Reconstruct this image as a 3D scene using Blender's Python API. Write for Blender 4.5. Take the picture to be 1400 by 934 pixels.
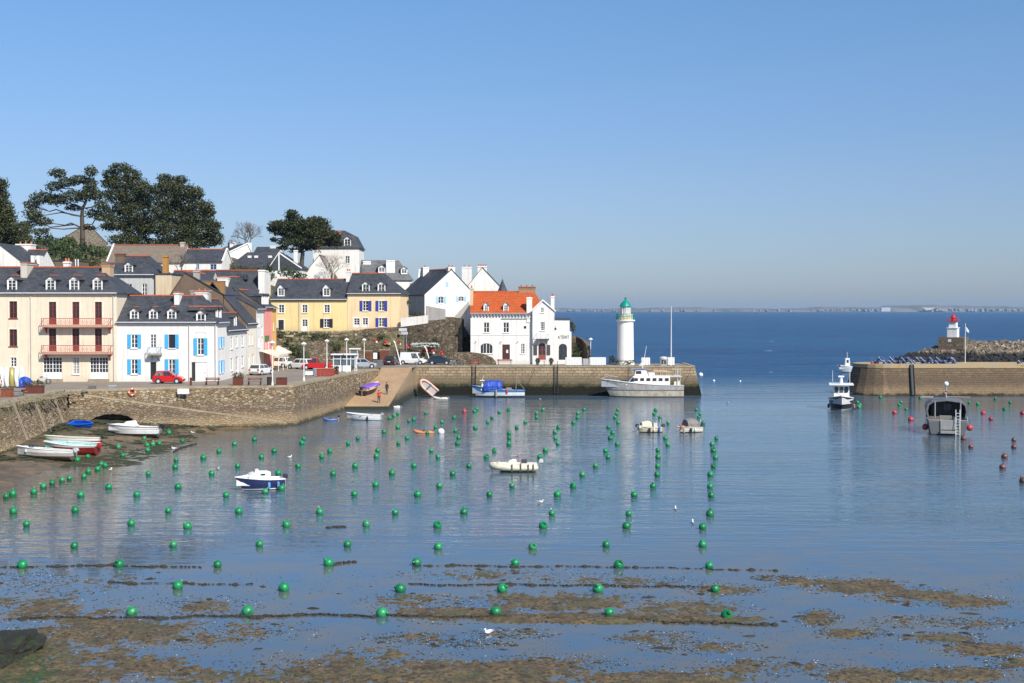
import bpy, bmesh, math, random
import numpy as np
from mathutils import Vector, Matrix, noise as mnoise
R = math.radians
for o in list(bpy.data.objects): bpy.data.objects.remove(o, do_unlink=True)
scene = bpy.context.scene
COL = scene.collection
random.seed(7); rng = np.random.default_rng(7)
# ---------------------------------------------------------------- camera
CAMZ, F = 13.0, 1750.0
PITCH = math.atan(43 / F)
cam = bpy.data.objects.new('camera', bpy.data.cameras.new('camera')); COL.objects.link(cam)
cam.location = (0, 0, CAMZ); cam.rotation_euler = (R(90) - PITCH, 0, 0)
cam.data.sensor_width = 36; cam.data.lens = 36 * F / 1400
cam.data.clip_start = 1; cam.data.clip_end = 60000
scene.camera = cam
# ---------------------------------------------------------------- sky, sun, exposure
SUN_EL, SUN_AZ = R(41), R(37)          # azimuth: from behind the viewer towards the right
world = bpy.data.worlds.new('World'); scene.world = world; world.use_nodes = True
wn, wl = world.node_tree.nodes, world.node_tree.links
for n in list(wn): wn.remove(n)
wo = wn.new('ShaderNodeOutputWorld'); bg = wn.new('ShaderNodeBackground'); sk = wn.new('ShaderNodeTexSky')
sk.sky_type = 'NISHITA'; sk.sun_disc = False; sk.sun_elevation = SUN_EL
sv = Vector((math.sin(SUN_AZ) * math.cos(SUN_EL), -math.cos(SUN_AZ) * math.cos(SUN_EL), math.sin(SUN_EL)))
sk.sun_rotation = math.atan2(sv.x, sv.y)
sk.altitude = 0; sk.air_density = 1.0; sk.dust_density = 0.6; sk.ozone_density = 2.5
tint = wn.new('ShaderNodeMixRGB'); tint.blend_type = 'MULTIPLY'; tint.inputs[0].default_value = 1
geo = wn.new('ShaderNodeNewGeometry'); sep = wn.new('ShaderNodeSeparateXYZ'); ramp = wn.new('ShaderNodeValToRGB')
wl.new(geo.outputs['Incoming'], sep.inputs[0])
neg = wn.new('ShaderNodeMath'); neg.operation = 'MULTIPLY'; neg.inputs[1].default_value = -1
wl.new(sep.outputs['Z'], neg.inputs[0]); wl.new(neg.outputs[0], ramp.inputs[0])
SKYRAMP = [(0.0, (0.66, 0.77, 1.10)), (0.05, (0.69, 0.79, 1.07)), (0.10, (0.75, 0.84, 1.08)), (0.24, (0.78, 1.02, 1.24)), (0.6, (0.8, 1.0, 1.25))]
while len(ramp.color_ramp.elements) < len(SKYRAMP): ramp.color_ramp.elements.new(0.5)
for e, (p, c) in zip(ramp.color_ramp.elements, SKYRAMP): e.position = p; e.color = (*c, 1)
wl.new(sk.outputs[0], tint.inputs[1]); wl.new(ramp.outputs[0], tint.inputs[2])
wl.new(tint.outputs[0], bg.inputs[0]); bg.inputs[1].default_value = 0.076
wl.new(bg.outputs[0], wo.inputs[0])
sl = bpy.data.lights.new('sun', 'SUN'); sl.energy = 4.5; sl.angle = R(0.5); sl.color = (1, 0.955, 0.88)
so = bpy.data.objects.new('sun', sl); COL.objects.link(so)
so.rotation_euler = sv.to_track_quat('Z', 'Y').to_euler(); so.location = (50, -50, 80)
scene.view_settings.view_transform = 'Standard'; scene.view_settings.look = 'None'
scene.view_settings.exposure = 0.5; scene.view_settings.gamma = 1
scene.view_settings.use_curve_mapping = False
scene.cycles.max_bounces = 6; scene.cycles.volume_bounces = 0; scene.cycles.use_denoising = True
# ---------------------------------------------------------------- measuring: a pixel of the photograph to a point at a known depth / height
FW = Vector((0, math.cos(PITCH), -math.sin(PITCH))); UP = Vector((0, math.sin(PITCH), math.cos(PITCH)))
def ray(px, py): return FW + Vector((1, 0, 0)) * ((px - 700) / F) + UP * ((467 - py) / F)
def at_d(px, py, d):
    r = ray(px, py); r = r * (d / r.y); return Vector((r.x, r.y, CAMZ + r.z))
def at_z(px, py, z):
    r = ray(px, py); r = r * ((z - CAMZ) / r.z); return Vector((r.x, r.y, z))
def zoomer(x0, y0, s): return lambda x, y: (x0 + x / s, y0 + y / s)
# ---------------------------------------------------------------- objects
def tag(o, label=None, cat=None, group=None, kind=None):
    if label: o['label'] = label
    if cat: o['category'] = cat
    if group: o['group'] = group
    if kind: o['kind'] = kind
    return o
def T(name, label, cat, loc=(0, 0, 0), rz=0, group=None, rx=0, ry=0):
    o = bpy.data.objects.new(name, None); COL.objects.link(o); o.empty_display_size = .3
    o.location = loc; o.rotation_euler = (rx, ry, rz)
    return tag(o, label, cat, group)
def copy_tree(o, parent=None, loc=None, rz=None):
    c = o.copy(); COL.objects.link(c)
    if parent: c.parent = parent
    if loc is not None: c.location = loc
    if rz is not None: c.rotation_euler = (c.rotation_euler[0], c.rotation_euler[1], rz)
    for ch in list(o.children): copy_tree(ch, c)
    return c
class MB:
    def __init__(s): s.v = []; s.f = []
    def add(s, vs, fs):
        b = len(s.v); s.v += [tuple(p) for p in vs]; s.f += [tuple(i + b for i in f) for f in fs]; return s
    def box(s, x0, y0, z0, x1, y1, z1):
        return s.add([(x0,y0,z0),(x1,y0,z0),(x1,y1,z0),(x0,y1,z0),(x0,y0,z1),(x1,y0,z1),(x1,y1,z1),(x0,y1,z1)],
                     [(0,3,2,1),(4,5,6,7),(0,1,5,4),(1,2,6,5),(2,3,7,6),(3,0,4,7)])
    def cb(s, cx, cy, cz, sx, sy, sz): return s.box(cx-sx/2, cy-sy/2, cz-sz/2, cx+sx/2, cy+sy/2, cz+sz/2)
    def tube(s, p0, p1, r0, r1=None, n=8):
        r1 = r0 if r1 is None else r1
        p0, p1 = Vector(p0), Vector(p1); d = p1 - p0
        if d.length < 1e-6: return s
        q = d.to_track_quat('Z', 'Y'); vs = []
        for p, r in ((p0, r0), (p1, r1)):
            for k in range(n):
                a = 2 * math.pi * k / n; vs.append(p + q @ Vector((math.cos(a) * r, math.sin(a) * r, 0)))
        return s.add(vs, [(k, (k+1) % n, n + (k+1) % n, n + k) for k in range(n)] + [tuple(range(n-1, -1, -1)), tuple(range(n, 2*n))])
    def path(s, pts, r, n=6):
        for a, b in zip(pts[:-1], pts[1:]): s.tube(a, b, r, r, n)
        return s
    def lathe(s, prof, n=16, c=(0, 0, 0)):
        vs = []; m = len(prof)
        for k in range(n):
            a = 2 * math.pi * k / n
            for r, z in prof: vs.append((c[0] + r * math.cos(a), c[1] + r * math.sin(a), c[2] + z))
        fs = []
        for k in range(n):
            k2 = (k + 1) % n
            for j in range(m - 1): fs.append((k*m+j, k2*m+j, k2*m+j+1, k*m+j+1))
        fs.append(tuple(k*m for k in range(n-1, -1, -1))); fs.append(tuple(k*m+m-1 for k in range(n)))
        return s.add(vs, fs)
    def ball(s, c, r, n=12, m=8, sz=1):
        return s.lathe([(r * math.sin(math.pi * (j + .0001) / m), -r * sz * math.cos(math.pi * j / m)) for j in range(m + 1)], n, c)
    def prism(s, poly, a, b, axis='y'):
        """poly: list of 2D points; axis the extrusion axis. x/z for 'y', y/z for 'x', x/y for 'z'"""
        def P(p, t): return {'y': (p[0], t, p[1]), 'x': (t, p[0], p[1]), 'z': (p[0], p[1], t)}[axis]
        n = len(poly)
        return s.add([P(p, a) for p in poly] + [P(p, b) for p in poly],
                     [tuple(range(n)), tuple(range(2*n-1, n-1, -1))] + [(k, n + k, n + (k+1) % n, (k+1) % n) for k in range(n)])
    def build(s, name, mat, parent=None, smooth=False, bevel=0, sub=0, weld=False):
        me = bpy.data.meshes.new(name); me.from_pydata(s.v, [], s.f)
        bm = bmesh.new(); bm.from_mesh(me)
        if weld: bmesh.ops.remove_doubles(bm, verts=bm.verts, dist=1e-4)
        bmesh.ops.recalc_face_normals(bm, faces=bm.faces)
        bm.to_mesh(me); bm.free()
        if smooth:
            for p in me.polygons: p.use_smooth = True
        me.materials.append(mat)
        o = bpy.data.objects.new(name, me); COL.objects.link(o)
        if parent: o.parent = parent
        if bevel:
            m = o.modifiers.new('bevel', 'BEVEL'); m.width = bevel; m.segments = 1; m.limit_method = 'ANGLE'
        if sub:
            m = o.modifiers.new('subd', 'SUBSURF'); m.levels = m.render_levels = sub
        return o
# ---------------------------------------------------------------- materials
class NT:
    def __init__(s, name):
        s.m = bpy.data.materials.new(name); s.m.use_nodes = True
        s.n = s.m.node_tree.nodes; s.l = s.m.node_tree.links
        s.b = s.n['Principled BSDF']; s.tc = s.n.new('ShaderNodeTexCoord')
    def co(s, scale=(1, 1, 1), src='Object'):
        m = s.n.new('ShaderNodeMapping'); m.inputs['Scale'].default_value = scale
        s.l.new(s.tc.outputs[src], m.inputs[0]); return m.outputs[0]
    def noise(s, scale, detail=4, rough=.6, co=None, dist=0):
        t = s.n.new('ShaderNodeTexNoise'); t.inputs['Scale'].default_value = scale
        t.inputs['Detail'].default_value = detail; t.inputs['Roughness'].default_value = rough
        t.inputs['Distortion'].default_value = dist
        s.l.new(co or s.co(), t.inputs['Vector']); return t.outputs['Fac']
    def voro(s, scale, feature='F1', out='Color', co=None):
        t = s.n.new('ShaderNodeTexVoronoi'); t.feature = feature; t.inputs['Scale'].default_value = scale
        s.l.new(co or s.co(), t.inputs['Vector']); return t.outputs[out]
    def ramp(s, fac, stops):
        r = s.n.new('ShaderNodeValToRGB'); cr = r.color_ramp
        while len(cr.elements) < len(stops): cr.elements.new(.5)
        for e, (p, c) in zip(cr.elements, stops):
            e.position = p; e.color = (c, c, c, 1) if isinstance(c, (int, float)) else (*c, 1)
        s.l.new(fac, r.inputs[0]); return r.outputs[0]
    def mix(s, fac, a, b, mode='MIX'):
        m = s.n.new('ShaderNodeMixRGB'); m.blend_type = mode
        for k, v in enumerate((fac, a, b)):
            if isinstance(v, (int, float)): m.inputs[k].default_value = v if k == 0 else (v, v, v, 1)
            elif isinstance(v, tuple): m.inputs[k].default_value = (*v, 1)
            else: s.l.new(v, m.inputs[k])
        return m.outputs[0]
    def math(s, op, a, b=0., clamp=False):
        m = s.n.new('ShaderNodeMath'); m.operation = op; m.use_clamp = clamp
        for k, v in enumerate((a, b)):
            if isinstance(v, (int, float)): m.inputs[k].default_value = v
            else: s.l.new(v, m.inputs[k])
        return m.outputs[0]
    def xyz(s, src='Object'):
        x = s.n.new('ShaderNodeSeparateXYZ'); s.l.new(s.tc.outputs[src], x.inputs[0]); return x.outputs
    def bump(s, h, strength=.3, dist=.02):
        b = s.n.new('ShaderNodeBump')
        b.inputs['Distance'].default_value = dist
        if isinstance(strength, (int, float)): b.inputs['Strength'].default_value = strength
        else: s.l.new(strength, b.inputs['Strength'])
        s.l.new(h, b.inputs['Height']); s.l.new(b.outputs[0], s.b.inputs['Normal']); return b
    def done(s, color=None, rough=.8, metal=0, spec=None):
        if color is not None:
            if isinstance(color, tuple): s.b.inputs['Base Color'].default_value = (*color, 1)
            else: s.l.new(color, s.b.inputs['Base Color'])
        if isinstance(rough, (int, float)): s.b.inputs['Roughness'].default_value = rough
        else: s.l.new(rough, s.b.inputs['Roughness'])
        s.b.inputs['Metallic'].default_value = metal
        if spec is not None: s.b.inputs['Specular IOR Level'].default_value = spec
        return s.m
_mc = {}
def mul(c, k): return tuple(min(1, x * k) for x in c)
def plaster(c, dirt=.36):
    k = ('pl', c, dirt)
    if k not in _mc:
        t = NT('plaster'); a = t.noise(.8, 6, .65); b = t.noise(3.0, 4, .7, t.co((1, 1, .25)))
        col = t.mix(t.ramp(a, [(.35, 0), (.75, dirt)]), c, mul(c, .72))
        col = t.mix(t.ramp(b, [(.55, 0), (.8, dirt)]), col, mul(c, .6)); col = t.mix(t.ramp(t.noise(1.6, 5, .75, t.co((1.6, 1.6, .09))), [(.50, 0), (.72, dirt*1.5)]), col, (mul(c, .55)[0], mul(c, .5)[1], mul(c, .42)[2]))
        zf = t.n.new('ShaderNodeMapRange'); zf.inputs['From Min'].default_value = 1.0; zf.inputs['From Max'].default_value = .0; zf.inputs['To Max'].default_value = .45; t.l.new(t.math('ADD', t.xyz()[2], t.math('MULTIPLY', t.math('SUBTRACT', t.noise(1.3, 5, .7), .5), 1.6)), zf.inputs[0]); col = t.mix(zf.outputs[0], col, mul(c, .62))
        t.bump(t.noise(9, 4), .25, .02); _mc[k] = t.done(col, .92, spec=.2)
    return _mc[k]
def paint(c, rough=.45, var=.12, metal=0, sc=4):
    k = ('pt', c, rough, var, metal, sc)
    if k not in _mc:
        t = NT('paint'); a = t.noise(sc, 5, .7)
        _mc[k] = t.done(t.mix(t.ramp(a, [(.35, 0), (.75, 1)]), c, mul(c, 1 - var * 2)), rough, metal)
    return _mc[k]
def slate(c=(.042, .045, .052)):
    k = ('sl', c)
    if k not in _mc:
        t = NT('slate'); br = t.n.new('ShaderNodeTexBrick')
        br.inputs['Scale'].default_value = 1; br.inputs['Brick Width'].default_value = .42; br.inputs['Row Height'].default_value = .2
        br.inputs['Mortar Size'].default_value = .012; br.inputs['Color1'].default_value = (*mul(c, .7), 1)
        br.inputs['Color2'].default_value = (*mul(c, 1.5), 1); br.inputs['Mortar'].default_value = (*mul(c, .4), 1)
        x = t.xyz(); cx = t.n.new('ShaderNodeCombineXYZ'); t.l.new(t.math('ADD', x[0], x[1]), cx.inputs[0]); t.l.new(t.math('MULTIPLY', x[2], 1.3), cx.inputs[1])
        t.l.new(cx.outputs[0], br.inputs['Vector'])
        a = t.noise(.5, 6, .7)
        col = t.mix(t.ramp(a, [(.4, 0), (.75, .55)]), br.outputs[0], mul(c, 1.9))
        col = t.mix(t.ramp(t.noise(1.6, 5, .75), [(.6, 0), (.72, .5)]), col, (.11, .105, .07))
        t.bump(br.outputs['Fac'], .4, .02); _mc[k] = t.done(col, .62, spec=.35)
    return _mc[k]
def tiles(c, row=.33):
    k = ('ti', c, row)
    if k not in _mc:
        t = NT('clay_tiles'); x = t.xyz()
        w = t.math('SINE', t.math('MULTIPLY', x[2], 2 * math.pi / (row * .8)))
        w2 = t.math('SINE', t.math('MULTIPLY', t.math('ADD', x[0], x[1]), 2 * math.pi / .28))
        a = t.noise(1.4, 6, .75); b = t.voro(3.4, co=t.co((1, 1, 1.6)))
        col = t.mix(t.ramp(a, [(.35, 0), (.75, .8)]), c, mul(c, .62))
        col = t.mix(.28, col, t.mix(1., col, b, 'MULTIPLY'))
        col = t.mix(t.ramp(w, [(.0, .45), (.35, 0)]), col, mul(c, .35))
        t.bump(t.math('ADD', w, w2), .5, .03); _mc[k] = t.done(col, .85, spec=.2)
    return _mc[k]
def stone(name, cols, scale=2.2, zs=1.7, bands=None, mortar=(.07, .055, .04), rnd=1., grow=.06, joint=.045):
    """rubble masonry: voronoi stones; bands = [(z, colour multiply, colour, amount)] worn/weed bands by height"""
    t = NT(name); co = t.co((1, 1, zs))
    warp = t.n.new('ShaderNodeMixRGB'); warp.blend_type = 'LINEAR_LIGHT'; warp.inputs[0].default_value = .08
    nz = t.n.new('ShaderNodeTexNoise'); nz.inputs['Scale'].default_value = 1.5; t.l.new(co, nz.inputs['Vector'])
    t.l.new(co, warp.inputs[1]); t.l.new(nz.outputs['Color'], warp.inputs[2])
    c = t.voro(scale, co=warp.outputs[0]); sp = t.n.new('ShaderNodeSeparateColor'); t.l.new(c, sp.inputs[0])
    e = t.voro(scale, 'DISTANCE_TO_EDGE', 'Distance', warp.outputs[0])
    n = len(cols); col = t.ramp(sp.outputs[0], [(i / (n - 1), cc) for i, cc in enumerate(cols)])
    col = t.mix(t.ramp(t.noise(5, 5, .7), [(.4, 0), (.8, .5)]), col, mul(cols[0], .6))
    col = t.mix(t.ramp(t.noise(.22, 5, .65), [(.35, .0), (.7, .55)]), col, mul(cols[0], .55))
    col = t.mix(t.ramp(e, [(.0, 1), (joint*1.6, 0)]), col, mortar)
    if bands:
        z = t.xyz()[2]; zn = t.math('ADD', z, t.math('MULTIPLY', t.math('SUBTRACT', t.noise(.9, 6, .7), .5), 1.1))
        for (z0, z1, bc, am) in bands:      # below z1 fading to full at z0
            f = t.n.new('ShaderNodeMapRange'); f.inputs['From Min'].default_value = z1; f.inputs['From Max'].default_value = z0
            f.inputs['To Min'].default_value = 0; f.inputs['To Max'].default_value = am; t.l.new(zn, f.inputs[0])
            col = t.mix(f.outputs[0], col, bc)
    t.bump(t.ramp(e, [(0, 0), (.12, 1)]), .9, grow)
    return t.done(col, .92, spec=.15)
def blocks(name, c1, c2, bw=.9, rh=.38, bands=(), mortar=(.10, .08, .055)):
    t = NT(name); x = t.xyz(); cx = t.n.new('ShaderNodeCombineXYZ'); nz = t.math('MULTIPLY', t.math('SUBTRACT', t.noise(.9, 4, .7), .5), .22)
    t.l.new(t.math('ADD', t.math('ADD', x[0], x[1]), nz), cx.inputs[0]); t.l.new(t.math('ADD', x[2], nz), cx.inputs[1])
    br = t.n.new('ShaderNodeTexBrick'); t.l.new(cx.outputs[0], br.inputs['Vector']); br.inputs['Scale'].default_value = 1; br.inputs['Brick Width'].default_value = bw; br.inputs['Row Height'].default_value = rh
    br.inputs['Mortar Size'].default_value = .035; br.inputs['Mortar Smooth'].default_value = .3; br.inputs['Color1'].default_value = (*c1, 1); br.inputs['Color2'].default_value = (*c2, 1); br.inputs['Mortar'].default_value = (*mortar, 1)
    col = t.mix(t.ramp(t.noise(2.6, 6, .75), [(.35, 0), (.7, .7)]), br.outputs[0], mul(c2, .6)); col = t.mix(t.ramp(t.noise(.25, 5, .65), [(.4, 0), (.65, .5)]), col, mul(c2, .7))
    col = t.mix(t.ramp(t.noise(1.0, 5, .7, t.co((2.2, 2.2, .12))), [(.52, 0), (.7, .45)]), col, (.06, .05, .035))
    zn = t.math('ADD', x[2], t.math('MULTIPLY', t.math('SUBTRACT', t.noise(.8, 6, .75), .5), 1.5))
    for (z0, z1, bc, am) in bands:
        f = t.n.new('ShaderNodeMapRange'); f.inputs['From Min'].default_value = z1; f.inputs['From Max'].default_value = z0; f.inputs['To Min'].default_value = 0; f.inputs['To Max'].default_value = am; t.l.new(zn, f.inputs[0])
        col = t.mix(f.outputs[0], col, t.mix(1., bc, t.mix(.5, (1., 1., 1.), t.ramp(t.noise(3, 5, .8), [(.3, .3), (.7, 1.4)])), 'MULTIPLY'))
    t.bump(t.math('ADD', br.outputs['Fac'], t.noise(4, 5, .7)), .8, .07); return t.done(col, .92, spec=.15)
def glass_dark(c=(.02, .025, .03)):
    t = NT('window_glass'); oi = t.n.new('ShaderNodeObjectInfo'); r = t.ramp(oi.outputs['Random'], [(0, c), (.45, mul(c, 1.4)), (.7, (.06, .065, .07)), (1, (.20, .19, .17))])
    col = t.mix(t.ramp(t.noise(1.7, 3, .6, t.co((2.5, 1, .6))), [(.42, 0), (.55, .8)]), r, c); return t.done(col, .08)
M_WHITE = paint((.8, .79, .76), .5); M_FRAME = paint((.78, .77, .74), .5, .06); M_GLASS = glass_dark()
M_DARK = paint((.03, .03, .03), .6); M_RUBBER = paint((.02, .02, .02), .8); M_RIDGE = tiles((.50, .13, .06), .4)
M_STEEL = paint((.35, .36, .37), .4, .1, .6); M_RUST = paint((.16, .045, .025), .8, .25); M_WOOD = paint((.18, .09, .045), .7, .25)
M_POLE = paint((.72, .72, .70), .45, .06)
# ================================================================ THE SETTING
QZ = 4.4
def grid_mesh(name, xs, ys, Z, mat, kind='structure', smooth=True):
    nx, ny = len(xs), len(ys); Xg, Yg = np.meshgrid(xs, ys)
    v = np.stack([Xg.ravel(), Yg.ravel(), Z.ravel()], 1)
    i = np.arange(nx * ny).reshape(ny, nx)
    f = np.stack([i[:-1, :-1].ravel(), i[:-1, 1:].ravel(), i[1:, 1:].ravel(), i[1:, :-1].ravel()], 1)
    me = bpy.data.meshes.new(name); me.from_pydata(v.tolist(), [], f.tolist()); me.materials.append(mat)
    if smooth: me.polygons.foreach_set('use_smooth', [True] * len(me.polygons))
    o = bpy.data.objects.new(name, me); COL.objects.link(o); o['kind'] = kind; return o
def vnoise(x, y, seed=0):
    """smooth value noise on arrays, 0..1"""
    xi, yi = np.floor(x).astype(int), np.floor(y).astype(int); fx, fy = x - xi, y - yi
    fx, fy = fx * fx * (3 - 2 * fx), fy * fy * (3 - 2 * fy)
    def h(a, b):
        n = (a * 374761393 + b * 668265263 + seed * 982451653) & 0xffffffff
        n = ((n ^ (n >> 13)) * 1274126177) & 0xffffffff
        return ((n ^ (n >> 16)) & 0xffff) / 65535.
    return (h(xi, yi) * (1 - fx) + h(xi + 1, yi) * fx) * (1 - fy) + (h(xi, yi + 1) * (1 - fx) + h(xi + 1, yi + 1) * fx) * fy
def fbm(x, y, o=4, seed=0, g=.55):
    s = 0; a = 1; t = 0
    for k in range(o): s = s + a * vnoise(x * 2 ** k, y * 2 ** k, seed + k); t += a; a *= g
    return s / t
# ---- water: one sheet to beyond the far coast
t = NT('sea_water'); x = t.xyz(); Xc, Yc = x[0], x[1]
def mrange(t, v, a, b, c=0., d=1.):
    f = t.n.new('ShaderNodeMapRange'); f.inputs['From Min'].default_value = a; f.inputs['From Max'].default_value = b
    f.inputs['To Min'].default_value = c; f.inputs['To Max'].default_value = d; f.interpolation_type = 'SMOOTHSTEP'; t.l.new(v, f.inputs[0]); return f.outputs[0]
yn = t.math('ADD', Yc, t.math('MULTIPLY', t.math('SUBTRACT', t.noise(.05, 4), .5), 14))
shallow = mrange(t, yn, 60, 84, 1, 0)                    # over the mud flat: thin clear water
sea = mrange(t, t.math('ADD', Yc, t.math('MULTIPLY', t.math('SUBTRACT', t.noise(.03, 3, .6, t.co((.5, 1.4, 1))), .5), 60)), 172, 260, 0, 1)
far = mrange(t, Yc, 400, 6000, 0, 1)
left = mrange(t, Xc, -25, -36, 0, 1)
mud = t.mix(t.ramp(t.noise(.35, 6, .65), [(.38, 0), (.62, 1)]), (.065, .105, .155), (.115, .11, .095))
harb = t.mix(t.ramp(t.noise(.12, 5, .6, t.co((.4, 1, 1))), [(.35, 0), (.7, 1)]), (.055, .10, .14), (.085, .12, .14))
col = t.mix(left, harb, (.07, .065, .048)); col = t.mix(shallow, col, mud)
facet_tone = t.math('MULTIPLY', t.math('ADD', t.noise(.09, 6, .8, t.co((.3, 1, 1))), t.noise(.014, 6, .8, t.co((.22, 1, 1)))), .5)
deep = t.mix(t.ramp(facet_tone, [(.42, 0), (.58, 1)]), (.002, .026, .085), (.008, .07, .165))  # light and dark of the wave facets painted as streaks of sea colour
cap = t.math('MULTIPLY', t.ramp(t.noise(.16, 3, .7, t.co((.5, 1, 1))), [(.70, 0), (.72, 1)]), sea)
col = t.mix(sea, col, deep); col = t.mix(cap, col, .75)
calm = mrange(t, yn, 62, 80, .03, 1)
patch = t.ramp(t.noise(.045, 4, .6, t.co((.45, 1.6, 1))), [(.35, .45), (.65, 1)])
w1 = t.noise(1.6, 3, .55, t.co((.6, 1.3, 1))); w2 = t.noise(.16, 5, .68, t.co((.4, 1.3, 1))); w4 = t.noise(.75, 3, .6, t.co((.22, 1.15, 1))); w3 = t.noise(.05, 4, .6, t.co((.6, 1.2, 1)))
hh = t.math('ADD', t.math('MULTIPLY', t.math('MULTIPLY', w1, calm), t.math('MULTIPLY', patch, .042)), t.math('MULTIPLY', t.math('MULTIPLY', w2, sea), 2.2))
hh = t.math('ADD', hh, t.math('MULTIPLY', t.math('MULTIPLY', w4, calm), t.math('MULTIPLY', patch, .125)))
hh = t.math('ADD', hh, t.math('MULTIPLY', t.math('MULTIPLY', w3, far), 3.))
t.bump(hh, 1., 1.)
t.b.inputs['IOR'].default_value = 1.33
M_WATER = t.done(col, t.mix(sea, t.mix(calm, .03, .06), .28), spec=.5)
t.l.new(t.math('SUBTRACT', .5, t.math('MULTIPLY', sea, .38)), t.b.inputs['Specular IOR Level'])
wp = MB().add([(-14000, -60, 0), (14000, -60, 0), (14000, 12000, 0), (-14000, 12000, 0)], [(0, 1, 2, 3)]).build('water', M_WATER); wp['kind'] = 'structure'
# ---- mud flat in the foreground (bars of mud and weed rising through the thin water)
BARS = [(60, 835, 130, 22, .06), (230, 872, 120, 14, .06), (430, 930, 220, 18, .06), (760, 905, 90, 10, .05), (1050, 912, 90, 12, .055), (70, 905, 220, 44, .075), (150, 865, 160, 26, .08), (280, 925, 200, 20, .06), (110, 800, 120, 24, .035), (280, 828, 70, 13, .055), (40, 790, 60, 12, .04),
        (820, 846, 240, 9, .13), (640, 838, 120, 14, .08), (760, 822, 170, 16, .075), (560, 822, 70, 10, .06), (930, 832, 100, 14, .07), (690, 786, 140, 9, .05), (860, 795, 110, 8, .055), (990, 806, 52, 8, .08),
        (1110, 797, 62, 9, .08), (1180, 803, 80, 12, .10), (1260, 816, 80, 12, .085), (1330, 824, 55, 9, .09), (1120, 845, 30, 12, .07), (1165, 866, 50, 7, .07),
        (1290, 872, 60, 8, .09), (1350, 889, 70, 12, .10), (1390, 905, 40, 10, .08), (1180, 925, 60, 14, .08), (1300, 922, 90, 12, .085), (600, 922, 260, 26, .09), (900, 930, 160, 16, .07),
        (905, 872, 70, 9, .055), (960, 885, 80, 9, .055), (500, 905, 130, 22, .06), (350, 862, 90, 14, .05), (560, 872, 60, 8, .05), (1250, 850, 70, 8, .04), (1340, 852, 60, 8, .045), (640, 880, 60, 6, .05), (700, 866, 60, 7, .05), (1060, 790, 30, 4, .05)]
xs = np.arange(-34, 34.01, .12); ys = np.arange(36, 80, .12); Xg, Yg = np.meshgrid(xs, ys)
pxg = 700 + Xg / (Yg * math.cos(PITCH) + CAMZ * math.sin(PITCH)) * F
pyg = 467 + F * (13 * math.cos(PITCH) - Yg * math.sin(PITCH)) / (Yg * math.cos(PITCH) + 13 * math.sin(PITCH))
H = np.full(Xg.shape, -.05); wob = (fbm(Xg * .6, Yg * .6, 4, 3) - .5) * 1.3
for cx, cy, rx, ry, am in BARS:
    r2 = ((pxg - cx) / rx) ** 2 + ((pyg - cy) / ry) ** 2
    H = np.maximum(H, -.055 + am * 1.08 * np.clip(1.18 - r2 + wob * .9, 0, 1.0))
H += (fbm(Xg * 1.3, Yg * 1.0, 5, 11, .8) - .5) * .12 + (vnoise(Xg * 6, Yg * 5, 5) - .5) * .06
H = np.where(pyg < 772, H - (772 - pyg) * .004, H)
t = NT('mud'); a = t.noise(1.2, 6, .7); b = t.noise(5, 6, .8); c = t.voro(14, out='Distance')
col = t.mix(t.ramp(a, [(.35, 0), (.65, 1)]), (.075, .05, .018), (.20, .135, .055))
col = t.mix(t.ramp(b, [(.48, 0), (.58, .95)]), col, (.022, .022, .010))
col = t.mix(t.ramp(c, [(.05, 1), (.09, 0)]), col, (.5, .46, .38))
col = t.mix(t.ramp(t.noise(.5, 4), [(.5, 0), (.7, .6)]), col, (.07, .08, .03))
t.bump(b, .8, .04); M_MUD = t.done(col, .55)
grid_mesh('mudflat', xs, ys, H, M_MUD)
# ---- beach on the left, below the quay
WLINE = [(60, -40), (91.7, -36.7), (103, -37.7), (111.5, -37.6), (117, -36), (122, -33.9), (127, -31.6), (135, -30.9), (140, -28.9), (146, -26), (150, -27), (166, -24), (175, -24), (190, -26)]
xs = np.arange(-66, -14, .35); ys = np.arange(84, 176, .35); Xg, Yg = np.meshgrid(xs, ys)
xw = np.interp(ys, [p[0] for p in WLINE], [p[1] for p in WLINE])[:, None]
H = np.clip((xw - Xg) * .10, -.5, 1.1) + (fbm(Xg * .35, Yg * .35, 4, 21) - .5) * .35 * np.clip((xw - Xg) * .3 + .6, 0, 1) + (fbm(Xg * 2, Yg * 2, 3, 9) - .5) * .06
t = NT('wet_sand'); a = t.noise(.35, 6, .7); z = t.xyz()[2]
col = t.mix(t.ramp(a, [(.4, 0), (.62, 1)]), (.19, .125, .065), (.075, .06, .032))
col = t.mix(t.ramp(t.noise(.9, 6, .8), [(.53, 0), (.63, .9)]), col, (.03, .035, .015))
t.bump(t.noise(3, 5, .7), .5, .05); M_SAND = t.done(col, .45)
grid_mesh('beach', xs, ys, H, M_SAND)
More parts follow.
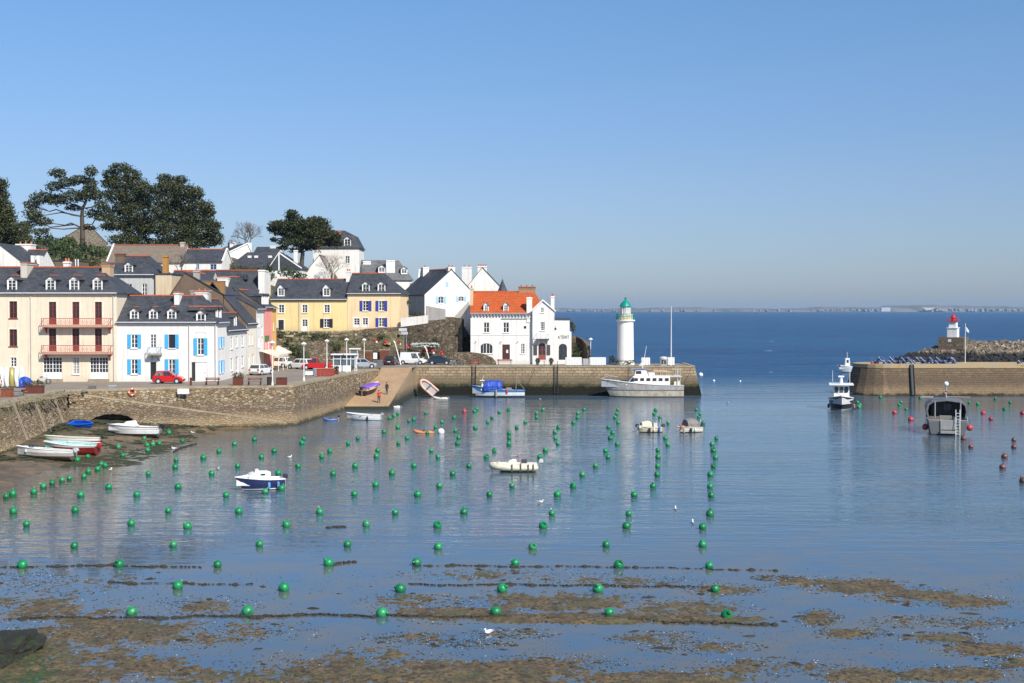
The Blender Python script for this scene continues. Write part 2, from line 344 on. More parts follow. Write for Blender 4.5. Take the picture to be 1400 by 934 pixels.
# ---- land: quay level rising to the hill
CP = [(-120,150,5),(-100,165,9),(-70,158,4.3),(-50,158,4.3),(-36,160,4.3),(-30,175,4.2),(-26,190,4.2),(-10,200,4.2),(0,205,4.2),(12,205,4.2),(-70,172,10.5),(-50,172,9.5),(-45,180,10),(-70,200,15),(-50,200,13.5),
      (-80,235,20.5),(-62,232,19.2),(-50,235,18.5),(-90,270,25),(-70,275,25),(-100,310,28),(-130,300,30),(-70,320,27),(-40,300,21),(-120,360,30),(-60,380,25),
      (-38,200,6.5),(-38,212,9.4),(-30,214,9.4),(-26,213,9.5),(-32,204,5.2),(-36,192,4.3),(-26,202,4.6),(-18,214,9.8),(-16,216,10.2),(-46,245,17.5),(-36,250,17.3),(-34,232,13.5),(-24,235,12.5),(-36,272,19),(-26,250,14),(-30,275,17.5),(-18,248,12.5),(-14,232,11.8),(-8,236,11.6),(-8,222,11.2),
      (-10,256,11.5),(-4,256,10.5),(-14,275,10),(-6,280,3),(4,240,3),(6,222,4.2),(12,216,3.6),(14,230,-3),(18,212,-3),(30,230,-4),(10,290,-4),(-20,330,4),(-10,360,-4),(20,330,-4),(-40,400,14),(30,400,-5)]
xs = np.arange(-150, 36, 1.5); ys = np.arange(150, 420, 1.5); Xg, Yg = np.meshgrid(xs, ys)
num = np.zeros(Xg.shape); den = np.zeros(Xg.shape)
for a, b, z in CP:
    w = 1 / ((Xg - a) ** 2 + (Yg - b) ** 2 + 3) ** 2.0; num += w * z; den += w
LAND = num / den + (fbm(Xg * .12, Yg * .12, 4, 2) - .5) * 1.1
YQ = np.interp(Xg, [-150, -60, -48, -38, -36, -34, -26, -20, -17, -6, 0, 14], [158, 158, 161, 163, 196, 199, 203.5, 207, 211, 211, 211, 211])
LAND = np.where(Yg < YQ, 4.15, LAND)
LAND = np.where((Yg < 205) & (Xg > -14), 3.9, LAND); LAND = np.where((Xg > 12), np.minimum(LAND, -2), LAND)
LAND = np.where((Yg < 198) & (Xg > -31), -2., LAND)
def beachz(x, y):
    return float(np.clip((np.interp(y, [p[0] for p in WLINE], [p[1] for p in WLINE]) - x) * .10, -.5, 1.1)) if x < -28 and y < 150 else 0.
def at_ground(px, py, dz=0.):
    z = 0.
    for _ in range(12): p = at_z(px, py, max(0., z) + dz); z = z*.5 + .5*beachz(p.x, p.y)
    return at_z(px, py, max(0., z) + dz)
def ground(x, y):
    i = int(np.clip((y - 150) / 1.5, 0, LAND.shape[0] - 1)); j = int(np.clip((x + 150) / 1.5, 0, LAND.shape[1] - 1)); return float(LAND[i, j])
t = NT('hillside_earth'); a = t.noise(.35, 6, .7); b = t.noise(1.6, 5, .75); v = t.voro(1.8)
col = t.mix(t.ramp(a, [(.45, 0), (.62, 1)]), (.20, .15, .095), (.09, .10, .04))
col = t.mix(t.ramp(b, [(.45, 0), (.62, .9)]), col, (.04, .06, .02))
col = t.mix(.25, col, v, 'MULTIPLY'); t.bump(b, 1, .3); M_EARTH = t.done(col, .95, spec=.1)
LAND_XS, LAND_YS = xs, ys
grid_mesh('hillside', xs, ys, LAND, M_EARTH)
# ---- quay
QA = [(-45.4, 60), (-45.6, 114), (-47.4, 135.6), (-36.5, 142), (-24.8, 144.7), (-23.5, 158), (-21.7, 173), (-19.4, 186)]
PIER = [(-14.5, 195.2), (27.9, 195.2)]
STONES = [(.36, .27, .16), (.17, .12, .075), (.52, .42, .28), (.28, .19, .10), (.09, .065, .045), (.46, .38, .27)]
M_QWALL = stone('quay_masonry', STONES, 2.3, 2.0, [(2.0, 3.4, (.13, .10, .075), .55), (0.9, 1.7, (.38, .28, .16), .55), (.15, .55, (.05, .042, .02), .9)])
M_LWALL = stone('dry_stone_masonry', STONES, 2.4, 2.6, [(3.7, 3.2, (.15, .13, .07), .65), (0.9, 1.7, (.36, .27, .16), .5), (.5, .9, (.05, .05, .02), .7)])
M_PIER = blocks('pier_masonry', (.50, .375, .23), (.31, .235, .15), .95, .42, [(2.5, 3.4, (.17, .13, .085), .85), (1.7, 2.3, (.10, .095, .045), .8), (1.2, 1.9, (.016, .016, .011), 1.)])
M_SPIER = blocks('south_pier_masonry', (.28, .20, .125), (.17, .12, .075), .7, .34, [(2.6, 3.6, (.13, .095, .065), .75), (1.0, 1.9, (.30, .21, .12), .6), (.15, .5, (.03, .028, .018), .95)])
M_COPE = paint((.36, .29, .19), .9, .25, 0, 1.2)
def strip(name, pts, batter, thick, z0, z1, mat, n_sub=1, copew=.8, side=1):
    """a battered masonry wall along a plan line (outer face top edge); side=1: land on the left hand of the line"""
    m = MB(); P = [Vector(p) for p in pts]; nrm = []
    for i in range(len(P)):
        a = P[max(i-1, 0)]; b = P[min(i+1, len(P)-1)]; d = (b - a).normalized(); nrm.append(Vector((-d.y, d.x)) * side)
    for i in range(len(P)):
        p, n = P[i], nrm[i]; q = p - n * batter; r = p + n * thick
        m.v += [(q.x, q.y, z0), (p.x, p.y, z1), (r.x, r.y, z1), (r.x, r.y, z0)]
    for i in range(len(P) - 1):
        a, b = 4*i, 4*i+4
        m.f += [(a, b, b+1, a+1), (a+1, b+1, b+2, a+2), (a+2, b+2, b+3, a+3)]
    e = 4 * (len(P) - 1); m.f += [(0, 1, 2, 3), (e, e+3, e+2, e+1)]
    return m.build(name, mat), P, nrm
def coping(pts, nrm, z1, parent, w=.55):
    m = MB()
    for p, n in zip(pts, nrm):
        a = p - n * .06; b = p + n * w
        m.v += [(a.x, a.y, z1-.14), (a.x, a.y, z1+.1), (b.x, b.y, z1+.1), (b.x, b.y, z1-.14)]
    k = len(pts)
    for i in range(k-1):
        a, b = 4*i, 4*i+4; m.f += [(a, b, b+1, a+1), (a+1, b+1, b+2, a+2), (a+2, b+2, b+3, a+3), (a+3, b+3, b, a)]
    m.f += [(0, 1, 2, 3), (4*k-4, 4*k-1, 4*k-2, 4*k-3)]
    return m.build('coping', M_COPE, parent)
w, P, N = strip('harbour_wall', QA[:3], 1.9, 1.2, -1, QZ, M_LWALL)
tag(w, 'sloping dry stone wall with a grassy top on the far left of the beach', 'wall')
# back wall with the drain arch
w = T('quay_wall', 'long curved stone quay wall below the coloured houses', 'wall')
wm, P, N = strip('wall', QA[3:], .9, 1.2, -1, QZ, M_QWALL); wm.parent = w; coping(P, N, QZ, w)
pa, pb = Vector(QA[2]), Vector(QA[3]); L = (pb - pa).length; ang = math.atan2(pb.y - pa.y, pb.x - pa.x)
fr = lambda u, v, z: (pa.x + u * math.cos(ang) - v * math.sin(ang), pa.y + u * math.sin(ang) + v * math.cos(ang), z)
def vb(z): return -.8 * (QZ - z) / (QZ + 1)
MB().add([fr(0, vb(-1), -1), fr(L+.3, vb(-1), -1), fr(L+.3, 0, QZ), fr(0, 0, QZ), fr(L, 1.2, QZ), fr(0, 1.2, QZ)], [(0, 1, 2, 3), (3, 2, 4, 5)]).build('wall', M_QWALL, w)
coping([pa, pb], [Vector((-math.sin(ang), math.cos(ang)))] * 2, QZ, w)
# buttress lines / rope-worn ribs on the curved face
for (px, y) in ((437, 527), (449, 524), (462, 519), (473, 515)):
    p = at_z(px, y, QZ)
# ramp descending along the wall
rp = T('stair_ramp', 'narrow stone ramp with a dark drain arch, descending along the quay wall', 'ramp')
ra, rb = Vector((-46.7, 134.7)), Vector((-25.2, 142.6)); d = (rb - ra).normalized(); n = Vector((-d.y, d.x)); LR = (rb - ra).length
q = lambda p, k, z: (p.x + n.x * k, p.y + n.y * k, z)
ZA, ZB = 4.2, .35
def rf(u, v, z): return (ra.x + d.x*u + n.x*v, ra.y + d.y*u + n.y*v, z)
def bt(z): return -.5 * max(0, (4.2 - z) / 4.2)
u0, u1 = 2.0, 6.6; arch = [(u0, -.3)] + [(u0 + (u1-u0) * (.5 - .5 * math.cos(math.pi * k / 8)), 1.0 + .95 * math.sin(math.pi * k / 8)) for k in range(9)] + [(u1, -.3)]
poly = [(0, -.3)] + arch + [(LR, -.3), (LR, ZB), (0, ZA)]; m = MB(); na = len(arch)
m.add([rf(u, bt(z), z) for u, z in poly], [tuple(range(len(poly)))])
m.add([rf(u, bt(z), z) for u, z in arch] + [rf(u, 2.4, z) for u, z in arch], [(k, k+1, na+k+1, na+k) for k in range(na-1)])
m.add([rf(0, 0, ZA), rf(LR, 0, ZB), rf(LR, 2.2, ZB), rf(0, 2.2, ZA), rf(LR, 2.2, -.3), rf(LR, 0, -.3)], [(0, 1, 2, 3), (1, 5, 4, 2)])
m.build('masonry', M_QWALL, rp)
MB().add([rf(u0-.3, 2.3, -.3), rf(u1+.3, 2.3, -.3), rf(u1+.3, 2.3, 2.2), rf(u0-.3, 2.3, 2.2)], [(0, 1, 2, 3)]).build('drain_shade_sheet', M_DARK, rp)  # black sheet paints the darkness deep inside the drain
m = MB().add([q(ra, -.08, ZA-.01), q(rb, -.08, .34), q(rb, .35, .34), q(ra, .35, ZA-.01), q(ra, -.08, ZA+.15), q(rb, -.08, .5), q(rb, .35, .5), q(ra, .35, ZA+.15)],
      [(0, 1, 5, 4), (4, 5, 6, 7), (3, 7, 6, 2), (0, 4, 7, 3), (1, 2, 6, 5)]); m.build('kerb', M_COPE, rp)
# pier (north) with the lighthouse
pr = T('pier', 'tan stone pier with dark weed below, carrying the green topped lighthouse', 'pier')
x0, x1, yf, yb = -14.5, 27.9, 195.2, 206.5
m = MB().add([(x0-.3, yf-.7, -1), (x1+1.2, yf-.7, -1), (x1+1.2, yb+.7, -1), (x0-.3, yb+.7, -1), (x0, yf, QZ-.02), (x1, yf, QZ-.02), (x1, yb, QZ-.02), (x0, yb, QZ-.02)],
             [(0, 1, 5, 4), (1, 2, 6, 5), (2, 3, 7, 6), (3, 0, 4, 7), (4, 5, 6, 7)])
m.build('masonry', M_PIER, pr)
coping([Vector((x0, yf)), Vector((x1, yf)), Vector((x1, yb))], [Vector((0, 1)), Vector((-.7, .7)), Vector((-1, 0))], QZ, pr, .7)
for px in (648, 760):       # recessed ladders on the pier face
    p = at_z(px, 501, QZ); m = MB()
    for s in (-.28, .28): m.tube((p.x + s, yf - .12, QZ + .15), (p.x + s, yf - .75, .3), .05, n=6)
    for k in range(14):
        z = .4 + k * .29; m.tube((p.x - .28, yf - .12 - .6 * (QZ - z) / QZ, z), (p.x + .28, yf - .12 - .6 * (QZ - z) / QZ, z), .03, n=5)
    m.build('ladder', M_DARK, pr)
# slipway
SLW = T('slipway', 'orange stained concrete slipway running down into the harbour', 'slipway')
A_, B_, C_, D_ = (-19.6, 190.5), (-14.9, 190.5), (-16.1, 166.5), (-22.3, 166.5)
t = NT('slip_concrete'); a = t.noise(.35, 6, .7); b = t.noise(2.5, 5, .75, t.co((1, .3, 1))); y = t.xyz()[1]
col = t.mix(t.ramp(a, [(.35, 0), (.7, 1)]), (.40, .27, .15), (.31, .20, .11)); col = t.mix(t.ramp(b, [(.5, 0), (.72, .6)]), col, (.26, .12, .05))
t.bump(b, .3, .03); M_SLIP = t.done(col, .8)
t = NT('weedy_stone'); z = t.math('ADD', t.xyz()[2], t.math('MULTIPLY', t.noise(1.2, 6, .7), 1.2))
base = t.mix(t.ramp(t.noise(1.5, 6, .7), [(.4, 0), (.65, 1)]), (.30, .21, .12), (.2, .14, .08)); fr2 = t.n.new('ShaderNodeMapRange'); fr2.inputs['From Min'].default_value = 1.3; fr2.inputs['From Max'].default_value = 2.6
t.l.new(z, fr2.inputs[0]); col = t.mix(fr2.outputs[0], (.022, .024, .012), base); t.bump(t.noise(3, 5), .8, .1); M_WEEDY = t.done(col, .9)
m = MB().add([(*A_, QZ), (*B_, QZ), (*C_, .45), (*D_, .45)], [(0, 1, 2, 3)]); m.build('deck', M_SLIP, SLW)
m = MB().add([(*B_, QZ-.004), (*C_, .446), (*D_, .446), (*A_, QZ-.004), (B_[0]+.3, B_[1], -1), (C_[0]+.4, C_[1]-.3, -1), (D_[0], D_[1]-.3, -1)], [(0, 4, 5, 1), (1, 5, 6, 2), (0, 1, 2, 3)]); m.build('side_wall', M_WEEDY, SLW)
m = MB().add([(B_[0]-.45, B_[1], QZ+.01), (B_[0]+.05, B_[1], QZ+.01), (C_[0]+.05, C_[1], .47), (C_[0]-.45, C_[1], .47), (B_[0]-.45, B_[1], QZ+.12), (B_[0]+.05, B_[1], QZ+.12), (C_[0]+.05, C_[1], .58), (C_[0]-.45, C_[1], .58)],
             [(4, 5, 6, 7), (1, 2, 6, 5), (0, 4, 7, 3), (2, 3, 7, 6)]); m.build('kerb', M_SLIP, SLW)
# infill masonry between slipway head and pier corner
w = MB().add([(-15.1, 190.4, -1), (-14.2, 195.0, -1), (-14.5, 195.2, QZ), (-15.0, 190.5, QZ), (-19.4, 190.5, QZ), (-19.4, 190.5, -1)], [(0, 1, 2, 3), (0, 3, 4, 5)])
w.build('side_wall', M_WEEDY, SLW)
wl_, P, N = strip('slip_wall', [(-19.4, 185.9), (-19.5, 191)], .15, .7, -1, QZ, M_QWALL)
wl_.parent = SLW
wl_.name = 'flank_wall'
# paved ground
t = NT('asphalt'); a = t.noise(.4, 6, .7); b = t.noise(8, 3, .7)
col = t.mix(t.ramp(a, [(.35, 0), (.7, 1)]), (.21, .18, .145), (.28, .24, .195)); col = t.mix(t.ramp(b, [(.4, 0), (.8, .4)]), col, (.09, .08, .07)); M_ASPH = t.done(col, .9, spec=.2)
top = [(-150, 60), QA[0]] + QA[1:] + [(-19.5, 190.5), (-14.6, 190.5), (-14.5, 195.6), (27.5, 195.6), (27.5, 206), (12, 206), (12, 212), (-12, 212), (-26, 206), (-34, 200), (-60, 200), (-150, 170)]
top = [(x + (-.6 if i in (1, 2, 3) else 0), y + (.5 if 3 <= i <= 5 else 0)) for i, (x, y) in enumerate(top)]
g = MB().add([(x, y, QZ) for x, y in top], [tuple(range(len(top)))]).build('pavement', M_ASPH); g['kind'] = 'structure'
# earthy verge at the quay edge (bare gravel strip)
def sheet(name, pts, z, mat):
    o = MB().add([(x, y, z) for x, y in pts], [tuple(range(len(pts)))]).build(name, mat); o['kind'] = 'structure'; return o
M_GRAVEL = paint((.33, .27, .19), .95, .2, 0, .8)
sheet('quay_edge', [(-46.0, 114), (-47.8, 136.0), (-36.6, 142.7), (-25.6, 145.4), (-24.4, 158), (-22.6, 173), (-20.2, 187), (-21.6, 187), (-23.9, 173), (-25.8, 159), (-27, 147.6), (-36.9, 144.8), (-49.5, 138.3), (-48.3, 114)], QZ + .004, M_GRAVEL)
sheet('pavement_strip', [(-70, 151.0), (-36, 152.8), (-35.2, 153.6), (-34.2, 195), (-35.4, 195), (-36.4, 154.2), (-70, 152.3)], QZ + .008, paint((.30, .24, .19), .9))
# ---- south pier on the right
sp = T('pier', 'brown stone pier at the right with a rounded shaded end', 'pier')
TOPZ = 4.75; ex, ey = 55.6, 194.2
plan = [(140, ey), (ex + 2, ey)] + [(ex + 2 - 4.5 * math.sin(a), ey + 4.5 - 4.5 * math.cos(a)) for a in [R(15 * k) for k in range(1, 12)]] + [(140, ey + 9)]
m = MB(); n = len(plan); c = Vector((ex + 2, ey + 4.5))
for x, y in plan:
    p = Vector((x, y)); d = (p - c) if x < ex + 2 else Vector((0, -4.5 if y < ey + 4 else 4.5)); q = p + d.normalized() * (1.0 if x >= ex + 2 else 1.6)
    m.v += [(q.x, q.y, -1), (p.x, p.y, TOPZ - .55)]
m.f += [(2*i, 2*i+2, 2*i+3, 2*i+1) for i in range(n-1)] + [tuple(2*i+1 for i in range(n))]; m.build('masonry', M_SPIER, sp)
m = MB()
for x, y in plan:
    p = Vector((x, y)); d = ((p - c) if x < ex + 2 else Vector((0, -4.5 if y < ey + 4 else 4.5))).normalized(); q = p + d * .05
    m.v += [(q.x, q.y, TOPZ - .55), (q.x, q.y, TOPZ)]
m.f += [(2*i, 2*i+2, 2*i+3, 2*i+1) for i in range(n-1)] + [tuple(2*i+1 for i in range(n))]
t = NT('lichened_coping'); a = t.noise(.5, 6, .7); col = t.mix(t.ramp(a, [(.4, 0), (.6, 1)]), (.40, .27, .11), (.36, .29, .19))
col = t.mix(t.ramp(t.noise(.8, 6, .8), [(.58, 0), (.66, 1)]), col, (.05, .045, .02)); M_LICH = t.done(col, .9)
m.build('coping', M_LICH, sp)
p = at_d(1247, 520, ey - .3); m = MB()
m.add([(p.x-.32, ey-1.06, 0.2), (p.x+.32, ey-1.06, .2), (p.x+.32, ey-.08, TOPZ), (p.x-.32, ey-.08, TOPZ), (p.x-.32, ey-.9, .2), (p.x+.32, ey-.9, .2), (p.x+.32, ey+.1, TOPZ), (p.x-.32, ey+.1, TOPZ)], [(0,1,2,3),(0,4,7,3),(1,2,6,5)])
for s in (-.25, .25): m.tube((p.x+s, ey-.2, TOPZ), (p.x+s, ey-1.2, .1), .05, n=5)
m.build('ladder_on_shade_plate', M_DARK, sp)  # ladder rails on a dark plate that paints the shaded slot; wall stays solid
# ---- outer breakwater of boulders, far right
def ridge_h(X, Y):  # mound profile
    ax = 92.0
    xl = np.clip((X - ax) / 17., 0, 1) ** .75
    return xl * 5.5 * np.maximum(0, 1 - np.abs(Y - 312) / 13.) - .4
bmx = np.arange(90, 170, 1.2); bmy = np.arange(297, 328, 1.2); Xb, Yb = np.meshgrid(bmx, bmy)
t = NT('boulders'); c = t.n.new('ShaderNodeNewGeometry'); rr = t.ramp(c.outputs['Random Per Island'], [(0, (.04, .033, .025)), (.35, (.24, .19, .13)), (.7, (.09, .072, .055)), (1, (.34, .28, .20))])
z = t.math('ADD', t.xyz()[2], t.math('MULTIPLY', t.noise(.3, 4), 1.2)); f = t.n.new('ShaderNodeMapRange'); f.inputs['From Min'].default_value = 3.9; f.inputs['From Max'].default_value = 3.0; t.l.new(z, f.inputs[0])
M_BOULD = t.done(t.mix(f.outputs[0], rr, (.018, .017, .015)), .9)
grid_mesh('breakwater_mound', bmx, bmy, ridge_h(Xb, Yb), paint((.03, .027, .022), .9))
m = MB(); rs = random.Random(5)
for k in range(3600):
    X = rs.uniform(91, 165); Y = 312 - abs(rs.triangular(0, 13, 3)) + rs.choice((0, 0, 0, 1.5)); h = float(ridge_h(np.array(X), np.array(Y)))
    s = rs.uniform(.22, .62); q = Matrix.Rotation(rs.uniform(0, 6.3), 3, Vector((rs.uniform(-1, 1), rs.uniform(-1, 1), rs.uniform(-1, 1))).normalized())
    vs = [q @ Vector((a * s * rs.uniform(.7, 1.2), b * s * rs.uniform(.6, 1.1), c_ * s * rs.uniform(.5, .9))) + Vector((X, Y, h + .15)) for a in (-1, 1) for b in (-1, 1) for c_ in (-1, 1)]
    m.add(vs, [(0, 1, 3, 2), (4, 6, 7, 5), (0, 4, 5, 1), (2, 3, 7, 6), (0, 2, 6, 4), (1, 5, 7, 3)])
o = m.build('boulder_breakwater', M_BOULD); tag(o, 'mound of loose pale boulders under the red topped light', 'breakwater', kind='stuff')
# ---- far coast
xs = np.arange(-3000, 9000, 25); ys = np.array([9000, 9040, 9150, 9400, 10000]); Xg, Yg = np.meshgrid(xs, ys)
pxc = 700 + xs / 9000 * F
prof = np.interp(pxc, [760, 850, 960, 1060, 1130, 1160, 1205, 1230, 1260, 1290, 1330, 1400, 1700], [5, 4.5, 6, 4, 4.5, 7.5, 6, 5.5, 8, 9.5, 8.5, 7, 6]) * 5.1
Z = (prof * (.75 + .5 * fbm(pxc * .12, pxc * 0, 4, 4)))[None, :] * np.array([0, .35, .8, 1, 1])[:, None] + .3
t = NT('far_land'); a = t.noise(.006, 5, .7, t.co((1, .4, 1))); col = t.mix(t.ramp(a, [(.4, 0), (.6, 1)]), (.06, .075, .04), (.18, .16, .11)); 
grid_mesh('far_coast', xs, ys, Z, t.done(col, .9))
m = MB(); rs = random.Random(9)
for k in range(110):
    px = rs.choice([rs.uniform(760, 1110), rs.uniform(1110, 1200), rs.uniform(1260, 1330), rs.uniform(1330, 1400)]); X = (px - 700) / F * 9000; z = float(np.interp(px, pxc, Z[1])); w_ = rs.uniform(5, 16); h_ = rs.uniform(4, 9)
    m.box(X, 8990 + rs.uniform(-5, 40), z * rs.uniform(.0, 1.), X + w_, 9060, z + h_)
tag(m.build('far_town', paint((.32, .31, .30), .9)), 'tiny pale houses strung along the hazy coast', 'town', kind='stuff')
m = MB(); X = (1205 - 700) / F * 8900; m.box(X, 8900, 3, X + 62, 8930, 31); tag(m.build('far_block', paint((.5, .5, .49), .8)), 'large pale block standing alone on the distant coast', 'building')
# sand scar on far coast
m = MB(); X = (1262 - 700) / F * 8950; m.add([(X, 8985, 30), (X + 95, 8985, 30), (X + 60, 8975, 13), (X + 32, 8975, 13), (X, 9000, 30), (X + 95, 9000, 30)], [(0, 1, 2, 3), (0, 1, 5, 4)])
o = m.build('far_quarry', paint((.42, .37, .30), .9)); o['kind'] = 'structure'
# ---- the air: one closed box of even haze
hz = MB().box(-12000, -50, -1.2, 12000, 11500, 75).build('haze', M_WHITE); hz['kind'] = 'stuff'; hz['label'] = 'thin blue haze over the sea'; hz['category'] = 'haze'
hm = bpy.data.materials.new('haze_air'); hm.use_nodes = True; hn = hm.node_tree.nodes; hn.clear()
ho = hn.new('ShaderNodeOutputMaterial'); hv = hn.new('ShaderNodeVolumePrincipled'); hv.inputs['Color'].default_value = (.45, .68, 1.0, 1); hv.inputs['Density'].default_value = 5e-5; hv.inputs['Anisotropy'].default_value = .1
hm.node_tree.links.new(hv.outputs[0], ho.inputs['Volume']); hz.data.materials.clear(); hz.data.materials.append(hm)
# ================================================================ HOUSES
Za = zoomer(0, 320, 3.892); Zb = zoomer(140, 320, 3.892); Zc = zoomer(340, 300, 3.892); Zd = zoomer(560, 340, 4.246)
Ze = zoomer(740, 390, 4.446); Zf = zoomer(1100, 400, 3.593); Zg = zoomer(0, 200, 4.375); Zh = zoomer(300, 270, 5.385)
Zi = zoomer(290, 400, 7.18); Zj = zoomer(380, 440, 10.375); Zk = zoomer(490, 440, 7.787); Zl = zoomer(630, 385, 7.47)
Zp = zoomer(200, 330, 7.186); Zq = zoomer(290, 310, 9.336); Zr = zoomer(490, 340, 7.782); Zs = zoomer(0, 320, 8.75)
WHITE = (.74, .715, .67); CREAM = (.73, .62, .475); YEL = (.80, .62, .30); PEACH = (.80, .60, .36); GREY = (.42, .41, .39); BROWN = (.17, .12, .085); PINK = (.78, .30, .26); TAN = (.62, .50, .34)
CYAN = (.06, .40, .75); NAVY = (.035, .05, .30); LBLUE = (.33, .55, .82)
class House:
    """facade: base line from the point at (x0,d0) to (x1,d1); local x along it, y away from the viewer, z up"""
    def __init__(s, name, label, cat, x0, d0, x1, d1, zb=None, yb=None, ye=None, group=None):
        ybase = yb if yb is not None else 500
        a = at_d(x0, ybase, d0); b = at_d(x1, ybase, d1)
        s.zb = zb if zb is not None else a.z
        s.W = math.hypot(b.x - a.x, b.y - a.y); s.ang = math.atan2(b.y - a.y, b.x - a.x)
        s.o = Vector((a.x, a.y, s.zb)); s.u = Vector((math.cos(s.ang), math.sin(s.ang), 0)); s.n = Vector((-s.u.y, s.u.x, 0))
        s.E = s.at(x0, ye)[1] if ye is not None else 3
        s.cx = (x0 + x1) / 2; s.t = T(name, label, cat, s.o, s.ang, group)
    def at(s, px, py, v=0):
        r = ray(px, py); o = s.o + s.n * v; c = Vector((0, 0, CAMZ)); k = (o - c).dot(s.n) / r.dot(s.n); p = c + r * k - s.o
        return p.dot(s.u), p.z
    def rect(s, x0, y0, x1, y1, v=0):
        a = s.at(x0, y0, v); b = s.at(x1, y1, v); return a[0], b[1], b[0], a[1]
    # --- walls and roof
    def shell(s, depth, yr=None, H=None, rx=None, wall=WHITE, side=None, roof='slate', style='gable', holes=(), found=2.5, ridge=True, over=.3, apex=None, apexL=None, front_edges=None, verge=False, roofmat=None, ridge_h=.16, wallmat=None, r0=None):
        rr0 = r0
        s.D = depth; E = s.E; W = s.W
        s.H = E if style == 'flat' else H if H is not None else s.at(s.cx, yr, depth / 2)[1]
        wm = wallmat or plaster(wall); sm = plaster(side) if side else wm
        s.wm = wm
        H = s.H; s.holes = list(holes)
        top = H if style == 'front' else E
        us = sorted(set([0, W] + [h[k] for h in holes for k in (0, 2)])); zs = sorted(set([-found, top] + [h[k] for h in holes for k in (1, 3)]))
        us = [u for u in us if 0 <= u <= W]; zs = [z for z in zs if -found <= z <= top]
        bm = bmesh.new(); V = {}
        def vv(i, j):
            if (i, j) not in V: V[i, j] = bm.verts.new((us[i], 0, zs[j]))
            return V[i, j]
        for i in range(len(us) - 1):
            for j in range(len(zs) - 1):
                cu, cz = (us[i] + us[i+1]) / 2, (zs[j] + zs[j+1]) / 2
                if any(h[0] < cu < h[2] and h[1] < cz < h[3] for h in holes): continue
                if us[i+1] - us[i] < 1e-4 or zs[j+1] - zs[j] < 1e-4: continue
                bm.faces.new((vv(i, j), vv(i+1, j), vv(i+1, j+1), vv(i, j+1)))
        if style == 'front':
            ax = W / 2 if apex is None else apex; EL = E; ER = E if apexL is None else apexL
            s.ax, s.EL, s.ER = ax, EL, ER
            for co, no in (((0, 0, EL), (-(H - EL), 0, ax)), ((W, 0, ER), ((H - ER), 0, W - ax))):
                bmesh.ops.bisect_plane(bm, geom=bm.verts[:] + bm.edges[:] + bm.faces[:], plane_co=co, plane_no=Vector(no).normalized(), clear_outer=True)
        for h in holes:       # reveals
            r = .18; a = [bm.verts.new((h[0], 0, h[1])), bm.verts.new((h[2], 0, h[1])), bm.verts.new((h[2], 0, h[3])), bm.verts.new((h[0], 0, h[3]))]
            b = [bm.verts.new((v.co.x, r, v.co.z)) for v in a]
            for k in range(4): bm.faces.new((a[k], a[(k+1) % 4], b[(k+1) % 4], b[k]))
        me = bpy.data.meshes.new('wall'); bm.to_mesh(me); bm.free(); me.materials.append(wm)
        o = bpy.data.objects.new('wall', me); COL.objects.link(o); o.parent = s.t; s.wall = o
        m = MB(); i = 0.
        if style == 'front':
            m.add([(0, 0, -found), (0, depth, -found), (0, depth, s.EL), (0, 0, s.EL)], [(0, 1, 2, 3)]); m.add([(W, 0, -found), (W, depth, -found), (W, depth, s.ER), (W, 0, s.ER)], [(0, 1, 2, 3)])
            m.add([(0, depth, -found), (W, depth, -found), (W, depth, s.ER), (s.ax, depth, H), (0, depth, s.EL)], [(0, 1, 2, 3, 4)])
        else:
            if rx is None: r0, r1 = 0, W
            else: r0, r1 = (s.at(rx[0], yr, depth/2)[0] if rx[0] is not None else 0), (s.at(rx[1], yr, depth/2)[0] if rx[1] is not None else W)
            if style == 'hip' and rx is None: r0, r1 = min(depth/2, W/2 - .1), W - min(depth/2, W/2 - .1)
            if rr0 is not None: r0 = rr0
            r0 = 0 if r0 < .3 else r0; r1 = W if r1 > W - .3 else r1; s.r0, s.r1 = r0, r1
            m.add([(0, depth, -found), (W, depth, -found), (W, depth, E), (0, depth, E)], [(0, 1, 2, 3)])
            for X, g in ((0, r0 == 0), (W, r1 == W)):
                p = [(X, 0, -found), (X, depth, -found), (X, depth, E)] + ([(X, depth/2, H)] if g and style != 'flat' else []) + [(X, 0, E)]
                m.add(p, [tuple(range(len(p)))])
        m.build('side_walls', sm, s.t)
        rm = roofmat or (slate() if roof == 'slate' else tiles((.60, .125, .035)) if roof == 'orange' else paint((.30, .24, .18), .9, .2, 0, 1.5))
        s.rm = rm; m = MB(); k = .16; ov = over
        if style == 'flat':
            m.box(-.1, -.1, E, W + .1, depth + .1, E + .2); ridge = False
        elif style == 'front':
            for (xa, za, xb, zb) in ((0, s.EL, s.ax, H), (W, s.ER, s.ax, H)):
                sl = (zb - za) / (xb - xa); sg = -1 if xa < xb else 1; xe = xa + sg * ov; ze = za + sl * sg * ov
                m.add([(xe, -.12, ze+.02), (xb, -.12, zb+.02), (xb, depth+.1, zb+.02), (xe, depth+.1, ze+.02), (xe, -.12, ze+k), (xb, -.12, zb+k), (xb, depth+.1, zb+k), (xe, depth+.1, ze+k)],
                      [(0,3,2,1),(4,5,6,7),(0,1,5,4),(1,2,6,5),(2,3,7,6),(3,0,4,7)])
        else:
            sl = (H - E) / (depth / 2); e = E - sl * ov; oL = 0 if r0 == 0 else ov; oR = 0 if r1 == W else ov; z0 = .02
            gl = -.08 if r0 == 0 else -ov; gr = W + .08 if r1 == W else W + ov; ra = r0 if r0 else -.08; rb = r1 if r1 != W else W + .08
            P = [(gl, -ov, e), (gr, -ov, e), (rb, depth/2, H), (ra, depth/2, H), (gl, depth+ov, e), (gr, depth+ov, e)]
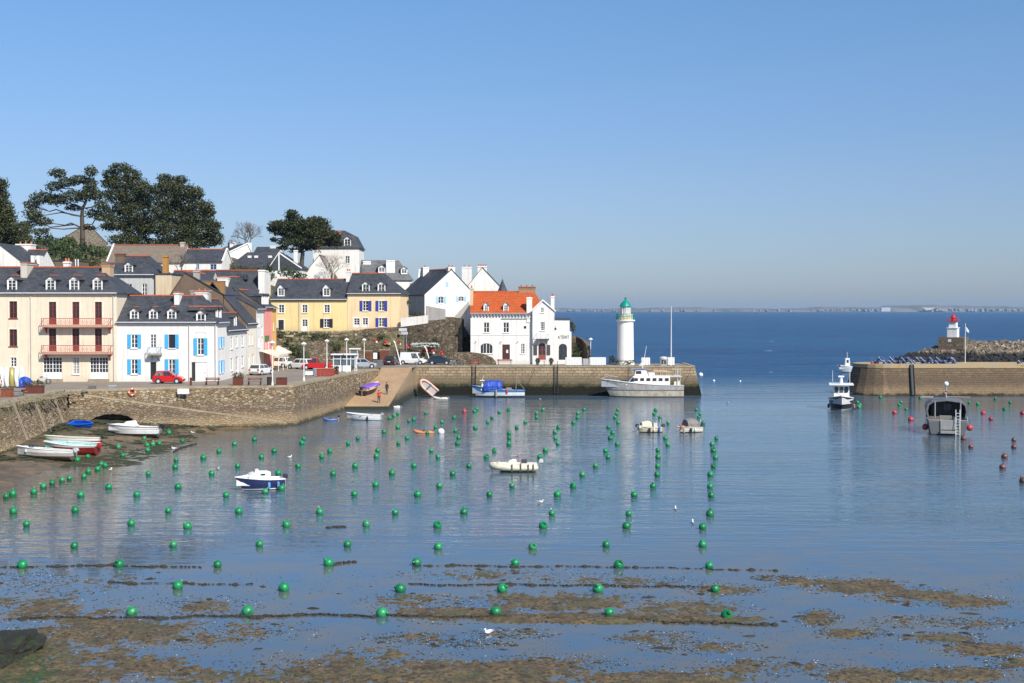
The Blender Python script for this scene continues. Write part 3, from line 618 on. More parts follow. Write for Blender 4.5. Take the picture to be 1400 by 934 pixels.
            for fset in ((0, 1, 2, 3), (5, 4, 3, 2)) + (((4, 0, 3),) if r0 else ()) + (((1, 5, 2),) if r1 != W else ()):
                n = len(fset); m.add([(P[j][0], P[j][1], P[j][2] + z0) for j in fset] + [(P[j][0], P[j][1], P[j][2] + k) for j in fset],
                      [tuple(range(n)), tuple(range(2*n-1, n-1, -1))] + [(j, (j+1) % n, n + (j+1) % n, n + j) for j in range(n)])
        s.roof = m.build('roof', rm, s.t)
        if ridge and style != 'flat':
            m = MB()
            if style == 'front': m.prism([(s.ax-.2, H+.08), (s.ax, H+.3), (s.ax+.2, H+.08)], -.14, depth+.12)
            else:
                m.prism([(depth/2-.2, H+.1), (depth/2, H+.1+ridge_h), (depth/2+.2, H+.1)], ra, rb, 'x')
            m.build('ridge_tiles', M_RIDGE if ridge is True else ridge, s.roof)
        if verge and style == 'gable':
            m = MB()
            for X in (verge if isinstance(verge, (tuple, list)) else (0, W)):
                m.prism([(-.1, E-.1), (depth/2, H+.1), (depth+.1, E-.1), (depth+.1, E+.2), (depth/2, H+.42), (-.1, E+.2)], X-.12, X+.14, 'x')
            m.build('verge', M_WHITE, s.roof)
        if verge and style == 'front':
            m = MB(); m.prism([(-.25, s.EL-.25), (s.ax, H+.05), (W+.25, s.ER-.25), (W+.25, s.ER), (s.ax, H+.33), (-.25, s.EL)], -.2, -.05); m.build('verge', M_WHITE, s.roof)
        return s
    # --- openings, given as local rectangles (u0,z0,u1,z1)
    def window(s, r, cols=2, rows=3, frame=None, shut=None, sw=None, trim=None, sill=True, open_=False, door=False, panel=0, arch=False, name=None):
        u0, z0, u1, z1 = r; w, h = u1 - u0, z1 - z0; fm = frame or M_FRAME; m = MB(); t = .07; y0, y1 = .06, .13
        if not open_:
            m.box(u0, y0, z0, u0+t, y1, z1); m.box(u1-t, y0, z0, u1, y1, z1); m.box(u0+t, y0, z1-t, u1-t, y1, z1); m.box(u0+t, y0, z0, u1-t, y1, z0+t)
            for c in range(1, cols):
                x = u0 + w * c / cols; b = .05 if (cols % 2 == 0 and c == cols // 2) else .025; m.box(x-b, y0+.005, z0+t, x+b, y1-.005, z1-t)
            zz0 = z0 + h * panel
            for k in range(1, rows):
                z = zz0 + (z1 - zz0) * k / rows; m.box(u0+t, y0+.01, z-.022, u1-t, y1-.01, z+.022)
            if panel: m.box(u0+t, y0+.015, z0+t, u1-t, y1-.02, zz0)
        if sill and not door: m.box(u0-.1, -.1, z0-.1, u1+.1, .05, z0-.003)
        if trim:
            tm = MB(); b = .16; yy = -.025
            tm.box(u0-b, yy, z0 if door else z0-b, u0, .02, z1+b); tm.box(u1, yy, z0 if door else z0-b, u1+b, .02, z1+b); tm.box(u0, yy, z1, u1, .02, z1+b)
        if arch:
            n = 8; rise = min(arch, h * .5)
            for sgn in (0, 1):
                pts = [(u0, z1+.01), (u0, z1 - rise)] + [(u0 + w/2 * (1 - math.cos(math.pi/2*k/n)), z1 - rise + rise * math.sin(math.pi/2*k/n)) for k in range(1, n+1)]
                if sgn: pts = [(u0 + u1 - x, z) for x, z in pts]
                MB().prism(pts, .003, .17).build('arch_spandrel', s.wm, s.t)
        o = m.build(name or ('door' if door else 'window'), fm, s.t) if m.f else MB().box(u0, .1, z0, u1, .12, z0+.05).build('window', fm, s.t)
        MB().add([(u0, .15, z0), (u1, .15, z0), (u1, .15, z1), (u0, .15, z1)], [(0, 1, 2, 3)]).build('pane', M_GLASS, o)
        if trim: tm.build('surround', paint(trim, .85), o)
        if shut:
            sw = sw or w / 2
            for a in (u0 - sw - .02, u1 + .02):
                q = MB(); q.box(a, -.07, z0-.02, a + sw, -.012, z1+.02)
                for k in range(5): q.box(a+.06, -.085, z0 + h * (k+.2)/5, a + sw-.06, -.07, z0 + h * (k+.75)/5)
                q.build('shutter', paint(shut, .5, .1), o)
        return o
    def solid_door(s, r, col=(.1, .05, .03), panels=3, name='door'):
        u0, z0, u1, z1 = r; m = MB(); m.box(u0, .09, z0, u1, .14, z1); w = u1-u0; h = z1-z0
        for k in range(panels): m.box(u0+w*.12, .06, z0+h*(k+.12)/panels, u1-w*.12, .09, z0+h*(k+.88)/panels)
        m.box(u0-.0, .04, z0, u0+.05, .16, z1); m.box(u1-.05, .04, z0, u1, .16, z1)
        o = m.build(name, paint(col, .6), s.t); MB().ball((u1-w*.15, .03, z0+h*.45), .05, 8, 6).build('handle', M_STEEL, o); return o
    def dormer(s, r, wall=None, cols=2, rows=3, roofmat=None, front=.28, ped=.55, ridge=M_RIDGE, arch=False, open_=False, pedcol=None):
        """r: window rectangle on the dormer face, local"""
        u0, z0, u1, z1 = r; c = (u0+u1)/2; w = (u1-u0)/2 + .1; zt = z1 + .06; zp = zt + ped * (w + .1) * 1.15
        sl = (s.H - s.E) / (s.D/2) if s.D else 1; vb = lambda z: max(front+.3, (z - s.E) / sl + .05)
        dm = wall or M_WHITE; m = MB(); f = front
        m.box(u0-.12, f, z0-.15, u0, f+.1, zt); m.box(u1, f, z0-.15, u1+.12, f+.1, zt); m.box(u0, f, z0-.15, u1, f+.1, z0)
        m.add([(c-w, f, zt), (c+w, f, zt), (c, f, zp), (c-w, f+.1, zt), (c+w, f+.1, zt), (c, f+.1, zp)], [(0,1,2),(5,4,3),(0,3,4,1)])
        d = m.build('dormer', dm, s.t)
        for q in (c-w, c+w-.05):
            MB().add([(q, f+.02, z0-.3), (q, vb(zt), zt), (q, f+.02, zt), (q+.05, f+.02, z0-.3), (q+.05, vb(zt), zt), (q+.05, f+.02, zt)], [(0,1,2),(3,5,4),(0,3,4,1),(1,4,5,2),(2,5,3,0)]).build('cheek', s.rm if s.rm.name.startswith('slate') else dm, d)
        m = MB(); b = w + .14; k = .07; ze = zt - .06; vz = vb(zp) + .3
        for sg in (-1, 1):
            m.add([(c+sg*b, f-.16, ze), (c, f-.16, zp), (c, vz, zp), (c+sg*b, vz, ze), (c+sg*b, f-.16, ze+k), (c, f-.16, zp+k), (c, vz, zp+k), (c+sg*b, vz, ze+k)], [(0,3,2,1),(4,5,6,7),(0,1,5,4),(1,2,6,5),(2,3,7,6),(3,0,4,7)])
        m.build('dormer_roof', roofmat or s.rm, d)
        if ridge: MB().prism([(c-.12, zp+.05), (c, zp+.17), (c+.12, zp+.05)], f-.17, vz).build('ridge_tiles', ridge, d)
        m = MB(); t = .06
        m.box(u0, f+.05, z0, u0+t, f+.1, z1); m.box(u1-t, f+.05, z0, u1, f+.1, z1); m.box(u0+t, f+.05, z1-t, u1-t, f+.1, z1); m.box(u0+t, f+.05, z0, u1-t, f+.1, z0+t)
        if not open_:
            for q in range(1, cols): x = u0+(u1-u0)*q/cols; m.box(x-.04, f+.055, z0+t, x+.04, f+.095, z1-t)
            for q in range(1, rows): z = z0+(z1-z0)*q/rows; m.box(u0+t, f+.06, z-.02, u1-t, f+.09, z+.02)
        m.build('window_frame', M_FRAME, d)
        MB().add([(u0, f+.12, z0), (u1, f+.12, z0), (u1, f+.12, z1+.06), (u0, f+.12, z1+.06)], [(0,1,2,3)]).build('pane', M_GLASS, d)
        return d
    def chimney(s, x0, y0, x1, y1, v, col=WHITE, th=.8, cap=None, pots=2, down=1.5, potcol=(.5, .16, .08)):
        u0, zb, u1, zt = s.rect(x0, y0, x1, y1, v); m = MB(); m.box(u0, v, zb-down, u1, v+th, zt); m.box(u0-.07, v-.07, zt-.22, u1+.07, v+th+.07, zt-.1); 
        c = m.build('chimney', plaster(col), s.roof)
        if cap: MB().box(u0-.08, v-.08, zt, u1+.08, v+th+.08, zt+.12).build('cap', paint(cap, .8), c)
        m = MB(); n = pots
        for k in range(n):
            x = u0 + (u1-u0) * (k+.5) / n; m.lathe([(.13, 0), (.11, .35), (.14, .36), (.14, .42)], 8, (x, v+th/2, zt))
        if n: m.build('pots', paint(potcol, .8), c)
        return c
    def box(s, name, u0, y0, z0, u1, y1, z1, mat, parent=None): return MB().box(u0, y0, z0, u1, y1, z1).build(name, mat, parent or s.t)
    def gutter(s, col=(.55, .56, .57)): 
        m = MB().tube((-.1, -.34, s.E-.08), (s.W+.1, -.34, s.E-.08), .08, n=6); return m.build('gutter', paint(col, .5), s.roof)
    def pipe(s, px, col=(.5, .48, .45), v=-.1, zt=None):
        u = s.at(px, 450)[0]; MB().tube((u, v, .1), (u, v, (zt or s.E)-.1), .05, n=6).build('drainpipe', paint(col, .6), s.t)
    def balcony(s, x0, x1, yt, yb, ys, depth=.9, mat=None, slab=None):
        u0, z0, u1, z1 = s.rect(x0, yt, x1, yb, -depth); mat = mat or paint((.36, .07, .05), .6); m = MB()
        z0 = s.at(x0, yb, -depth)[1]; zs_ = s.at(x0, ys, -depth)[1]
        m.box(u0, -depth, zs_, u1, 0, z0); o = m.build('balcony', slab or paint((.50, .28, .22), .8), s.t); m = MB()
        for z in (z1, z0+.12):
            m.tube((u0, -depth+.03, z), (u1, -depth+.03, z), .035, n=5); m.tube((u0+.03, -depth, z), (u0+.03, 0, z), .03, n=5); m.tube((u1-.03, -depth, z), (u1-.03, 0, z), .03, n=5)
        n = int((u1-u0)/.22)
        for k in range(n+1): x = u0 + (u1-u0)*k/n; m.tube((x, -depth+.03, z0), (x, -depth+.03, z1), .045 if k in (0, n) else .016, n=4)
        for k in range(int(n/2.2)):
            x = u0 + (u1-u0)*(k+.5)/int(n/2.2); m.add([(x-.18, -depth+.02, (z0+z1)/2), (x, -depth+.02, (z0+z1)/2+.22), (x+.18, -depth+.02, (z0+z1)/2), (x, -depth+.02, (z0+z1)/2-.22), (x-.14, -depth+.02, (z0+z1)/2), (x, -depth+.02, (z0+z1)/2+.17), (x+.14, -depth+.02, (z0+z1)/2), (x, -depth+.02, (z0+z1)/2-.17)], [(0,1,5,4),(1,2,6,5),(2,3,7,6),(3,0,4,7)])
        m.build('railing', mat, o)
        for x in (u0+.3, u1-.3): MB().add([(x-.06, 0, z0-.9), (x-.06, -depth+.1, zs_), (x-.06, 0, zs_), (x+.06, 0, z0-.9), (x+.06, -depth+.1, zs_), (x+.06, 0, zs_)], [(0,1,2),(5,4,3),(0,3,4,1)]).build('bracket', mat, o)
        return o
def zr(Z, x0, y0, x1, y1): a = Z(x0, y0); b = Z(x1, y1); return (*a, *b)

# ---------------- 1 beige townhouse with iron balconies
h = House('townhouse', 'long beige three storey townhouse with two rusty red iron balconies', 'house', -62, 153.5, 160, 153.5, zb=QZ, ye=400)
W_ = [h.rect(*zr(Za, 50, 358, 92, 448)), h.rect(*zr(Za, 50, 507, 92, 597)), h.rect(*zr(Za, 56, 657, 88, 707))]
FD = [h.rect(*zr(Za, a, 361, b, 482)) for a, b in ((260, 300), (385, 423), (505, 543))] + [h.rect(*zr(Za, a, 502, b, 625)) for a, b in ((260, 300), (385, 423), (505, 543))]
BD = [h.rect(*zr(Za, 229, 655, 331, 770)), h.rect(*zr(Za, 387, 655, 422, 745)), h.rect(*zr(Za, 478, 655, 577, 770))]
WL = [h.rect(x, y0, x + 10, y1) for x in (-40, -15) for y0, y1 in ((412, 435), (450, 473), (488, 505))]
h.shell(9.5, yr=367, rx=(None, 140), wall=CREAM, holes=W_ + FD + BD + WL)
RED = paint((.22, .035, .02), .6)
for i, r in enumerate(W_ + WL): h.window(r, 2, 3, frame=(RED if i != 2 else M_FRAME), open_=False, trim=(.8, .7, .55))
for r in FD: h.window(r, 2, 4, frame=RED, door=True, panel=.28, trim=(.8, .7, .55))
h.window(BD[0], 6, 4, door=True, panel=.3); h.window(BD[2], 6, 4, door=True, panel=.3); h.window(BD[1], 4, 6)
for x0 in (11, 63.8, 96, 128): 
    if x0: h.dormer(h.rect(x0, 383, x0 + 10.8, 396.5, .3))
h.dormer(h.rect(-30, 383, -20, 396.5, .3))
h.balcony(56.5, 151, 435.5, 446, 447.5); h.balcony(56.5, 151, 472.5, 483, 484.5)
h.chimney(28, 359.5, 37, 380, 2.6, (.55, .5, .42), 3.2, cap=(.4, .13, .08), pots=0); h.chimney(86.5, 357.5, 94, 370, 4.7, WHITE, .9); h.chimney(139, 362, 150, 376, 3.6, (.5, .36, .22), 1.6, cap=(.4, .13, .08), pots=0)
h.gutter((.6, .6, .6)); h.pipe(42.5); h.pipe(155.5)
h.box('string_course', -.02, -.06, h.E-.35, h.W+.02, .0, h.E-.1, plaster((.72, .62, .5)))
for r in (BD[0], BD[2]): h.box('door_step', r[0]-.1, -.25, 0, r[2]+.1, .17, r[1]-.01, M_COPE)
# ---------------- 2 white house with cyan shutters
h = House('townhouse', 'white two storey house with bright blue shutters and three dormers behind the red car', 'house', 160.4, 153.6, 258, 153.8, zb=QZ, ye=440)
up = [h.rect(*zr(Zb, a, 535, b, 607)) for a, b in ((153, 187), (352, 387))]; lo = [h.rect(*zr(Zb, a, 667, b, 745)) for a, b in ((153, 187), (352, 387))]
bd = h.rect(*zr(Zb, 255, 535, 287, 630)); dd = h.rect(*zr(Zb, 255, 682, 287, 775))
h.shell(9, yr=406, rx=(173, None), wall=WHITE, holes=up + lo + [bd, dd])
for i, r in enumerate(up + lo): h.window(r, 2, 3, shut=CYAN, sw=.42, open_=(i == 1))
h.window(bd, 2, 4, door=True, panel=.3); h.window(dd, 1, 1, frame=M_DARK, door=True)
h.balcony(202, 219.5, 475, 484, 486, .8, mat=paint((.25, .45, .6), .6), slab=M_COPE)
for a, b in ((150, 190), (251, 291), (348, 390)): h.dormer(h.rect(*zr(Zb, a+2, 412, b-2, 465), .3))
h.chimney(238, 400, 245, 416, 2.8, WHITE, 2.0, cap=(.4, .13, .08), pots=0); h.gutter(); h.pipe(258.5)
# ---------------- 3 white house with garage
h = House('townhouse', 'white house with one blue shuttered window above a wide garage door', 'house', 258.6, 153.8, 295.3, 153.9, zb=QZ, ye=440)
w1 = h.rect(*zr(Zb, 505, 555, 540, 643)); ga = h.rect(*zr(Zb, 474, 682, 558, 778)); ga = (ga[0], 0.05, ga[2], ga[3])
h.shell(9, yr=406, rx=(None, 278), wall=WHITE, holes=[w1, ga])
h.window(w1, 2, 3, shut=CYAN, sw=.42); o = h.solid_door((ga[0] + .45, ga[1], ga[2], ga[3]), (.78, .76, .72), 5, 'garage_door')
h.box('doorway_shade_panel', ga[0], .15, ga[1], ga[0] + .44, .17, ga[3], M_DARK, o)  # black panel paints the shade in the gap beside the garage door
h.dormer(h.rect(269.5, 429, 280, 453, -.02), front=-.03); h.chimney(267, 399, 283, 412, 4.5, WHITE, .9, cap=(.4, .13, .08)); h.gutter(); h.pipe(294.5)
# ---------------- street row receding along the quay (facades face the harbour)
XR = -35.5
def drow(px): return XR * F / (px - 700)
def row(name, label, p0, p1, ye, depth, Hh, wall, side, win, wcol=None, shut=None, ridge=True, base=True, mats=None, dorm=(), rows_=((461, 476), (493, 511)), roof='slate', verge=False, **kw):
    h = House(name, label, 'house', p0, drow(p0), p1, drow(p1), zb=QZ, yb=510, ye=ye); rs_ = []
    for (a, b, y0, y1) in win:
        u0 = h.at(a, 450)[0]; u1 = h.at(b, 450)[0]; z1 = h.at(p0, y0)[1]; z0 = h.at(p0, y1)[1]
        rs_.append((u0, max(z0, .05), u1, z1))
    h.shell(depth, H=Hh, wall=wall, side=side, holes=rs_, ridge=ridge, roof=roof, verge=verge, **kw)
    for r in rs_: h.window(r, 2, 3, shut=shut, sw=.35 if shut else None, door=r[1] < .3, panel=.3 if r[1] < .3 else 0)
    for px, w, z in dorm:
        u = h.at(px, 450)[0]; h.dormer((u, h.E + z, u + w, h.E + z + 1.25))
    h.gutter(); return h
h = row('townhouse', 'white corner house wing with two rows of narrow blue shutters', 297, 310, 440.5, 6.5, 8.9, WHITE, WHITE, [(299.5, 301.2, 461.5, 476), (303.3, 305, 461.5, 476), (299.5, 301.2, 494, 511), (303.3, 305, 494, 511)], shut=CYAN, dorm=((299.5, .7, .15), (304, .7, .15)), r0=2.6)
h = row('townhouse', 'low white quayside house with a single dormer in its steep slate roof', 310.2, 337, 451.5, 7.5, 9.9, WHITE, GREY, [(315, 318, 461, 478), (322.5, 325, 461, 476), (330, 333, 461, 476), (315, 318, 491, 508), (322, 325.5, 490, 519), (330, 333, 490, 506)], dorm=((324, 1.1, .3),))
h.chimney(291.5, 404.5, 311, 421, 0, (.30, .28, .26), 1.) if False else None
m = MB(); m.box(.0, 2.1, 5.3, .9, 4.5, 10.9); m.box(-.06, 2.0, 10.9, .96, 4.6, 11.05); m.build('chimney', plaster((.34, .31, .28)), h.roof)
h = row('townhouse', 'cream rendered quayside house with a brown gable and broad brown chimney', 337.2, 350.5, 442, 9, 12.2, (.78, .72, .6), BROWN, [(340, 341.5, 458, 472), (344, 345.5, 458, 472), (344.5, 347, 486, 508), (339.8, 341, 488, 508)])
m = MB(); m.box(.0, 3.0, 5.3, 1.1, 5.8, 12.4); m.box(-.06, 2.95, 12.4, 1.16, 5.85, 12.5); m.build('chimney', plaster((.30, .17, .07)), h.roof)
h = row('townhouse', 'tall narrow white quayside house beside the pink one', 350.7, 361, 422, 8, 11.0, WHITE, BROWN, [(353, 354.5, 433, 447), (353, 354.5, 461, 475), (357, 359, 447, 460)])
h = row('townhouse', 'salmon pink quayside house above a green shop sign', 361.2, 371.5, 419.5, 7, 11.4, PINK, BROWN, [(363, 364.3, 468, 482), (366.5, 368.3, 466, 482)], dorm=((353, .6, .2),) if False else ())
for k in range(4):
    u = .3 + k * 1.35; h.dormer((u, h.E+.25, u+.55, h.E+1.5), ridge=None)
MB().box(.5, -.08, 4.1, 3.6, -.0, 4.9).build('shop_sign', paint((.05, .22, .07), .6), h.t)
h = row('townhouse', 'narrow orange ochre house at the end of the quayside row', 371.7, 378, 421, 6, 10.6, (.74, .42, .16), (.74, .42, .16), [(373.5, 374.6, 440, 452)])
# awning of the cafe in front of the row
aw = T('awning', 'cream cafe awning on thin posts in front of the pink and white houses', 'awning', (XR + 1.7, 182.5, QZ)); m = MB()
m.add([(-1.6, -3, 2.9), (-1.6, 4.5, 2.9), (1.1, 4.5, 2.3), (1.1, -3, 2.3), (1.1, 4.5, 1.95), (1.1, -3, 1.95), (-1.6, -3, 2.85)], [(0, 1, 2, 3), (3, 2, 4, 5), (0, 3, 5, 6)]); m.build('canopy', paint((.68, .62, .5), .8), aw)
m = MB(); [m.tube((1.0, y, 0), (1.0, y, 2.25), .04) for y in (-2.9, .8, 4.4)]; m.build('posts', M_POLE, aw)
um = T('parasol', 'square cream parasol standing beyond the cafe awning', 'parasol', tuple(at_d(381, 500, 194).xy) + (QZ,)); MB().tube((0, 0, 0), (0, 0, 3.1), .04).build('pole', M_WOOD, um)
MB().add([(-1.7, -1.7, 2.2), (1.7, -1.7, 2.2), (1.7, 1.7, 2.2), (-1.7, 1.7, 2.2), (0, 0, 3.2), (-1.7, -1.7, 2.0), (1.7, -1.7, 2.0), (1.7, 1.7, 2.0), (-1.7, 1.7, 2.0)], [(0,1,4),(1,2,4),(2,3,4),(3,0,4),(0,1,6,5),(1,2,7,6),(2,3,8,7),(3,0,5,8)]).build('canopy', paint((.72, .66, .55), .8), um)
# ---------------- yellow house
h = House('cottage', 'yellow house with two small dormers, beside the peach house on the hillside', 'house', 371, 216, 474.9, 215, yb=452.5, ye=409)
ws = [h.rect(*zr(Zc, a, 455, b, 497)) for a, b in ((160, 188), (285, 312), (402, 431))]; sh = h.rect(*zr(Zc, 400, 530, 428, 575)); d1 = h.rect(*zr(Zc, 158, 535, 187, 588)); d2 = h.rect(*zr(Zc, 285, 533, 313, 596))
h.shell(9, yr=383, wall=YEL, holes=ws + [sh, d1, d2], found=2)
for r in ws: h.window(r, 2, 3, trim=(.8, .78, .74))
h.window(sh, 2, 3, shut=(.02, .02, .03), sw=.6, trim=(.8, .78, .74)); h.solid_door(d1, (.03, .03, .035)); h.window(d1, 1, 1, open_=True, trim=(.8, .78, .74), sill=False, door=True); h.window(d2, 2, 3, door=True, panel=.45, trim=(.8, .78, .74))
for a, b in ((157, 187), (398, 430)): h.dormer(h.rect(*zr(Zc, a, 368, b, 405), .3), ped=.9, ridge=None)
h.gutter(); h.pipe(409.5); h.chimney(353, 372, 361.5, 404, .6, WHITE, 4., pots=0, down=4); h.chimney(473, 371, 478.5, 383, 3.8, WHITE, 1.)
# ---------------- peach house with navy shutters
h = House('cottage', 'peach house with navy blue shutters above the long ramp wall', 'house', 475.2, 215, 547.6, 214.4, yb=449.5, ye=401)
ws = [h.rect(*zr(Zc, a, 434, b, 487)) for a, b in ((607, 637), (692, 721))]; sh = h.rect(*zr(Zc, 692, 525, 721, 571)); d1 = h.rect(*zr(Zc, 560, 527, 590, 574)); d2 = h.rect(*zr(Zc, 606, 525, 634, 574))
h.shell(9, yr=375, rx=(None, 526), wall=PEACH, holes=ws + [sh, d1, d2], found=2.5)
for r in ws + [sh]: h.window(r, 2, 3, shut=NAVY, sw=.5, trim=(.8, .78, .74))
for r in (d1, d2): h.window(r, 2, 3, door=True, panel=.3, trim=(.8, .78, .74))
for a, b in ((607, 640), (690, 723)): h.dormer(h.rect(*zr(Zc, a, 346, b, 386), .3), ridge=None, rows=2)
h.gutter()
# ---------------- orange roofed harbour office
h = House('harbour_house', 'white two storey building with a bright orange tiled roof beside the pier', 'house', 643.4, 203, 747, 203, zb=QZ, ye=428.5)
wu = [h.rect(*zr(Zl, a, 418, b, 522)) for a, b in ((234, 291), (434, 492))]; aw_ = h.rect(*zr(Zl, 198, 630, 325, 737)); dr = h.rect(*zr(Zl, 424, 643, 501, 800)); wr = h.rect(*zr(Zl, 613, 636, 652, 738)); sq = h.rect(*zr(Zl, 643, 455, 668, 482))
h.shell(9, yr=400, rx=(None, 730.5), wall=WHITE, roof='orange', holes=wu + [aw_, dr, wr, sq], over=.15)
for r in wu: h.window(r, 2, 2)
h.window(aw_, 4, 1, arch=.7); h.solid_door(dr, (.07, .018, .015)); h.window(wr, 2, 4); h.window(sq, 1, 1, frame=M_DARK, sill=False)
MB().box(dr[0]+.62, .045, dr[1]+1.1, dr[0]+.92, .055, dr[1]+1.6).build('notice', M_WHITE, h.t)
for a, b in ((240, 277), (441, 481)): h.dormer(h.rect(*zr(Zl, a, 246, b, 306), .3), roofmat=slate((.18, .19, .2)), ridge=None, ped=.9)
m = MB(); n = 24
for k in range(n): u = h.W * (k + .3) / n; m.box(u, -.3, h.E-.42, u+.2, 0, h.E-.12)
m.box(-.05, -.34, h.E-.12, h.W+.05, .0, h.E+.05); m.build('cornice', paint((.30, .31, .33), .7), h.t)
h.box('string_course', -.03, -.05, h.at(650, 457.5)[1]-.1, h.W, 0, h.at(650, 457.5)[1], h.wm); h.box('plinth', -.03, -.06, -.5, h.W, 0, .8, plaster((.7, .68, .62)))
MB().tube((h.at(685, 436)[0], -.07, h.at(685, 436)[1]), (h.at(732, 436)[0], -.07, h.at(732, 436)[1]), .05).build('pipe', paint((.1, .1, .1), .6), h.t)
h.chimney(720, 406.5, 727.5, 428, -.1, WHITE, .9, pots=1); h.chimney(709, 393, 732, 404, 4.2, (.35, .2, .12), 1., cap=(.3, .1, .05), pots=3); h.chimney(642.2, 394, 646.5, 428, 1.5, TAN, 2.6, pots=1, down=2)
for k, p in enumerate(((150, 620), (405, 622), (578, 620))):
    u, z = h.at(*Zl(*p)); MB().tube((u, 0, z), (u+.1, -.35, z+.12), .05).build('wall_lamp', M_DARK, h.t)
# gabled wing facing the harbour
g = House('harbour_house_wing', 'white gabled wing with a small balcony, right end of the orange roofed building', 'house', 728, 202.4, 757.8, 202.4, zb=QZ, ye=424.5)
w1 = g.rect(*zr(Zl, 812, 415, 858, 500)); w0 = g.rect(*zr(Zl, 815, 268, 846, 318)); dd = g.rect(*zr(Zl, 792, 628, 868, 800)); w2 = g.rect(*zr(Zl, 765, 672, 786, 742)); w3 = g.rect(*zr(Zl, 876, 668, 898, 742))
g.shell(9.8, H=g.at(742, 412)[1], wall=WHITE, roof='orange', style='front', holes=[w1, w0, dd], apex=g.at(742, 412)[0], over=.12, verge=True, ridge=True)
g.window(w1, 3, 4); g.window(w0, 2, 2); g.window(dd, 2, 3, door=True, panel=.3, arch=.6, frame=paint((.3, .06, .04), .6))
for u0 in (dd[0]-.75, dd[2]+.15): MB().box(u0, -.1, 1.5, u0+.55, -.03, 3.1).build('notice_board', paint((.07, .06, .06), .5), g.t)
g.balcony(734, 751, 456, 463.5, 464.5, .9, mat=M_POLE, slab=M_DARK); g.chimney(753, 405, 758, 424, 2, WHITE, 1., pots=1, down=1, potcol=(.45, .1, .05))
# annex
g = House('annex', 'low white flat roofed annex with dark lettering and an arched doorway', 'annex', 758, 203.6, 778.7, 203.6, zb=QZ, ye=437.5)
ar = g.rect(*zr(Zl, 1000, 636, 1084, 800))
g.shell(7, wall=WHITE, holes=[ar], style='flat'); g.window(ar, 1, 1, frame=M_DARK, door=True, arch=.6)
txt = bpy.data.curves.new('lettering', 'FONT'); txt.body = 'ATENT'; txt.size = 1.0; txt.extrude = .02; txt.space_character = 1.25
tmp = bpy.data.objects.new('tmp_text', txt); COL.objects.link(tmp); bpy.context.view_layer.update()
_me = bpy.data.meshes.new_from_object(tmp.evaluated_get(bpy.context.evaluated_depsgraph_get())); bpy.data.objects.remove(tmp, do_unlink=True)
to = bpy.data.objects.new('lettering', _me); COL.objects.link(to); to.parent = g.t; u, z = g.at(*Zl(990, 584)); to.location = (u, -.03, z); to.rotation_euler = (R(90), 0, 0); to.scale = (.5, .75, 1); _me.materials.clear(); _me.materials.append(paint((.04, .04, .04), .6))
g2 = g.at(*Zl(1130, 515)); MB().box(g.W, .2, -1, g2[0], 6.8, g2[1]).build('buttress', g.wm, g.t)
MB().box(g.W+.9, .1, -1, g.W+1.0, .2, -.9)
m = MB(); m.tube((.15, -.1, 6.1), (.15, -.5, 6.1), .03); m.tube((.15, -.45, 6.1), (.15, -.45, 5.8), .03); m.lathe([(.05, 0), (.16, .1), (.18, .3), (.05, .4)], 8, (.15, -.45, 5.4)); m.build('wall_lantern', M_DARK, g.t)
# ---------------- white gabled houses on the height
h = House('white_cottage', 'white cottage with a steep slate roof and pale blue shutters above the stone wall', 'house', 580.6, 229.5, 648, 234.5, yb=440, ye=402.5)
wa = h.rect(*zr(Zr, 850, 508, 906, 582)); wb = h.rect(*zr(Zr, 1065, 508, 1122, 560))
h.shell(10, H=h.at(617, 369)[1], wall=WHITE, side=(.55, .54, .52), style='front', holes=[wa, wb], apex=h.at(617, 369)[0], over=.25, ridge=True, apexL=h.at(648, 402)[1], found=6)
h.window(wa, 2, 2, shut=LBLUE, sw=.5, arch=.4); h.window(wb, 2, 2, shut=LBLUE, sw=.45, arch=.4)
a = h.rect(*zr(Zr, 928, 350, 958, 405)); MB().box(a[0], -.06, a[1], a[2], -.003, a[3]).build('shutter', paint(LBLUE, .5), h.t)
h.chimney(613, 365.5, 622, 374, .1, WHITE, .9, pots=2); h.chimney(578.5, 365.5, 586.5, 376, 8.6, WHITE, .9, pots=1, down=3)
h = House('white_cottage', 'white gable end house with two chimneys rising behind the orange roof', 'house', 640, 252, 683, 252, yb=420, ye=391)
h.shell(9, H=h.at(659.5, 366)[1], wall=WHITE, style='front', apex=h.at(659.5, 366)[0], over=.2, ridge=False, found=6)
h.chimney(653, 364, 665.5, 371, .05, WHITE, .9, pots=4); h.chimney(631.5, 365, 645, 378, 7.5, WHITE, 1, pots=2, down=4)
h = House('slate_roofed_house', 'small house with a red ridged slate roof tucked behind the white cottage', 'house', 572, 243, 601, 243, yb=420, ye=391)
h.shell(7, yr=371, wall=WHITE, verge=(0,), found=6); h.chimney(577.5, 366, 587, 374, 3.2, WHITE, .8) if False else None
tr = T('turret', 'dark conical slate turret between the orange roof and the gable end', 'turret', at_d(687, 400, 236)); tr.location.z = at_d(687, 401, 236).z
MB().lathe([(1.05, 0), (.6, 1.1), (.03, 2.6)], 14).build('roof', slate(), tr); MB().lathe([(.95, -7), (.95, .05)], 14).build('wall', plaster(WHITE), tr); MB().tube((0, 0, 2.5), (0, 0, 3.1), .04).build('finial', M_STEEL, tr)
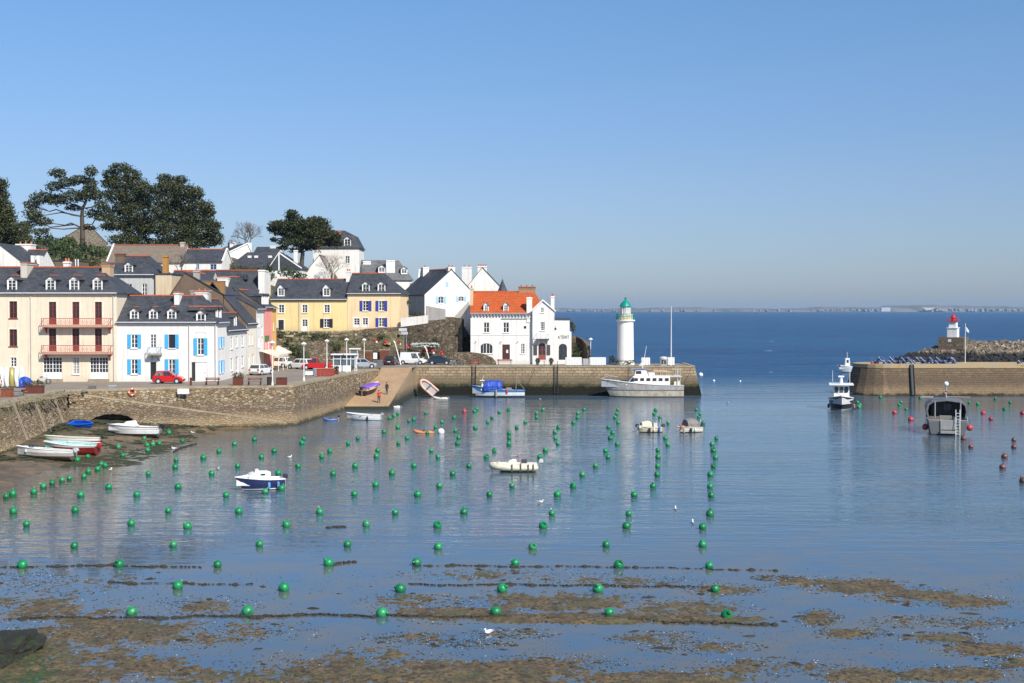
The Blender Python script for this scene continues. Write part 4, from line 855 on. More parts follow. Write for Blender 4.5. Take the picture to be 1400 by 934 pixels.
# house with grey roofs and a broad white chimney
h = House('slate_roofed_house', 'white house with broad white chimney slab and grey slate roofs above the peach house', 'house', 497, 247, 563, 249, yb=410, ye=381.5)
h.shell(8, yr=357, rx=(None, 545), wall=WHITE, ridge=False, roofmat=slate((.10, .10, .10)), found=6); h.chimney(528, 356, 540, 378.5, 1.2, WHITE, 1.2, pots=0); h.chimney(496.5, 357, 507, 363, 3, WHITE, 1, pots=0)
h.dormer(h.rect(549, 368, 556, 374, .6), front=.6, ridge=None); h.dormer(h.rect(518, 366, 526, 372, .6), front=.6, ridge=None)
# manor with mansard
h = House('manor', 'tall white house with a slate mansard roof and arched dormer behind the dark cypress', 'house', 428, 270, 491, 270, yb=385, ye=338.5)
wn_ = [h.rect(472, 350, 478, 360)]
h.shell(9, H=h.at(470, 321)[1], rx=None, wall=WHITE, style='hip', holes=wn_, found=8, ridge=False)
m = MB(); E, W, D = h.E, h.W, 9; a = 1.1; b = 2.7; zt = h.at(470, 319)[1]; zz = h.at(470, 313.5)[1]
P = [(-.2, -.2, E), (W+.2, -.2, E), (W+.2, D+.2, E), (-.2, D+.2, E), (a, a, zt-.4), (W-a, a, zt-.4), (W-a, D-a, zt-.4), (a, D-a, zt-.4), (W*.35, D/2, zz), (W-3.6, D/2, zz)]
m.add(P, [(0,1,5,4),(1,2,6,5),(2,3,7,6),(3,0,4,7),(4,5,9,8),(5,6,9),(6,7,8,9),(7,4,8)]); m.build('mansard_roof', slate(), h.t)
h.window(wn_[0], 2, 3)
d = h.dormer(h.rect(471, 327, 479, 337.5, -.02), front=-.03, ridge=None); h.chimney(462, 316, 466, 330, 1, (.55, .15, .08), .8, pots=0)
h = House('white_cottage', 'small white house with a brownish roof beside the pale bare tree', 'house', 415, 255, 452, 255, yb=392, ye=376)
h.shell(8, H=h.at(440, 349)[1], wall=WHITE, style='front', apex=h.at(437, 349)[0], roofmat=paint((.13, .10, .075), .9, .2, 0, 1.5), ridge=False, found=5)
h.chimney(429, 343, 438, 352, 6, WHITE, 1, pots=2, down=3)
# hip roofed villa
h = House('villa', 'low villa with a wide dark hipped roof and three small roof lights', 'house', 312, 247, 411, 247, yb=385, ye=366.5)
h.shell(11, yr=346, rx=(338, 385), wall=WHITE, ridge=False, found=5)
for px in (342, 351, 370): u, z = h.at(px, 351, 3.9); MB().box(u-.35, 3.2, z-.25, u+.35, 3.6, z+.18).build('roof_light', M_WHITE, h.roof)
g = House('villa_wing', 'gabled projecting wing of the villa with white edged slate gable', 'house', 369, 243, 411, 243, yb=385, ye=366)
g.shell(8, H=g.at(381.5, 347)[1], wall=WHITE, style='front', apex=g.at(381.5, 347)[0], over=.3, ridge=False, verge=True, found=5); g.chimney(401.5, 342, 406.5, 360, 3, WHITE, .9, pots=0, down=4)
MB().prism([(g.ax-4, g.H-3.1), (g.ax+5, g.H-3.1), (g.ax, g.H-.15)], -.12, -.06).build('gable_slates', slate(), g.t); MB().box(g.ax-.12, -.2, g.H-3.3, g.ax+.12, -.12, g.H).build('gable_post', M_WHITE, g.t)
h = House('white_cottage', 'white gabled house with dark slate slope below the bare tree', 'house', 306, 277, 345, 281, yb=368, ye=348)
h.shell(9, H=h.at(340, 334)[1], wall=WHITE, style='front', apex=h.at(338, 334)[0], over=.1, ridge=False, verge=True, found=5); h.chimney(314, 331.5, 323, 341, 5, WHITE, 1, pots=1, down=4); h.chimney(337, 332, 344, 345, .1, WHITE, 1, pots=0, down=3)
h = House('slate_roofed_house', 'dark roofed house half hidden behind the villa roof', 'house', 347, 282, 380, 282, yb=360, ye=347)
h.shell(8, yr=338.5, wall=WHITE, ridge=False, found=5); h.chimney(369, 336, 377, 342, 3, WHITE, 1, pots=0, down=3)
# big slate roof behind the row
h = House('slate_roofed_house', 'long slate roofed house with a tall white party wall chimney behind the street row', 'house', 270, 193, 353, 193.5, yb=440, ye=405)
h.shell(9, yr=371, wall=(.6, .58, .54), found=6); h.chimney(353, 369, 362, 404, 1, WHITE, 4.2, pots=0, down=5)
g = House('slate_roofed_house', 'smaller slate roof with its own red ridge and squat white chimney', 'house', 298, 189, 345, 189, yb=440, ye=405)
g.shell(7, yr=380, rx=(None, 327), wall=(.6, .58, .54), found=6); g.chimney(297, 379, 311.5, 391, 1.5, WHITE, 1.4, pots=0, cap=(.4, .13, .08), down=2)
u, z = h.at(333, 379, 2.5); MB().box(u-.9, 1.9, z-.35, u+.7, 2.6, z+.4).build('skylight', M_GLASS, h.roof)
# brown gable house behind the white corner
h = House('brown_gabled_house', 'house with a wide windowless brown rendered gable behind the white corner house', 'house', 233, 171, 305, 171, yb=430, ye=404)
h.shell(11, H=h.at(253, 373)[1], wall=BROWN, style='front', apex=h.at(253, 373)[0], apexL=h.at(305, 403)[1], over=.15, found=7)
h.chimney(264, 370, 271.5, 378, .1, (.4, .36, .32), .9, pots=1, down=2)
h = House('brown_gabled_house', 'narrow brown rendered house end rising behind the row beside its broad square chimney', 'house', 304, 182, 350, 182, yb=440, ye=412)
h.shell(8, H=h.at(318, 393)[1], wall=(.2, .13, .08), style='front', apex=h.at(318, 393)[0], apexL=h.at(350, 440)[1]+.3, over=.1, found=6, ridge=False)
# grey house behind
h = House('grey_house', 'grey rendered hip roofed house with two windows behind the blue shuttered houses', 'house', 152, 176, 212.5, 176, yb=440, ye=375)
ws = [h.rect(*zr(Zb, a, 265, b, 328)) for a, b in ((127, 158), (211, 238))]
h.shell(8.5, yr=351.5, rx=(165, 205), wall=(.5, .49, .47), holes=ws, found=6)
for r in ws: h.window(r, 2, 3)
h.dormer(h.rect(171.5, 362.5, 180.5, 373, .3), ridge=None); h.chimney(157, 347.5, 169.5, 372, 2.5, BROWN, 1, pots=0, cap=(.35, .1, .06)); h.gutter()
g = House('annex', 'tall cream block with a thin ochre chimney attached to the grey house', 'annex', 213, 175.5, 235, 175.5, yb=440, ye=375.5)
g.shell(5, wall=TAN, style='flat', found=6); g.chimney(222, 349.5, 229, 374, 1, (.42, .22, .07), .8, pots=0, down=.1)
# slate house left of grey (between)
h = House('slate_roofed_house', 'dark slate roof squeezed between the cream block and the brown gable', 'house', 228, 186, 285, 186, yb=430, ye=396)
h.shell(9, yr=371.5, wall=(.5, .48, .44), found=6)
# long stone roof house and its slate neighbour
h = House('long_house', 'long low house with a faded brown tiled roof below the dark pines', 'house', 146.5, 235, 249, 235, yb=378, ye=358)
h.shell(8, yr=336, wall=(.7, .66, .6), roofmat=tiles((.27, .215, .165)), found=5, verge=(0,)); h.chimney(246, 331, 251.5, 340, 3.4, (.45, .4, .33), 1, pots=0)
g = House('white_cottage', 'white cottage with light blue shutters and slate roof beside the long brown roof', 'house', 249.3, 234.5, 304, 234.5, yb=378, ye=357.5)
ws = [g.rect(*zr(Zp, a, 225, b, 278)) for a, b in ((490, 520), (628, 690))]
g.shell(8, yr=342, wall=WHITE, holes=ws, found=5, verge=(g.W,))
for r in ws: g.window(r, 2, 2, frame=paint(LBLUE, .5), shut=None)
# left white house
h = House('white_cottage', 'white house showing a big sloping gable at the left edge of the photo', 'house', -40, 200, 40, 200, yb=390, ye=366)
h.shell(10, H=h.at(2, 333.5)[1], wall=WHITE, style='front', apex=h.at(-2, 333)[0], apexL=h.at(40, 366)[1], over=.1, ridge=False, found=6)
g = House('slate_roofed_house', 'small dark roofed house with two white dormer cheeks beside the left white gable', 'house', 27, 203, 52, 203, yb=390, ye=364)
g.shell(8, yr=343, wall=WHITE, found=5); [g.box('dormer', g.at(x, 350)[0], .3, g.E-.2, g.at(x+4, 350)[0], 2, g.E+1.7, M_WHITE) for x in (41, 49)]; g.chimney(21, 333.5, 43, 342, 6, WHITE, 2, pots=3, down=2)
h = House('shed', 'low brown shed with a flat roof and white posts above the beige house', 'shed', 56, 214, 108, 214, yb=380, ye=357)
h.shell(5, wall=BROWN, style='flat', found=4); h.chimney(60, 350, 62, 350.5, .1, WHITE, .2, pots=0, down=0) if False else None
for x in (59, 67, 104.5, 108): u = h.at(x, 356)[0]; h.box('post', u-.08, -.5, -2, u+.08, -.35, h.E+.3, M_POLE)
h = House('stone_house', 'old grey stone house half hidden behind the pine trunk', 'house', 78, 305, 146, 309, yb=350, ye=331)
h.shell(10, H=h.at(122, 306)[1], wallmat=stone('old_masonry', [(.3, .26, .2), (.22, .19, .14)], 2), style='front', apex=h.at(120, 306)[0], roofmat=paint((.13, .12, .10), .9), ridge=False, found=5)
# ================================================================ WALLS AND GROUND DETAIL ON THE HILL
M_RETAIN = stone('retaining_masonry', [(.22, .17, .11), (.13, .10, .07), (.32, .26, .18), (.17, .13, .09), (.09, .075, .05)], 2.2, 1.3)
def wall_line(name, label, pts, thick=.5, mat=None, cat='wall', cope=None):
    """pts: (X, Y, z bottom, z top)"""
    m = MB(); k = len(pts)
    for i, (x, y, a, b) in enumerate(pts):
        p = Vector(pts[max(i-1, 0)][:2]); q = Vector(pts[min(i+1, k-1)][:2]); d = (q-p).normalized(); n = Vector((-d.y, d.x)) * thick
        m.v += [(x, y, a), (x, y, b), (x+n.x, y+n.y, b), (x+n.x, y+n.y, a)]
    for i in range(k-1):
        a, b = 4*i, 4*i+4; m.f += [(a, b, b+1, a+1), (a+1, b+1, b+2, a+2), (a+2, b+2, b+3, a+3)]
    m.f += [(0, 1, 2, 3), (4*k-4, 4*k-1, 4*k-2, 4*k-3)]
    return tag(m.build(name, mat or M_RETAIN), label, cat)
def pw(px, py, d, zb): p = at_d(px, py, d); return (p.x, p.y, zb, p.z)
wall_line('retaining_wall', 'high rubble stone wall carrying the road below the white cottage', [pw(545, 447.5, 210.5, 3), pw(560, 445.5, 209, 3), pw(585, 442, 207.6, 3), pw(600, 437, 206.9, 3), pw(618, 434.5, 206.2, 3), pw(632, 435, 205.6, 3), pw(634.5, 437, 212, 3)], 1.2)
wall_line('retaining_wall', 'dark rubble parapet sloping along the ramp under the peach house', [pw(462, 455, 211.5, 5), pw(482, 454, 211.5, 5), pw(500, 449.5, 211.2, 5), pw(520, 448.5, 211, 5), pw(546, 447, 210.8, 5)], .8)
wall_line('white_parapet', 'low white painted parapet right of the peach house', [pw(548, 435, 213.5, 8), pw(585, 431, 213, 8)], .3, plaster(WHITE))
wall_line('retaining_wall', 'ruined rubble wall with two wooden doors behind the car park', [pw(497, 471, 206.5, 4.2), pw(510, 472, 206.3, 4.2), pw(536, 476, 206, 4.2), pw(560, 478, 205.6, 4.2), pw(600, 486, 205.0, 4.2), pw(630, 490, 204.6, 4.2)], .9)
wall_line('retaining_wall', 'low rubble wall holding the slope behind the kiosk', [pw(408, 475, 203, 4.2), pw(425, 467, 203, 4.2), pw(440, 466, 203.2, 4.2), pw(452, 473, 203.5, 4.2), pw(497, 477, 204.5, 4.2)], .6)
wall_line('lane_wall', 'grey garden wall sloping up in front of the white cottage', [pw(582, 418, 226, 9), pw(609, 423, 226, 9)], .3, plaster((.35, .34, .33)))
wall_line('lane_wall', 'pale ramp wall between the white cottage and the orange roofed building', [pw(622, 432, 225, 9), pw(641, 411.5, 224, 9)], .3, plaster((.6, .57, .5)))
wall_line('shaded_wall', 'tall wall in deep shade left of the orange roofed building', [pw(630, 434, 216, 3), pw(646, 410, 212, 3)], .4, plaster(WHITE))
wall_line('garden_wall', 'low mound of rubble and grass in front of the harbour office', [pw(618, 482, 201.8, 4.2), pw(640, 481.5, 201.5, 4.2), pw(660, 484, 201.2, 4.2), pw(672, 489, 201, 4.2), pw(678, 495, 201, 4.2)], 1.)
for (a, b) in (((75, 315), (140, 430)), ((228, 305), (330, 410))):   # wooden doors
    x0, y0 = Zk(*a); x1, y1 = Zk(*b); p = at_d(x0, y1, 205.6); q = at_d(x1, y0, 205.6)
    d = T('shed_door', 'brown wooden shed door, %s in the rubble wall' % ('left one' if a[0] < 100 else 'wider right one'), 'door', (p.x, 205.5, QZ))
    w_ = q.x - p.x; m = MB(); n = 6
    for k in range(n): m.box(w_*k/n+.01, 0, 0, w_*(k+1)/n-.01, .07, q.z-QZ)
    m.build('planks', paint((.17, .055, .025), .8, .25), d); MB().box(-.1, -.03, q.z-QZ, w_+.1, .3, q.z-QZ+.18).build('lintel', M_COPE, d)
# sea wall curving behind the annex, with its green bank
t_ = [(781, 458, 214), (788, 460, 216), (795, 464, 214), (801, 470, 209), (803, 480, 206.3), (803.5, 492, 205.8)]
wall_line('sea_wall', 'dark curved sea wall descending behind the annex', [pw(a, b, c, 1) for a, b, c in t_], .6, stone('sea_wall_masonry', [(.2, .15, .1), (.1, .08, .055), (.28, .22, .15)], 2))
# ================================================================ LEAVES
def leaf_mat(name, c, c2):
    t = NT(name); g = t.n.new('ShaderNodeNewGeometry'); r = g.outputs['Random Per Island']
    col = t.ramp(r, [(0, mul(c, .55)), (.5, c), (1, c2)]); col = t.mix(t.ramp(t.noise(.45, 3), [(.4, 0), (.65, .6)]), col, mul(c, .5)); return t.done(col, .75, spec=.25)
M_PINE = leaf_mat('pine_needles', (.044, .056, .018), (.115, .115, .04)); M_CYP = leaf_mat('cypress_leaves', (.035, .048, .015), (.10, .09, .030))
M_BUSH = leaf_mat('shrub_leaves', (.035, .06, .02), (.09, .12, .035)); M_OLIVE = leaf_mat('dry_shrub_leaves', (.07, .075, .03), (.14, .12, .06)); M_BARK = paint((.09, .07, .05), .95, .25, 0, 1.2)
M_BRANCH = paint((.20, .17, .14), .95, .2); M_PALE = paint((.62, .55, .47), .9, .15)
def leaves(pads, n, size, seed, up=.5):
    """pads: (centre, rx, ry, rz); random small leaf clumps near the pads' surface"""
    r = np.random.default_rng(seed); V = []
    for c, rx, ry, rz in pads:
        k = int(n * max(.35, rx * rz)); d = r.normal(size=(k, 3)); d /= np.linalg.norm(d, axis=1)[:, None]
        rad = r.uniform(.3, 1.12, (k, 1)) ** .6; rad *= 1 + .22 * (r.random((k, 1)) > .8); lump = 1 + .18 * np.sin(d[:, :1] * 7 + c[0]) * np.cos(d[:, 2:] * 8 + c[2])
        p = np.array(c) + d * rad * lump * np.array([rx, ry, rz])
        u = r.normal(size=(k, 3)); u /= np.linalg.norm(u, axis=1)[:, None]; w = np.cross(u, r.normal(size=(k, 3))); w /= np.linalg.norm(w, axis=1)[:, None]
        s = size * r.uniform(.5, 1.25, (k, 1)); a = p - u*s*.5 - w*s*.25; b = p + u*s*.5 - w*s*.1; e = p + u*s*.35 + w*s*.45; f = p - u*s*.4 + w*s*.3
        V.append(np.stack([a, b, e, f], 1).reshape(-1, 3))
    V = np.concatenate(V); F_ = np.arange(len(V)).reshape(-1, 4); return V, F_
def leaf_obj(name, pads, n, size, mat, parent=None, seed=1):
    V, F_ = leaves(pads, n, size, seed); me = bpy.data.meshes.new(name); me.from_pydata(V.tolist(), [], F_.tolist()); me.materials.append(mat)
    o = bpy.data.objects.new(name, me); COL.objects.link(o)
    if parent: o.parent = parent
    return o
def limb(m, a, b, r0, r1, rnd, seg=4, wob=.12):
    a, b = Vector(a), Vector(b); L = (b-a).length; pts = [a + (b-a)*k/seg + (Vector((rnd.uniform(-1, 1), rnd.uniform(-1, 1), rnd.uniform(-.5, 1)))*L*wob*.5 if 0 < k < seg else Vector()) for k in range(seg+1)]
    for k in range(seg): m.tube(pts[k], pts[k+1], r0+(r1-r0)*k/seg, r0+(r1-r0)*(k+1)/seg, 6)
    return pts
def tree(name, label, Z, s, pads, d, base, fork, rt, mat, n=430, size=.36, seed=1, spread=1.5, squash=1., shrink=1.):
    rnd = random.Random(seed); b = at_d(*base, d); b.z -= 1.5; t = T(name, label, 'tree', b); k = d / F; PD = []
    off = lambda p: p - b
    for (x, y, rx, ry) in pads:
        px, py = Z(x, y); dy = rnd.uniform(-1, 1) * spread; p = at_d(px, py, d + dy); PD.append((tuple(off(p)), rx/s*k*.98*shrink, rx/s*k*.8*shrink + .5, ry/s*k*.95 * squash*shrink))
    m = MB(); fk = off(at_d(*fork, d)); tp = limb(m, (0, 0, 0), fk, rt, rt*.7, rnd, 4, .06)
    cx = sum(p[0][0] for p in PD)/len(PD); top = max(PD, key=lambda p: p[0][2])[0]; main = limb(m, fk, (top[0]*.6+fk.x*.4, top[1]*.5, top[2]*.88), rt*.65, rt*.2, rnd, 5, .1)
    for c, rx, ry, rz in PD:
        src = min(main + [tp[-1], tp[-2]], key=lambda q: (Vector(q)-Vector(c)).length + (3 if q.z > c[2] else 0) ); e = Vector(c) - Vector((0, 0, rz*.3)); pts = limb(m, src, e, rt*.28, .07, rnd, 4, .2)
        for _ in range(3): limb(m, pts[3], Vector(c) + Vector((rnd.uniform(-1, 1)*rx*.8, rnd.uniform(-1, 1)*ry*.6, rnd.uniform(-.4, .6)*rz)), .06, .02, rnd, 2, .1)
    m.build('trunk', M_BARK, t); leaf_obj('crown', PD, n, size, mat, t, seed); return t
P1 = [(0,230,45,40),(0,300,50,50),(20,370,55,50),(40,430,60,50),(20,500,80,60),(110,500,70,45),(140,560,60,40),(60,560,60,50),(0,410,60,60),(-60,260,70,60),(-80,360,90,80),(-60,470,100,80)]
P2 = [(345,160,60,35),(545,150,45,40),(470,200,60,35),(400,215,70,35),(540,230,50,50),(330,240,60,35),(260,310,90,45),(190,350,55,35),(330,320,70,40),(200,410,65,50),(250,450,70,35),(160,470,50,30),(240,510,60,22),(430,300,80,45),(520,290,70,45),(580,290,50,40),(440,370,60,22),(560,400,55,35),(540,490,50,16),(610,350,50,35),(600,430,50,22)]
P3 = [(720,130,70,35),(660,170,55,40),(790,170,60,40),(650,220,50,40),(720,220,90,50),(820,230,70,45),(870,260,50,45),(680,290,70,50),(780,300,90,60),(860,320,70,60),(730,370,70,60),(820,400,90,70),(640,400,50,45),(700,460,80,50),(650,480,60,30),(800,490,100,60),(740,560,100,45),(870,480,60,70),(850,570,90,40)]
P4 = [(990,195,55,35),(1080,200,50,30),(1020,240,90,45),(950,260,60,40),(1110,270,80,50),(1180,280,45,40),(1000,320,100,60),(1120,340,110,60),(1230,360,60,40),(1250,395,45,35),(960,390,80,60),(1080,420,120,70),(1190,430,90,60),(950,480,80,70),(1060,510,120,70),(1190,510,110,60),(1270,480,60,50),(1300,550,45,45),(1000,580,100,40),(1130,580,110,40),(1240,570,85,40)]
P5 = [(530,115,45,25),(545,150,60,35),(430,200,65,30),(395,230,45,30),(480,200,60,35),(570,200,80,45),(710,165,60,30),(680,200,80,45),(760,200,55,45),(620,230,90,50),(450,250,60,35),(530,270,80,50),(700,260,90,50),(790,260,60,45),(850,290,50,35),(400,310,25,18),(490,330,60,30),(600,320,90,50),(720,330,90,35),(800,330,60,30),(860,340,50,26),(470,370,38,18),(560,390,50,20),(650,370,70,22)]
tree('pine_tree', 'dark pine cut by the left edge of the photo', Zg, 4.375, P1, 262, (2, 345), (3, 320), .5, M_PINE, seed=3)
tree('pine_tree', 'open umbrella shaped pine with a bare leaning trunk, second from the left', Zg, 4.375, P2, 268, (112, 350), (112, 296), .62, M_PINE, n=300, seed=4, shrink=.84)
tree('pine_tree', 'tall dense dark pine in the middle of the hilltop group', Zg, 4.375, P3, 275, (178, 345), (178, 300), .6, M_PINE, n=360, seed=5, shrink=.88)
tree('pine_tree', 'widest and rightmost of the dark hilltop trees', Zg, 4.375, P4, 272, (250, 345), (250, 310), .7, M_PINE, n=360, seed=6, shrink=.88)
tree('cypress_tree', 'spreading dark cypress standing alone beside the mansard roofed house', Zh, 5.385, P5, 262, (410, 372), (414, 346), .55, M_CYP, n=450, size=.34, seed=8)
# bare trees
def bare(name, label, base, d, h, spread, mat, seed, depth=6, r=.16, lean=0, zoff=0):
    rnd = random.Random(seed); b = at_d(*base, d); t = T(name, label, 'tree', b); mt = MB(); mc = MB()
    def grow(p, v, L, r, k):
        e = p + v * L; (mt if k >= depth-1 else mc).tube(p, e, r, r*.72, 5 if k > 2 else 3)
        if k == 0: return
        for _ in range(rnd.choice((2, 3, 3)) if k > 1 else 3):
            a = Vector((rnd.gauss(0, 1), rnd.gauss(0, 1), rnd.gauss(.15, .6))).normalized(); nv = (v + a * spread).normalized(); nv.z = max(nv.z, -.05); grow(e, nv.normalized(), L * rnd.uniform(.62, .86), r * .66, k-1)
    for q in range(3): grow(Vector((q*.3-.3, 0, 0)), Vector((rnd.uniform(-.5, .5)+lean, rnd.uniform(-.3, .3), 1)).normalized(), h*.25, r, depth)
    mt.build('trunk', mat, t); mc.build('crown', mat, t); return t
bare('bare_tree', 'leafless grey tree on the skyline between the hilltop trees and the cypress', (341, 349), 284, 8.5, .75, M_BRANCH, 3, r=.14)
bare('bare_tree', 'pale leafless tree in front of the tall white house', (452, 386), 250, 6.8, .85, M_PALE, 5, depth=6, r=.15)
bare('bare_tree', 'small leafless tree behind the ochre chimney', (246, 374), 226, 4.6, .8, M_BRANCH, 8, depth=5, r=.09)
bare('bare_tree', 'thin leafless tree among the shrubs above the beige house', (58, 356), 240, 4, .7, M_BRANCH, 12, depth=5, r=.07)
# shrubs
def bush(label, items, mat, n=230, size=.34, seed=1, name='shrub', cat='shrub'):
    """items: (px, py, rx px, ry px, distance)"""
    c = at_d(items[0][0], items[0][1], items[0][4]); t = T(name, label, cat, c); pads = []
    for px, py, rx, ry, d in items: p = at_d(px, py, d) - c; k = d / F; pads.append((tuple(p), rx*k, rx*k*.8+.3, ry*k))
    leaf_obj('foliage', pads, n, size, mat, t, seed); m = MB(); rnd = random.Random(seed)
    for p, rx, ry, rz in pads:
        for _ in range(4): m.tube((p[0]+rnd.uniform(-.3, .3)*rx, p[1], p[2]-rz*1.1), (p[0]+rnd.uniform(-.6, .6)*rx, p[1]+rnd.uniform(-.5, .5), p[2]+rz*.3), .05, .02, 4)
    for a, b in zip(pads[:-1], pads[1:]): m.tube((a[0][0], a[0][1], a[0][2]-a[3]*.6), (b[0][0], b[0][1], b[0][2]-b[3]*.6), .04, n=4)
    m.build('stems', M_BARK, t); return t
bush('dark green hedge mass under the hilltop pines', [(60, 350, 20, 9, 255), (85, 345, 22, 12, 258), (100, 352, 20, 10, 250), (70, 335, 20, 10, 262), (45, 345, 16, 10, 262), (118, 345, 14, 12, 262), (135, 350, 14, 12, 258), (60, 330, 14, 9, 268), (90, 333, 14, 9, 268)], M_BUSH, 150, .5, 11)
bush('tawny rounded shrub behind the beige house chimney', [(127, 358, 11, 7, 235), (118, 362, 8, 6, 234)], M_OLIVE, 250, .3, 12)
bush('grey green shrub beside the villa', [(366, 372, 8, 9, 236), (371, 378, 6, 5, 235)], M_BUSH, 250, .3, 13)
bush('clipped bright green hedge in front of the villa wing', [(390, 372, 9, 6, 236), (402, 375, 10, 6, 236), (412, 378, 9, 4, 236)], M_BUSH, 250, .3, 14)
bush('dark scrub in front of the villa roof', [(308, 358, 6, 8, 243), (316, 365, 8, 6, 241), (326, 368, 9, 5, 240), (338, 369, 9, 4, 240), (350, 369, 8, 4, 240)], M_OLIVE, 200, .3, 15)
bush('large dark green bush behind the traffic sign', [(396, 484, 9, 8, 200.5), (408, 483, 11, 10, 200.5), (402, 475, 8, 6, 201), (417, 488, 6, 6, 200.5), (390, 489, 6, 5, 200)], M_BUSH, 260, .28, 16)
for i, (lab, it, mt) in enumerate([
    ('green creeper hanging from the hillside left of the doorway', [(385, 458, 6, 5, 208), (378, 452, 6, 3, 211)], M_BUSH), ('row of green tufts under the yellow house', [(400, 456, 8, 3, 210.5), (415, 457, 7, 3, 210.5), (432, 458, 9, 3.5, 210), (445, 460, 7, 4, 209)], M_BUSH),
    ('pair of green bushes halfway down the bare slope', [(395, 465, 6, 3.5, 206), (430, 464, 6, 3, 206.5)], M_BUSH), ('bright green bush on the slope left of the kiosk', [(460, 475, 7, 6, 203), (452, 470, 5, 4, 204)], M_BUSH),
    ('dry tufts on the slope above the kiosk', [(470, 462, 8, 3, 206), (484, 468, 7, 4, 205)], M_OLIVE), ('small green plant growing out of the high rubble wall', [(576, 450, 4, 2.5, 208.6)], M_BUSH),
    ('green weeds at the foot of the high rubble wall', [(596, 466, 5, 4, 206.5), (588, 470, 4, 2.5, 206.5)], M_BUSH), ('green hedge on top of the white parapet', [(572, 429.5, 9, 2.6, 214.5)], M_BUSH),
    ('wind shaped grey shrub at the right corner of the annex', [(784, 448, 4, 6, 212), (781.5, 443, 3, 4, 212)], M_OLIVE), ('yellow green bank of weeds below the curved sea wall', [(786, 474, 5, 7, 207), (790, 483, 5, 6, 206.6), (784, 487, 4, 4, 206.4)], M_BUSH),
    ('dry scrub at the left end of the high wall', [(500, 458, 8, 2.5, 208), (520, 460, 8, 2.5, 208)], M_OLIVE), ('dark shrubs beside the steps right of the peach house', [(556, 404+8, 6, 4, 222), (550, 407, 4, 5, 222)], M_BUSH),
    ('dark weeds around the foot of the lighthouse', [(846, 494, 8, 3, 200.5), (860, 494.5, 8, 2.5, 199.5), (836, 491, 5, 5, 202)], M_OLIVE)]):
    bush(lab, it, mt, 330, .22, 30 + i)
# grass and rubble on the slope: uncountable cover
m = MB(); rs = random.Random(44)
for k in range(2600):
    px = rs.uniform(380, 640); X = (px - 700) / F * 207; Y = rs.uniform(203, 215); z = ground(X, Y)
    if z < 4.3: continue
    s = rs.uniform(.08, .3); q = Matrix.Rotation(rs.uniform(0, 6), 3, 'Z'); m.add([q @ Vector((a*s*rs.uniform(.7, 1.3), b*s, c*s*.6)) + Vector((X, Y, z + .02)) for a in (-1, 1) for b in (-1, 1) for c in (-1, 1)], [(0, 1, 3, 2), (4, 6, 7, 5), (0, 4, 5, 1), (2, 3, 7, 6), (0, 2, 6, 4), (1, 5, 7, 3)])
t = NT('rubble'); g_ = t.n.new('ShaderNodeNewGeometry'); M_RUB = t.done(t.ramp(g_.outputs['Random Per Island'], [(0, (.10, .08, .05)), (.5, (.27, .21, .14)), (1, (.42, .34, .24))]), .95)
tag(m.build('slope_rubble', M_RUB), 'loose stones scattered over the bare slope', 'rubble', kind='stuff')
def scatter(name, label, n, fn, mat, seed, size=(.1, .3), cat='weed', flat=.25):
    r = random.Random(seed); m = MB()
    for k in range(n):
        p = fn(r)
        if p is None: continue
        s = r.uniform(*size); n_ = r.choice((5, 6, 7)); a0 = r.uniform(0, 6); el = r.uniform(1, 3.2); th = r.gauss(0, .5); vs = []
        for i in range(n_):
            a = a0 + 6.283 * i / n_; q = s * r.uniform(.4, 1.1); x, y = q*math.cos(a)*el, q*math.sin(a); vs.append((p[0]+x*math.cos(th)-y*math.sin(th), p[1]+x*math.sin(th)+y*math.cos(th), p[2]-.03))
        m.add(vs + [(p[0]+r.uniform(-.3, .3)*s, p[1]+r.uniform(-.3, .3)*s, p[2]+s*flat)], [(i, (i+1) % n_, n_) for i in range(n_)])
    return tag(m.build(name, mat), label, cat, kind='stuff')
M_WEED = leaf_mat('seaweed_fronds', (.030, .028, .012), (.075, .062, .022))
def inbars(r):
    b = r.choice(BARS); a = r.uniform(0, 6.28); q = r.uniform(.1, 1.25) ** .7; px, py = b[0]+b[2]*q*math.cos(a), b[1]+b[3]*q*math.sin(a)
    if py < 776 or py > 950 or not -20 < px < 1420: return None
    return at_z(px, py, .01)
def infg(r):
    py = 780 + 160 * r.random(); px = r.uniform(-10, 1410)
    if vnoise(np.array(px*.012), np.array(py*.05), 8) < .5: return None
    return at_z(px, py, .01)
scatter('seaweed', 'dark brown seaweed lying over the mud bars and shallow water', 14000, lambda r: inbars(r) if r.random() < .93 else infg(r), M_WEED, 3, (.015, .075), 'seaweed')
scatter('floating_specks', 'fine specks of weed over the shallow foreground water', 9000, lambda r: infg(r), M_WEED, 13, (.008, .035), 'seaweed')
scatter('seaweed_clumps', 'larger dark clumps of seaweed scattered in the shallows', 170, lambda r: inbars(r) if r.random() < .7 else infg(r), paint((.028, .024, .012), .8, .2), 4, (.08, .28), 'seaweed', .22)
scatter('shell_grit', 'pale specks of shell and pebble on the mud', 1800, lambda r: inbars(r), paint((.5, .46, .36), .7), 6, (.012, .035), 'grit', .3)
scatter('beach_weed', 'dark weed strewn on the beach below the left wall', 1900, lambda r: (lambda x, y: (x, y, max(.02, (float(np.interp(y, [p[0] for p in WLINE], [p[1] for p in WLINE])) - x) * .10)))(r.uniform(-47, -32), r.uniform(106, 142)), paint((.035, .04, .014), .85, .2), 7, (.12, .5), 'seaweed', .15)
scatter('grass_tufts', 'dry grass growing along the top of the left sloping wall', 420, lambda r: (r.uniform(-47.9, -45.2), r.uniform(106, 137), 4.35), paint((.22, .18, .11), .9, .3), 9, (.06, .2), 'grass', 1.1)
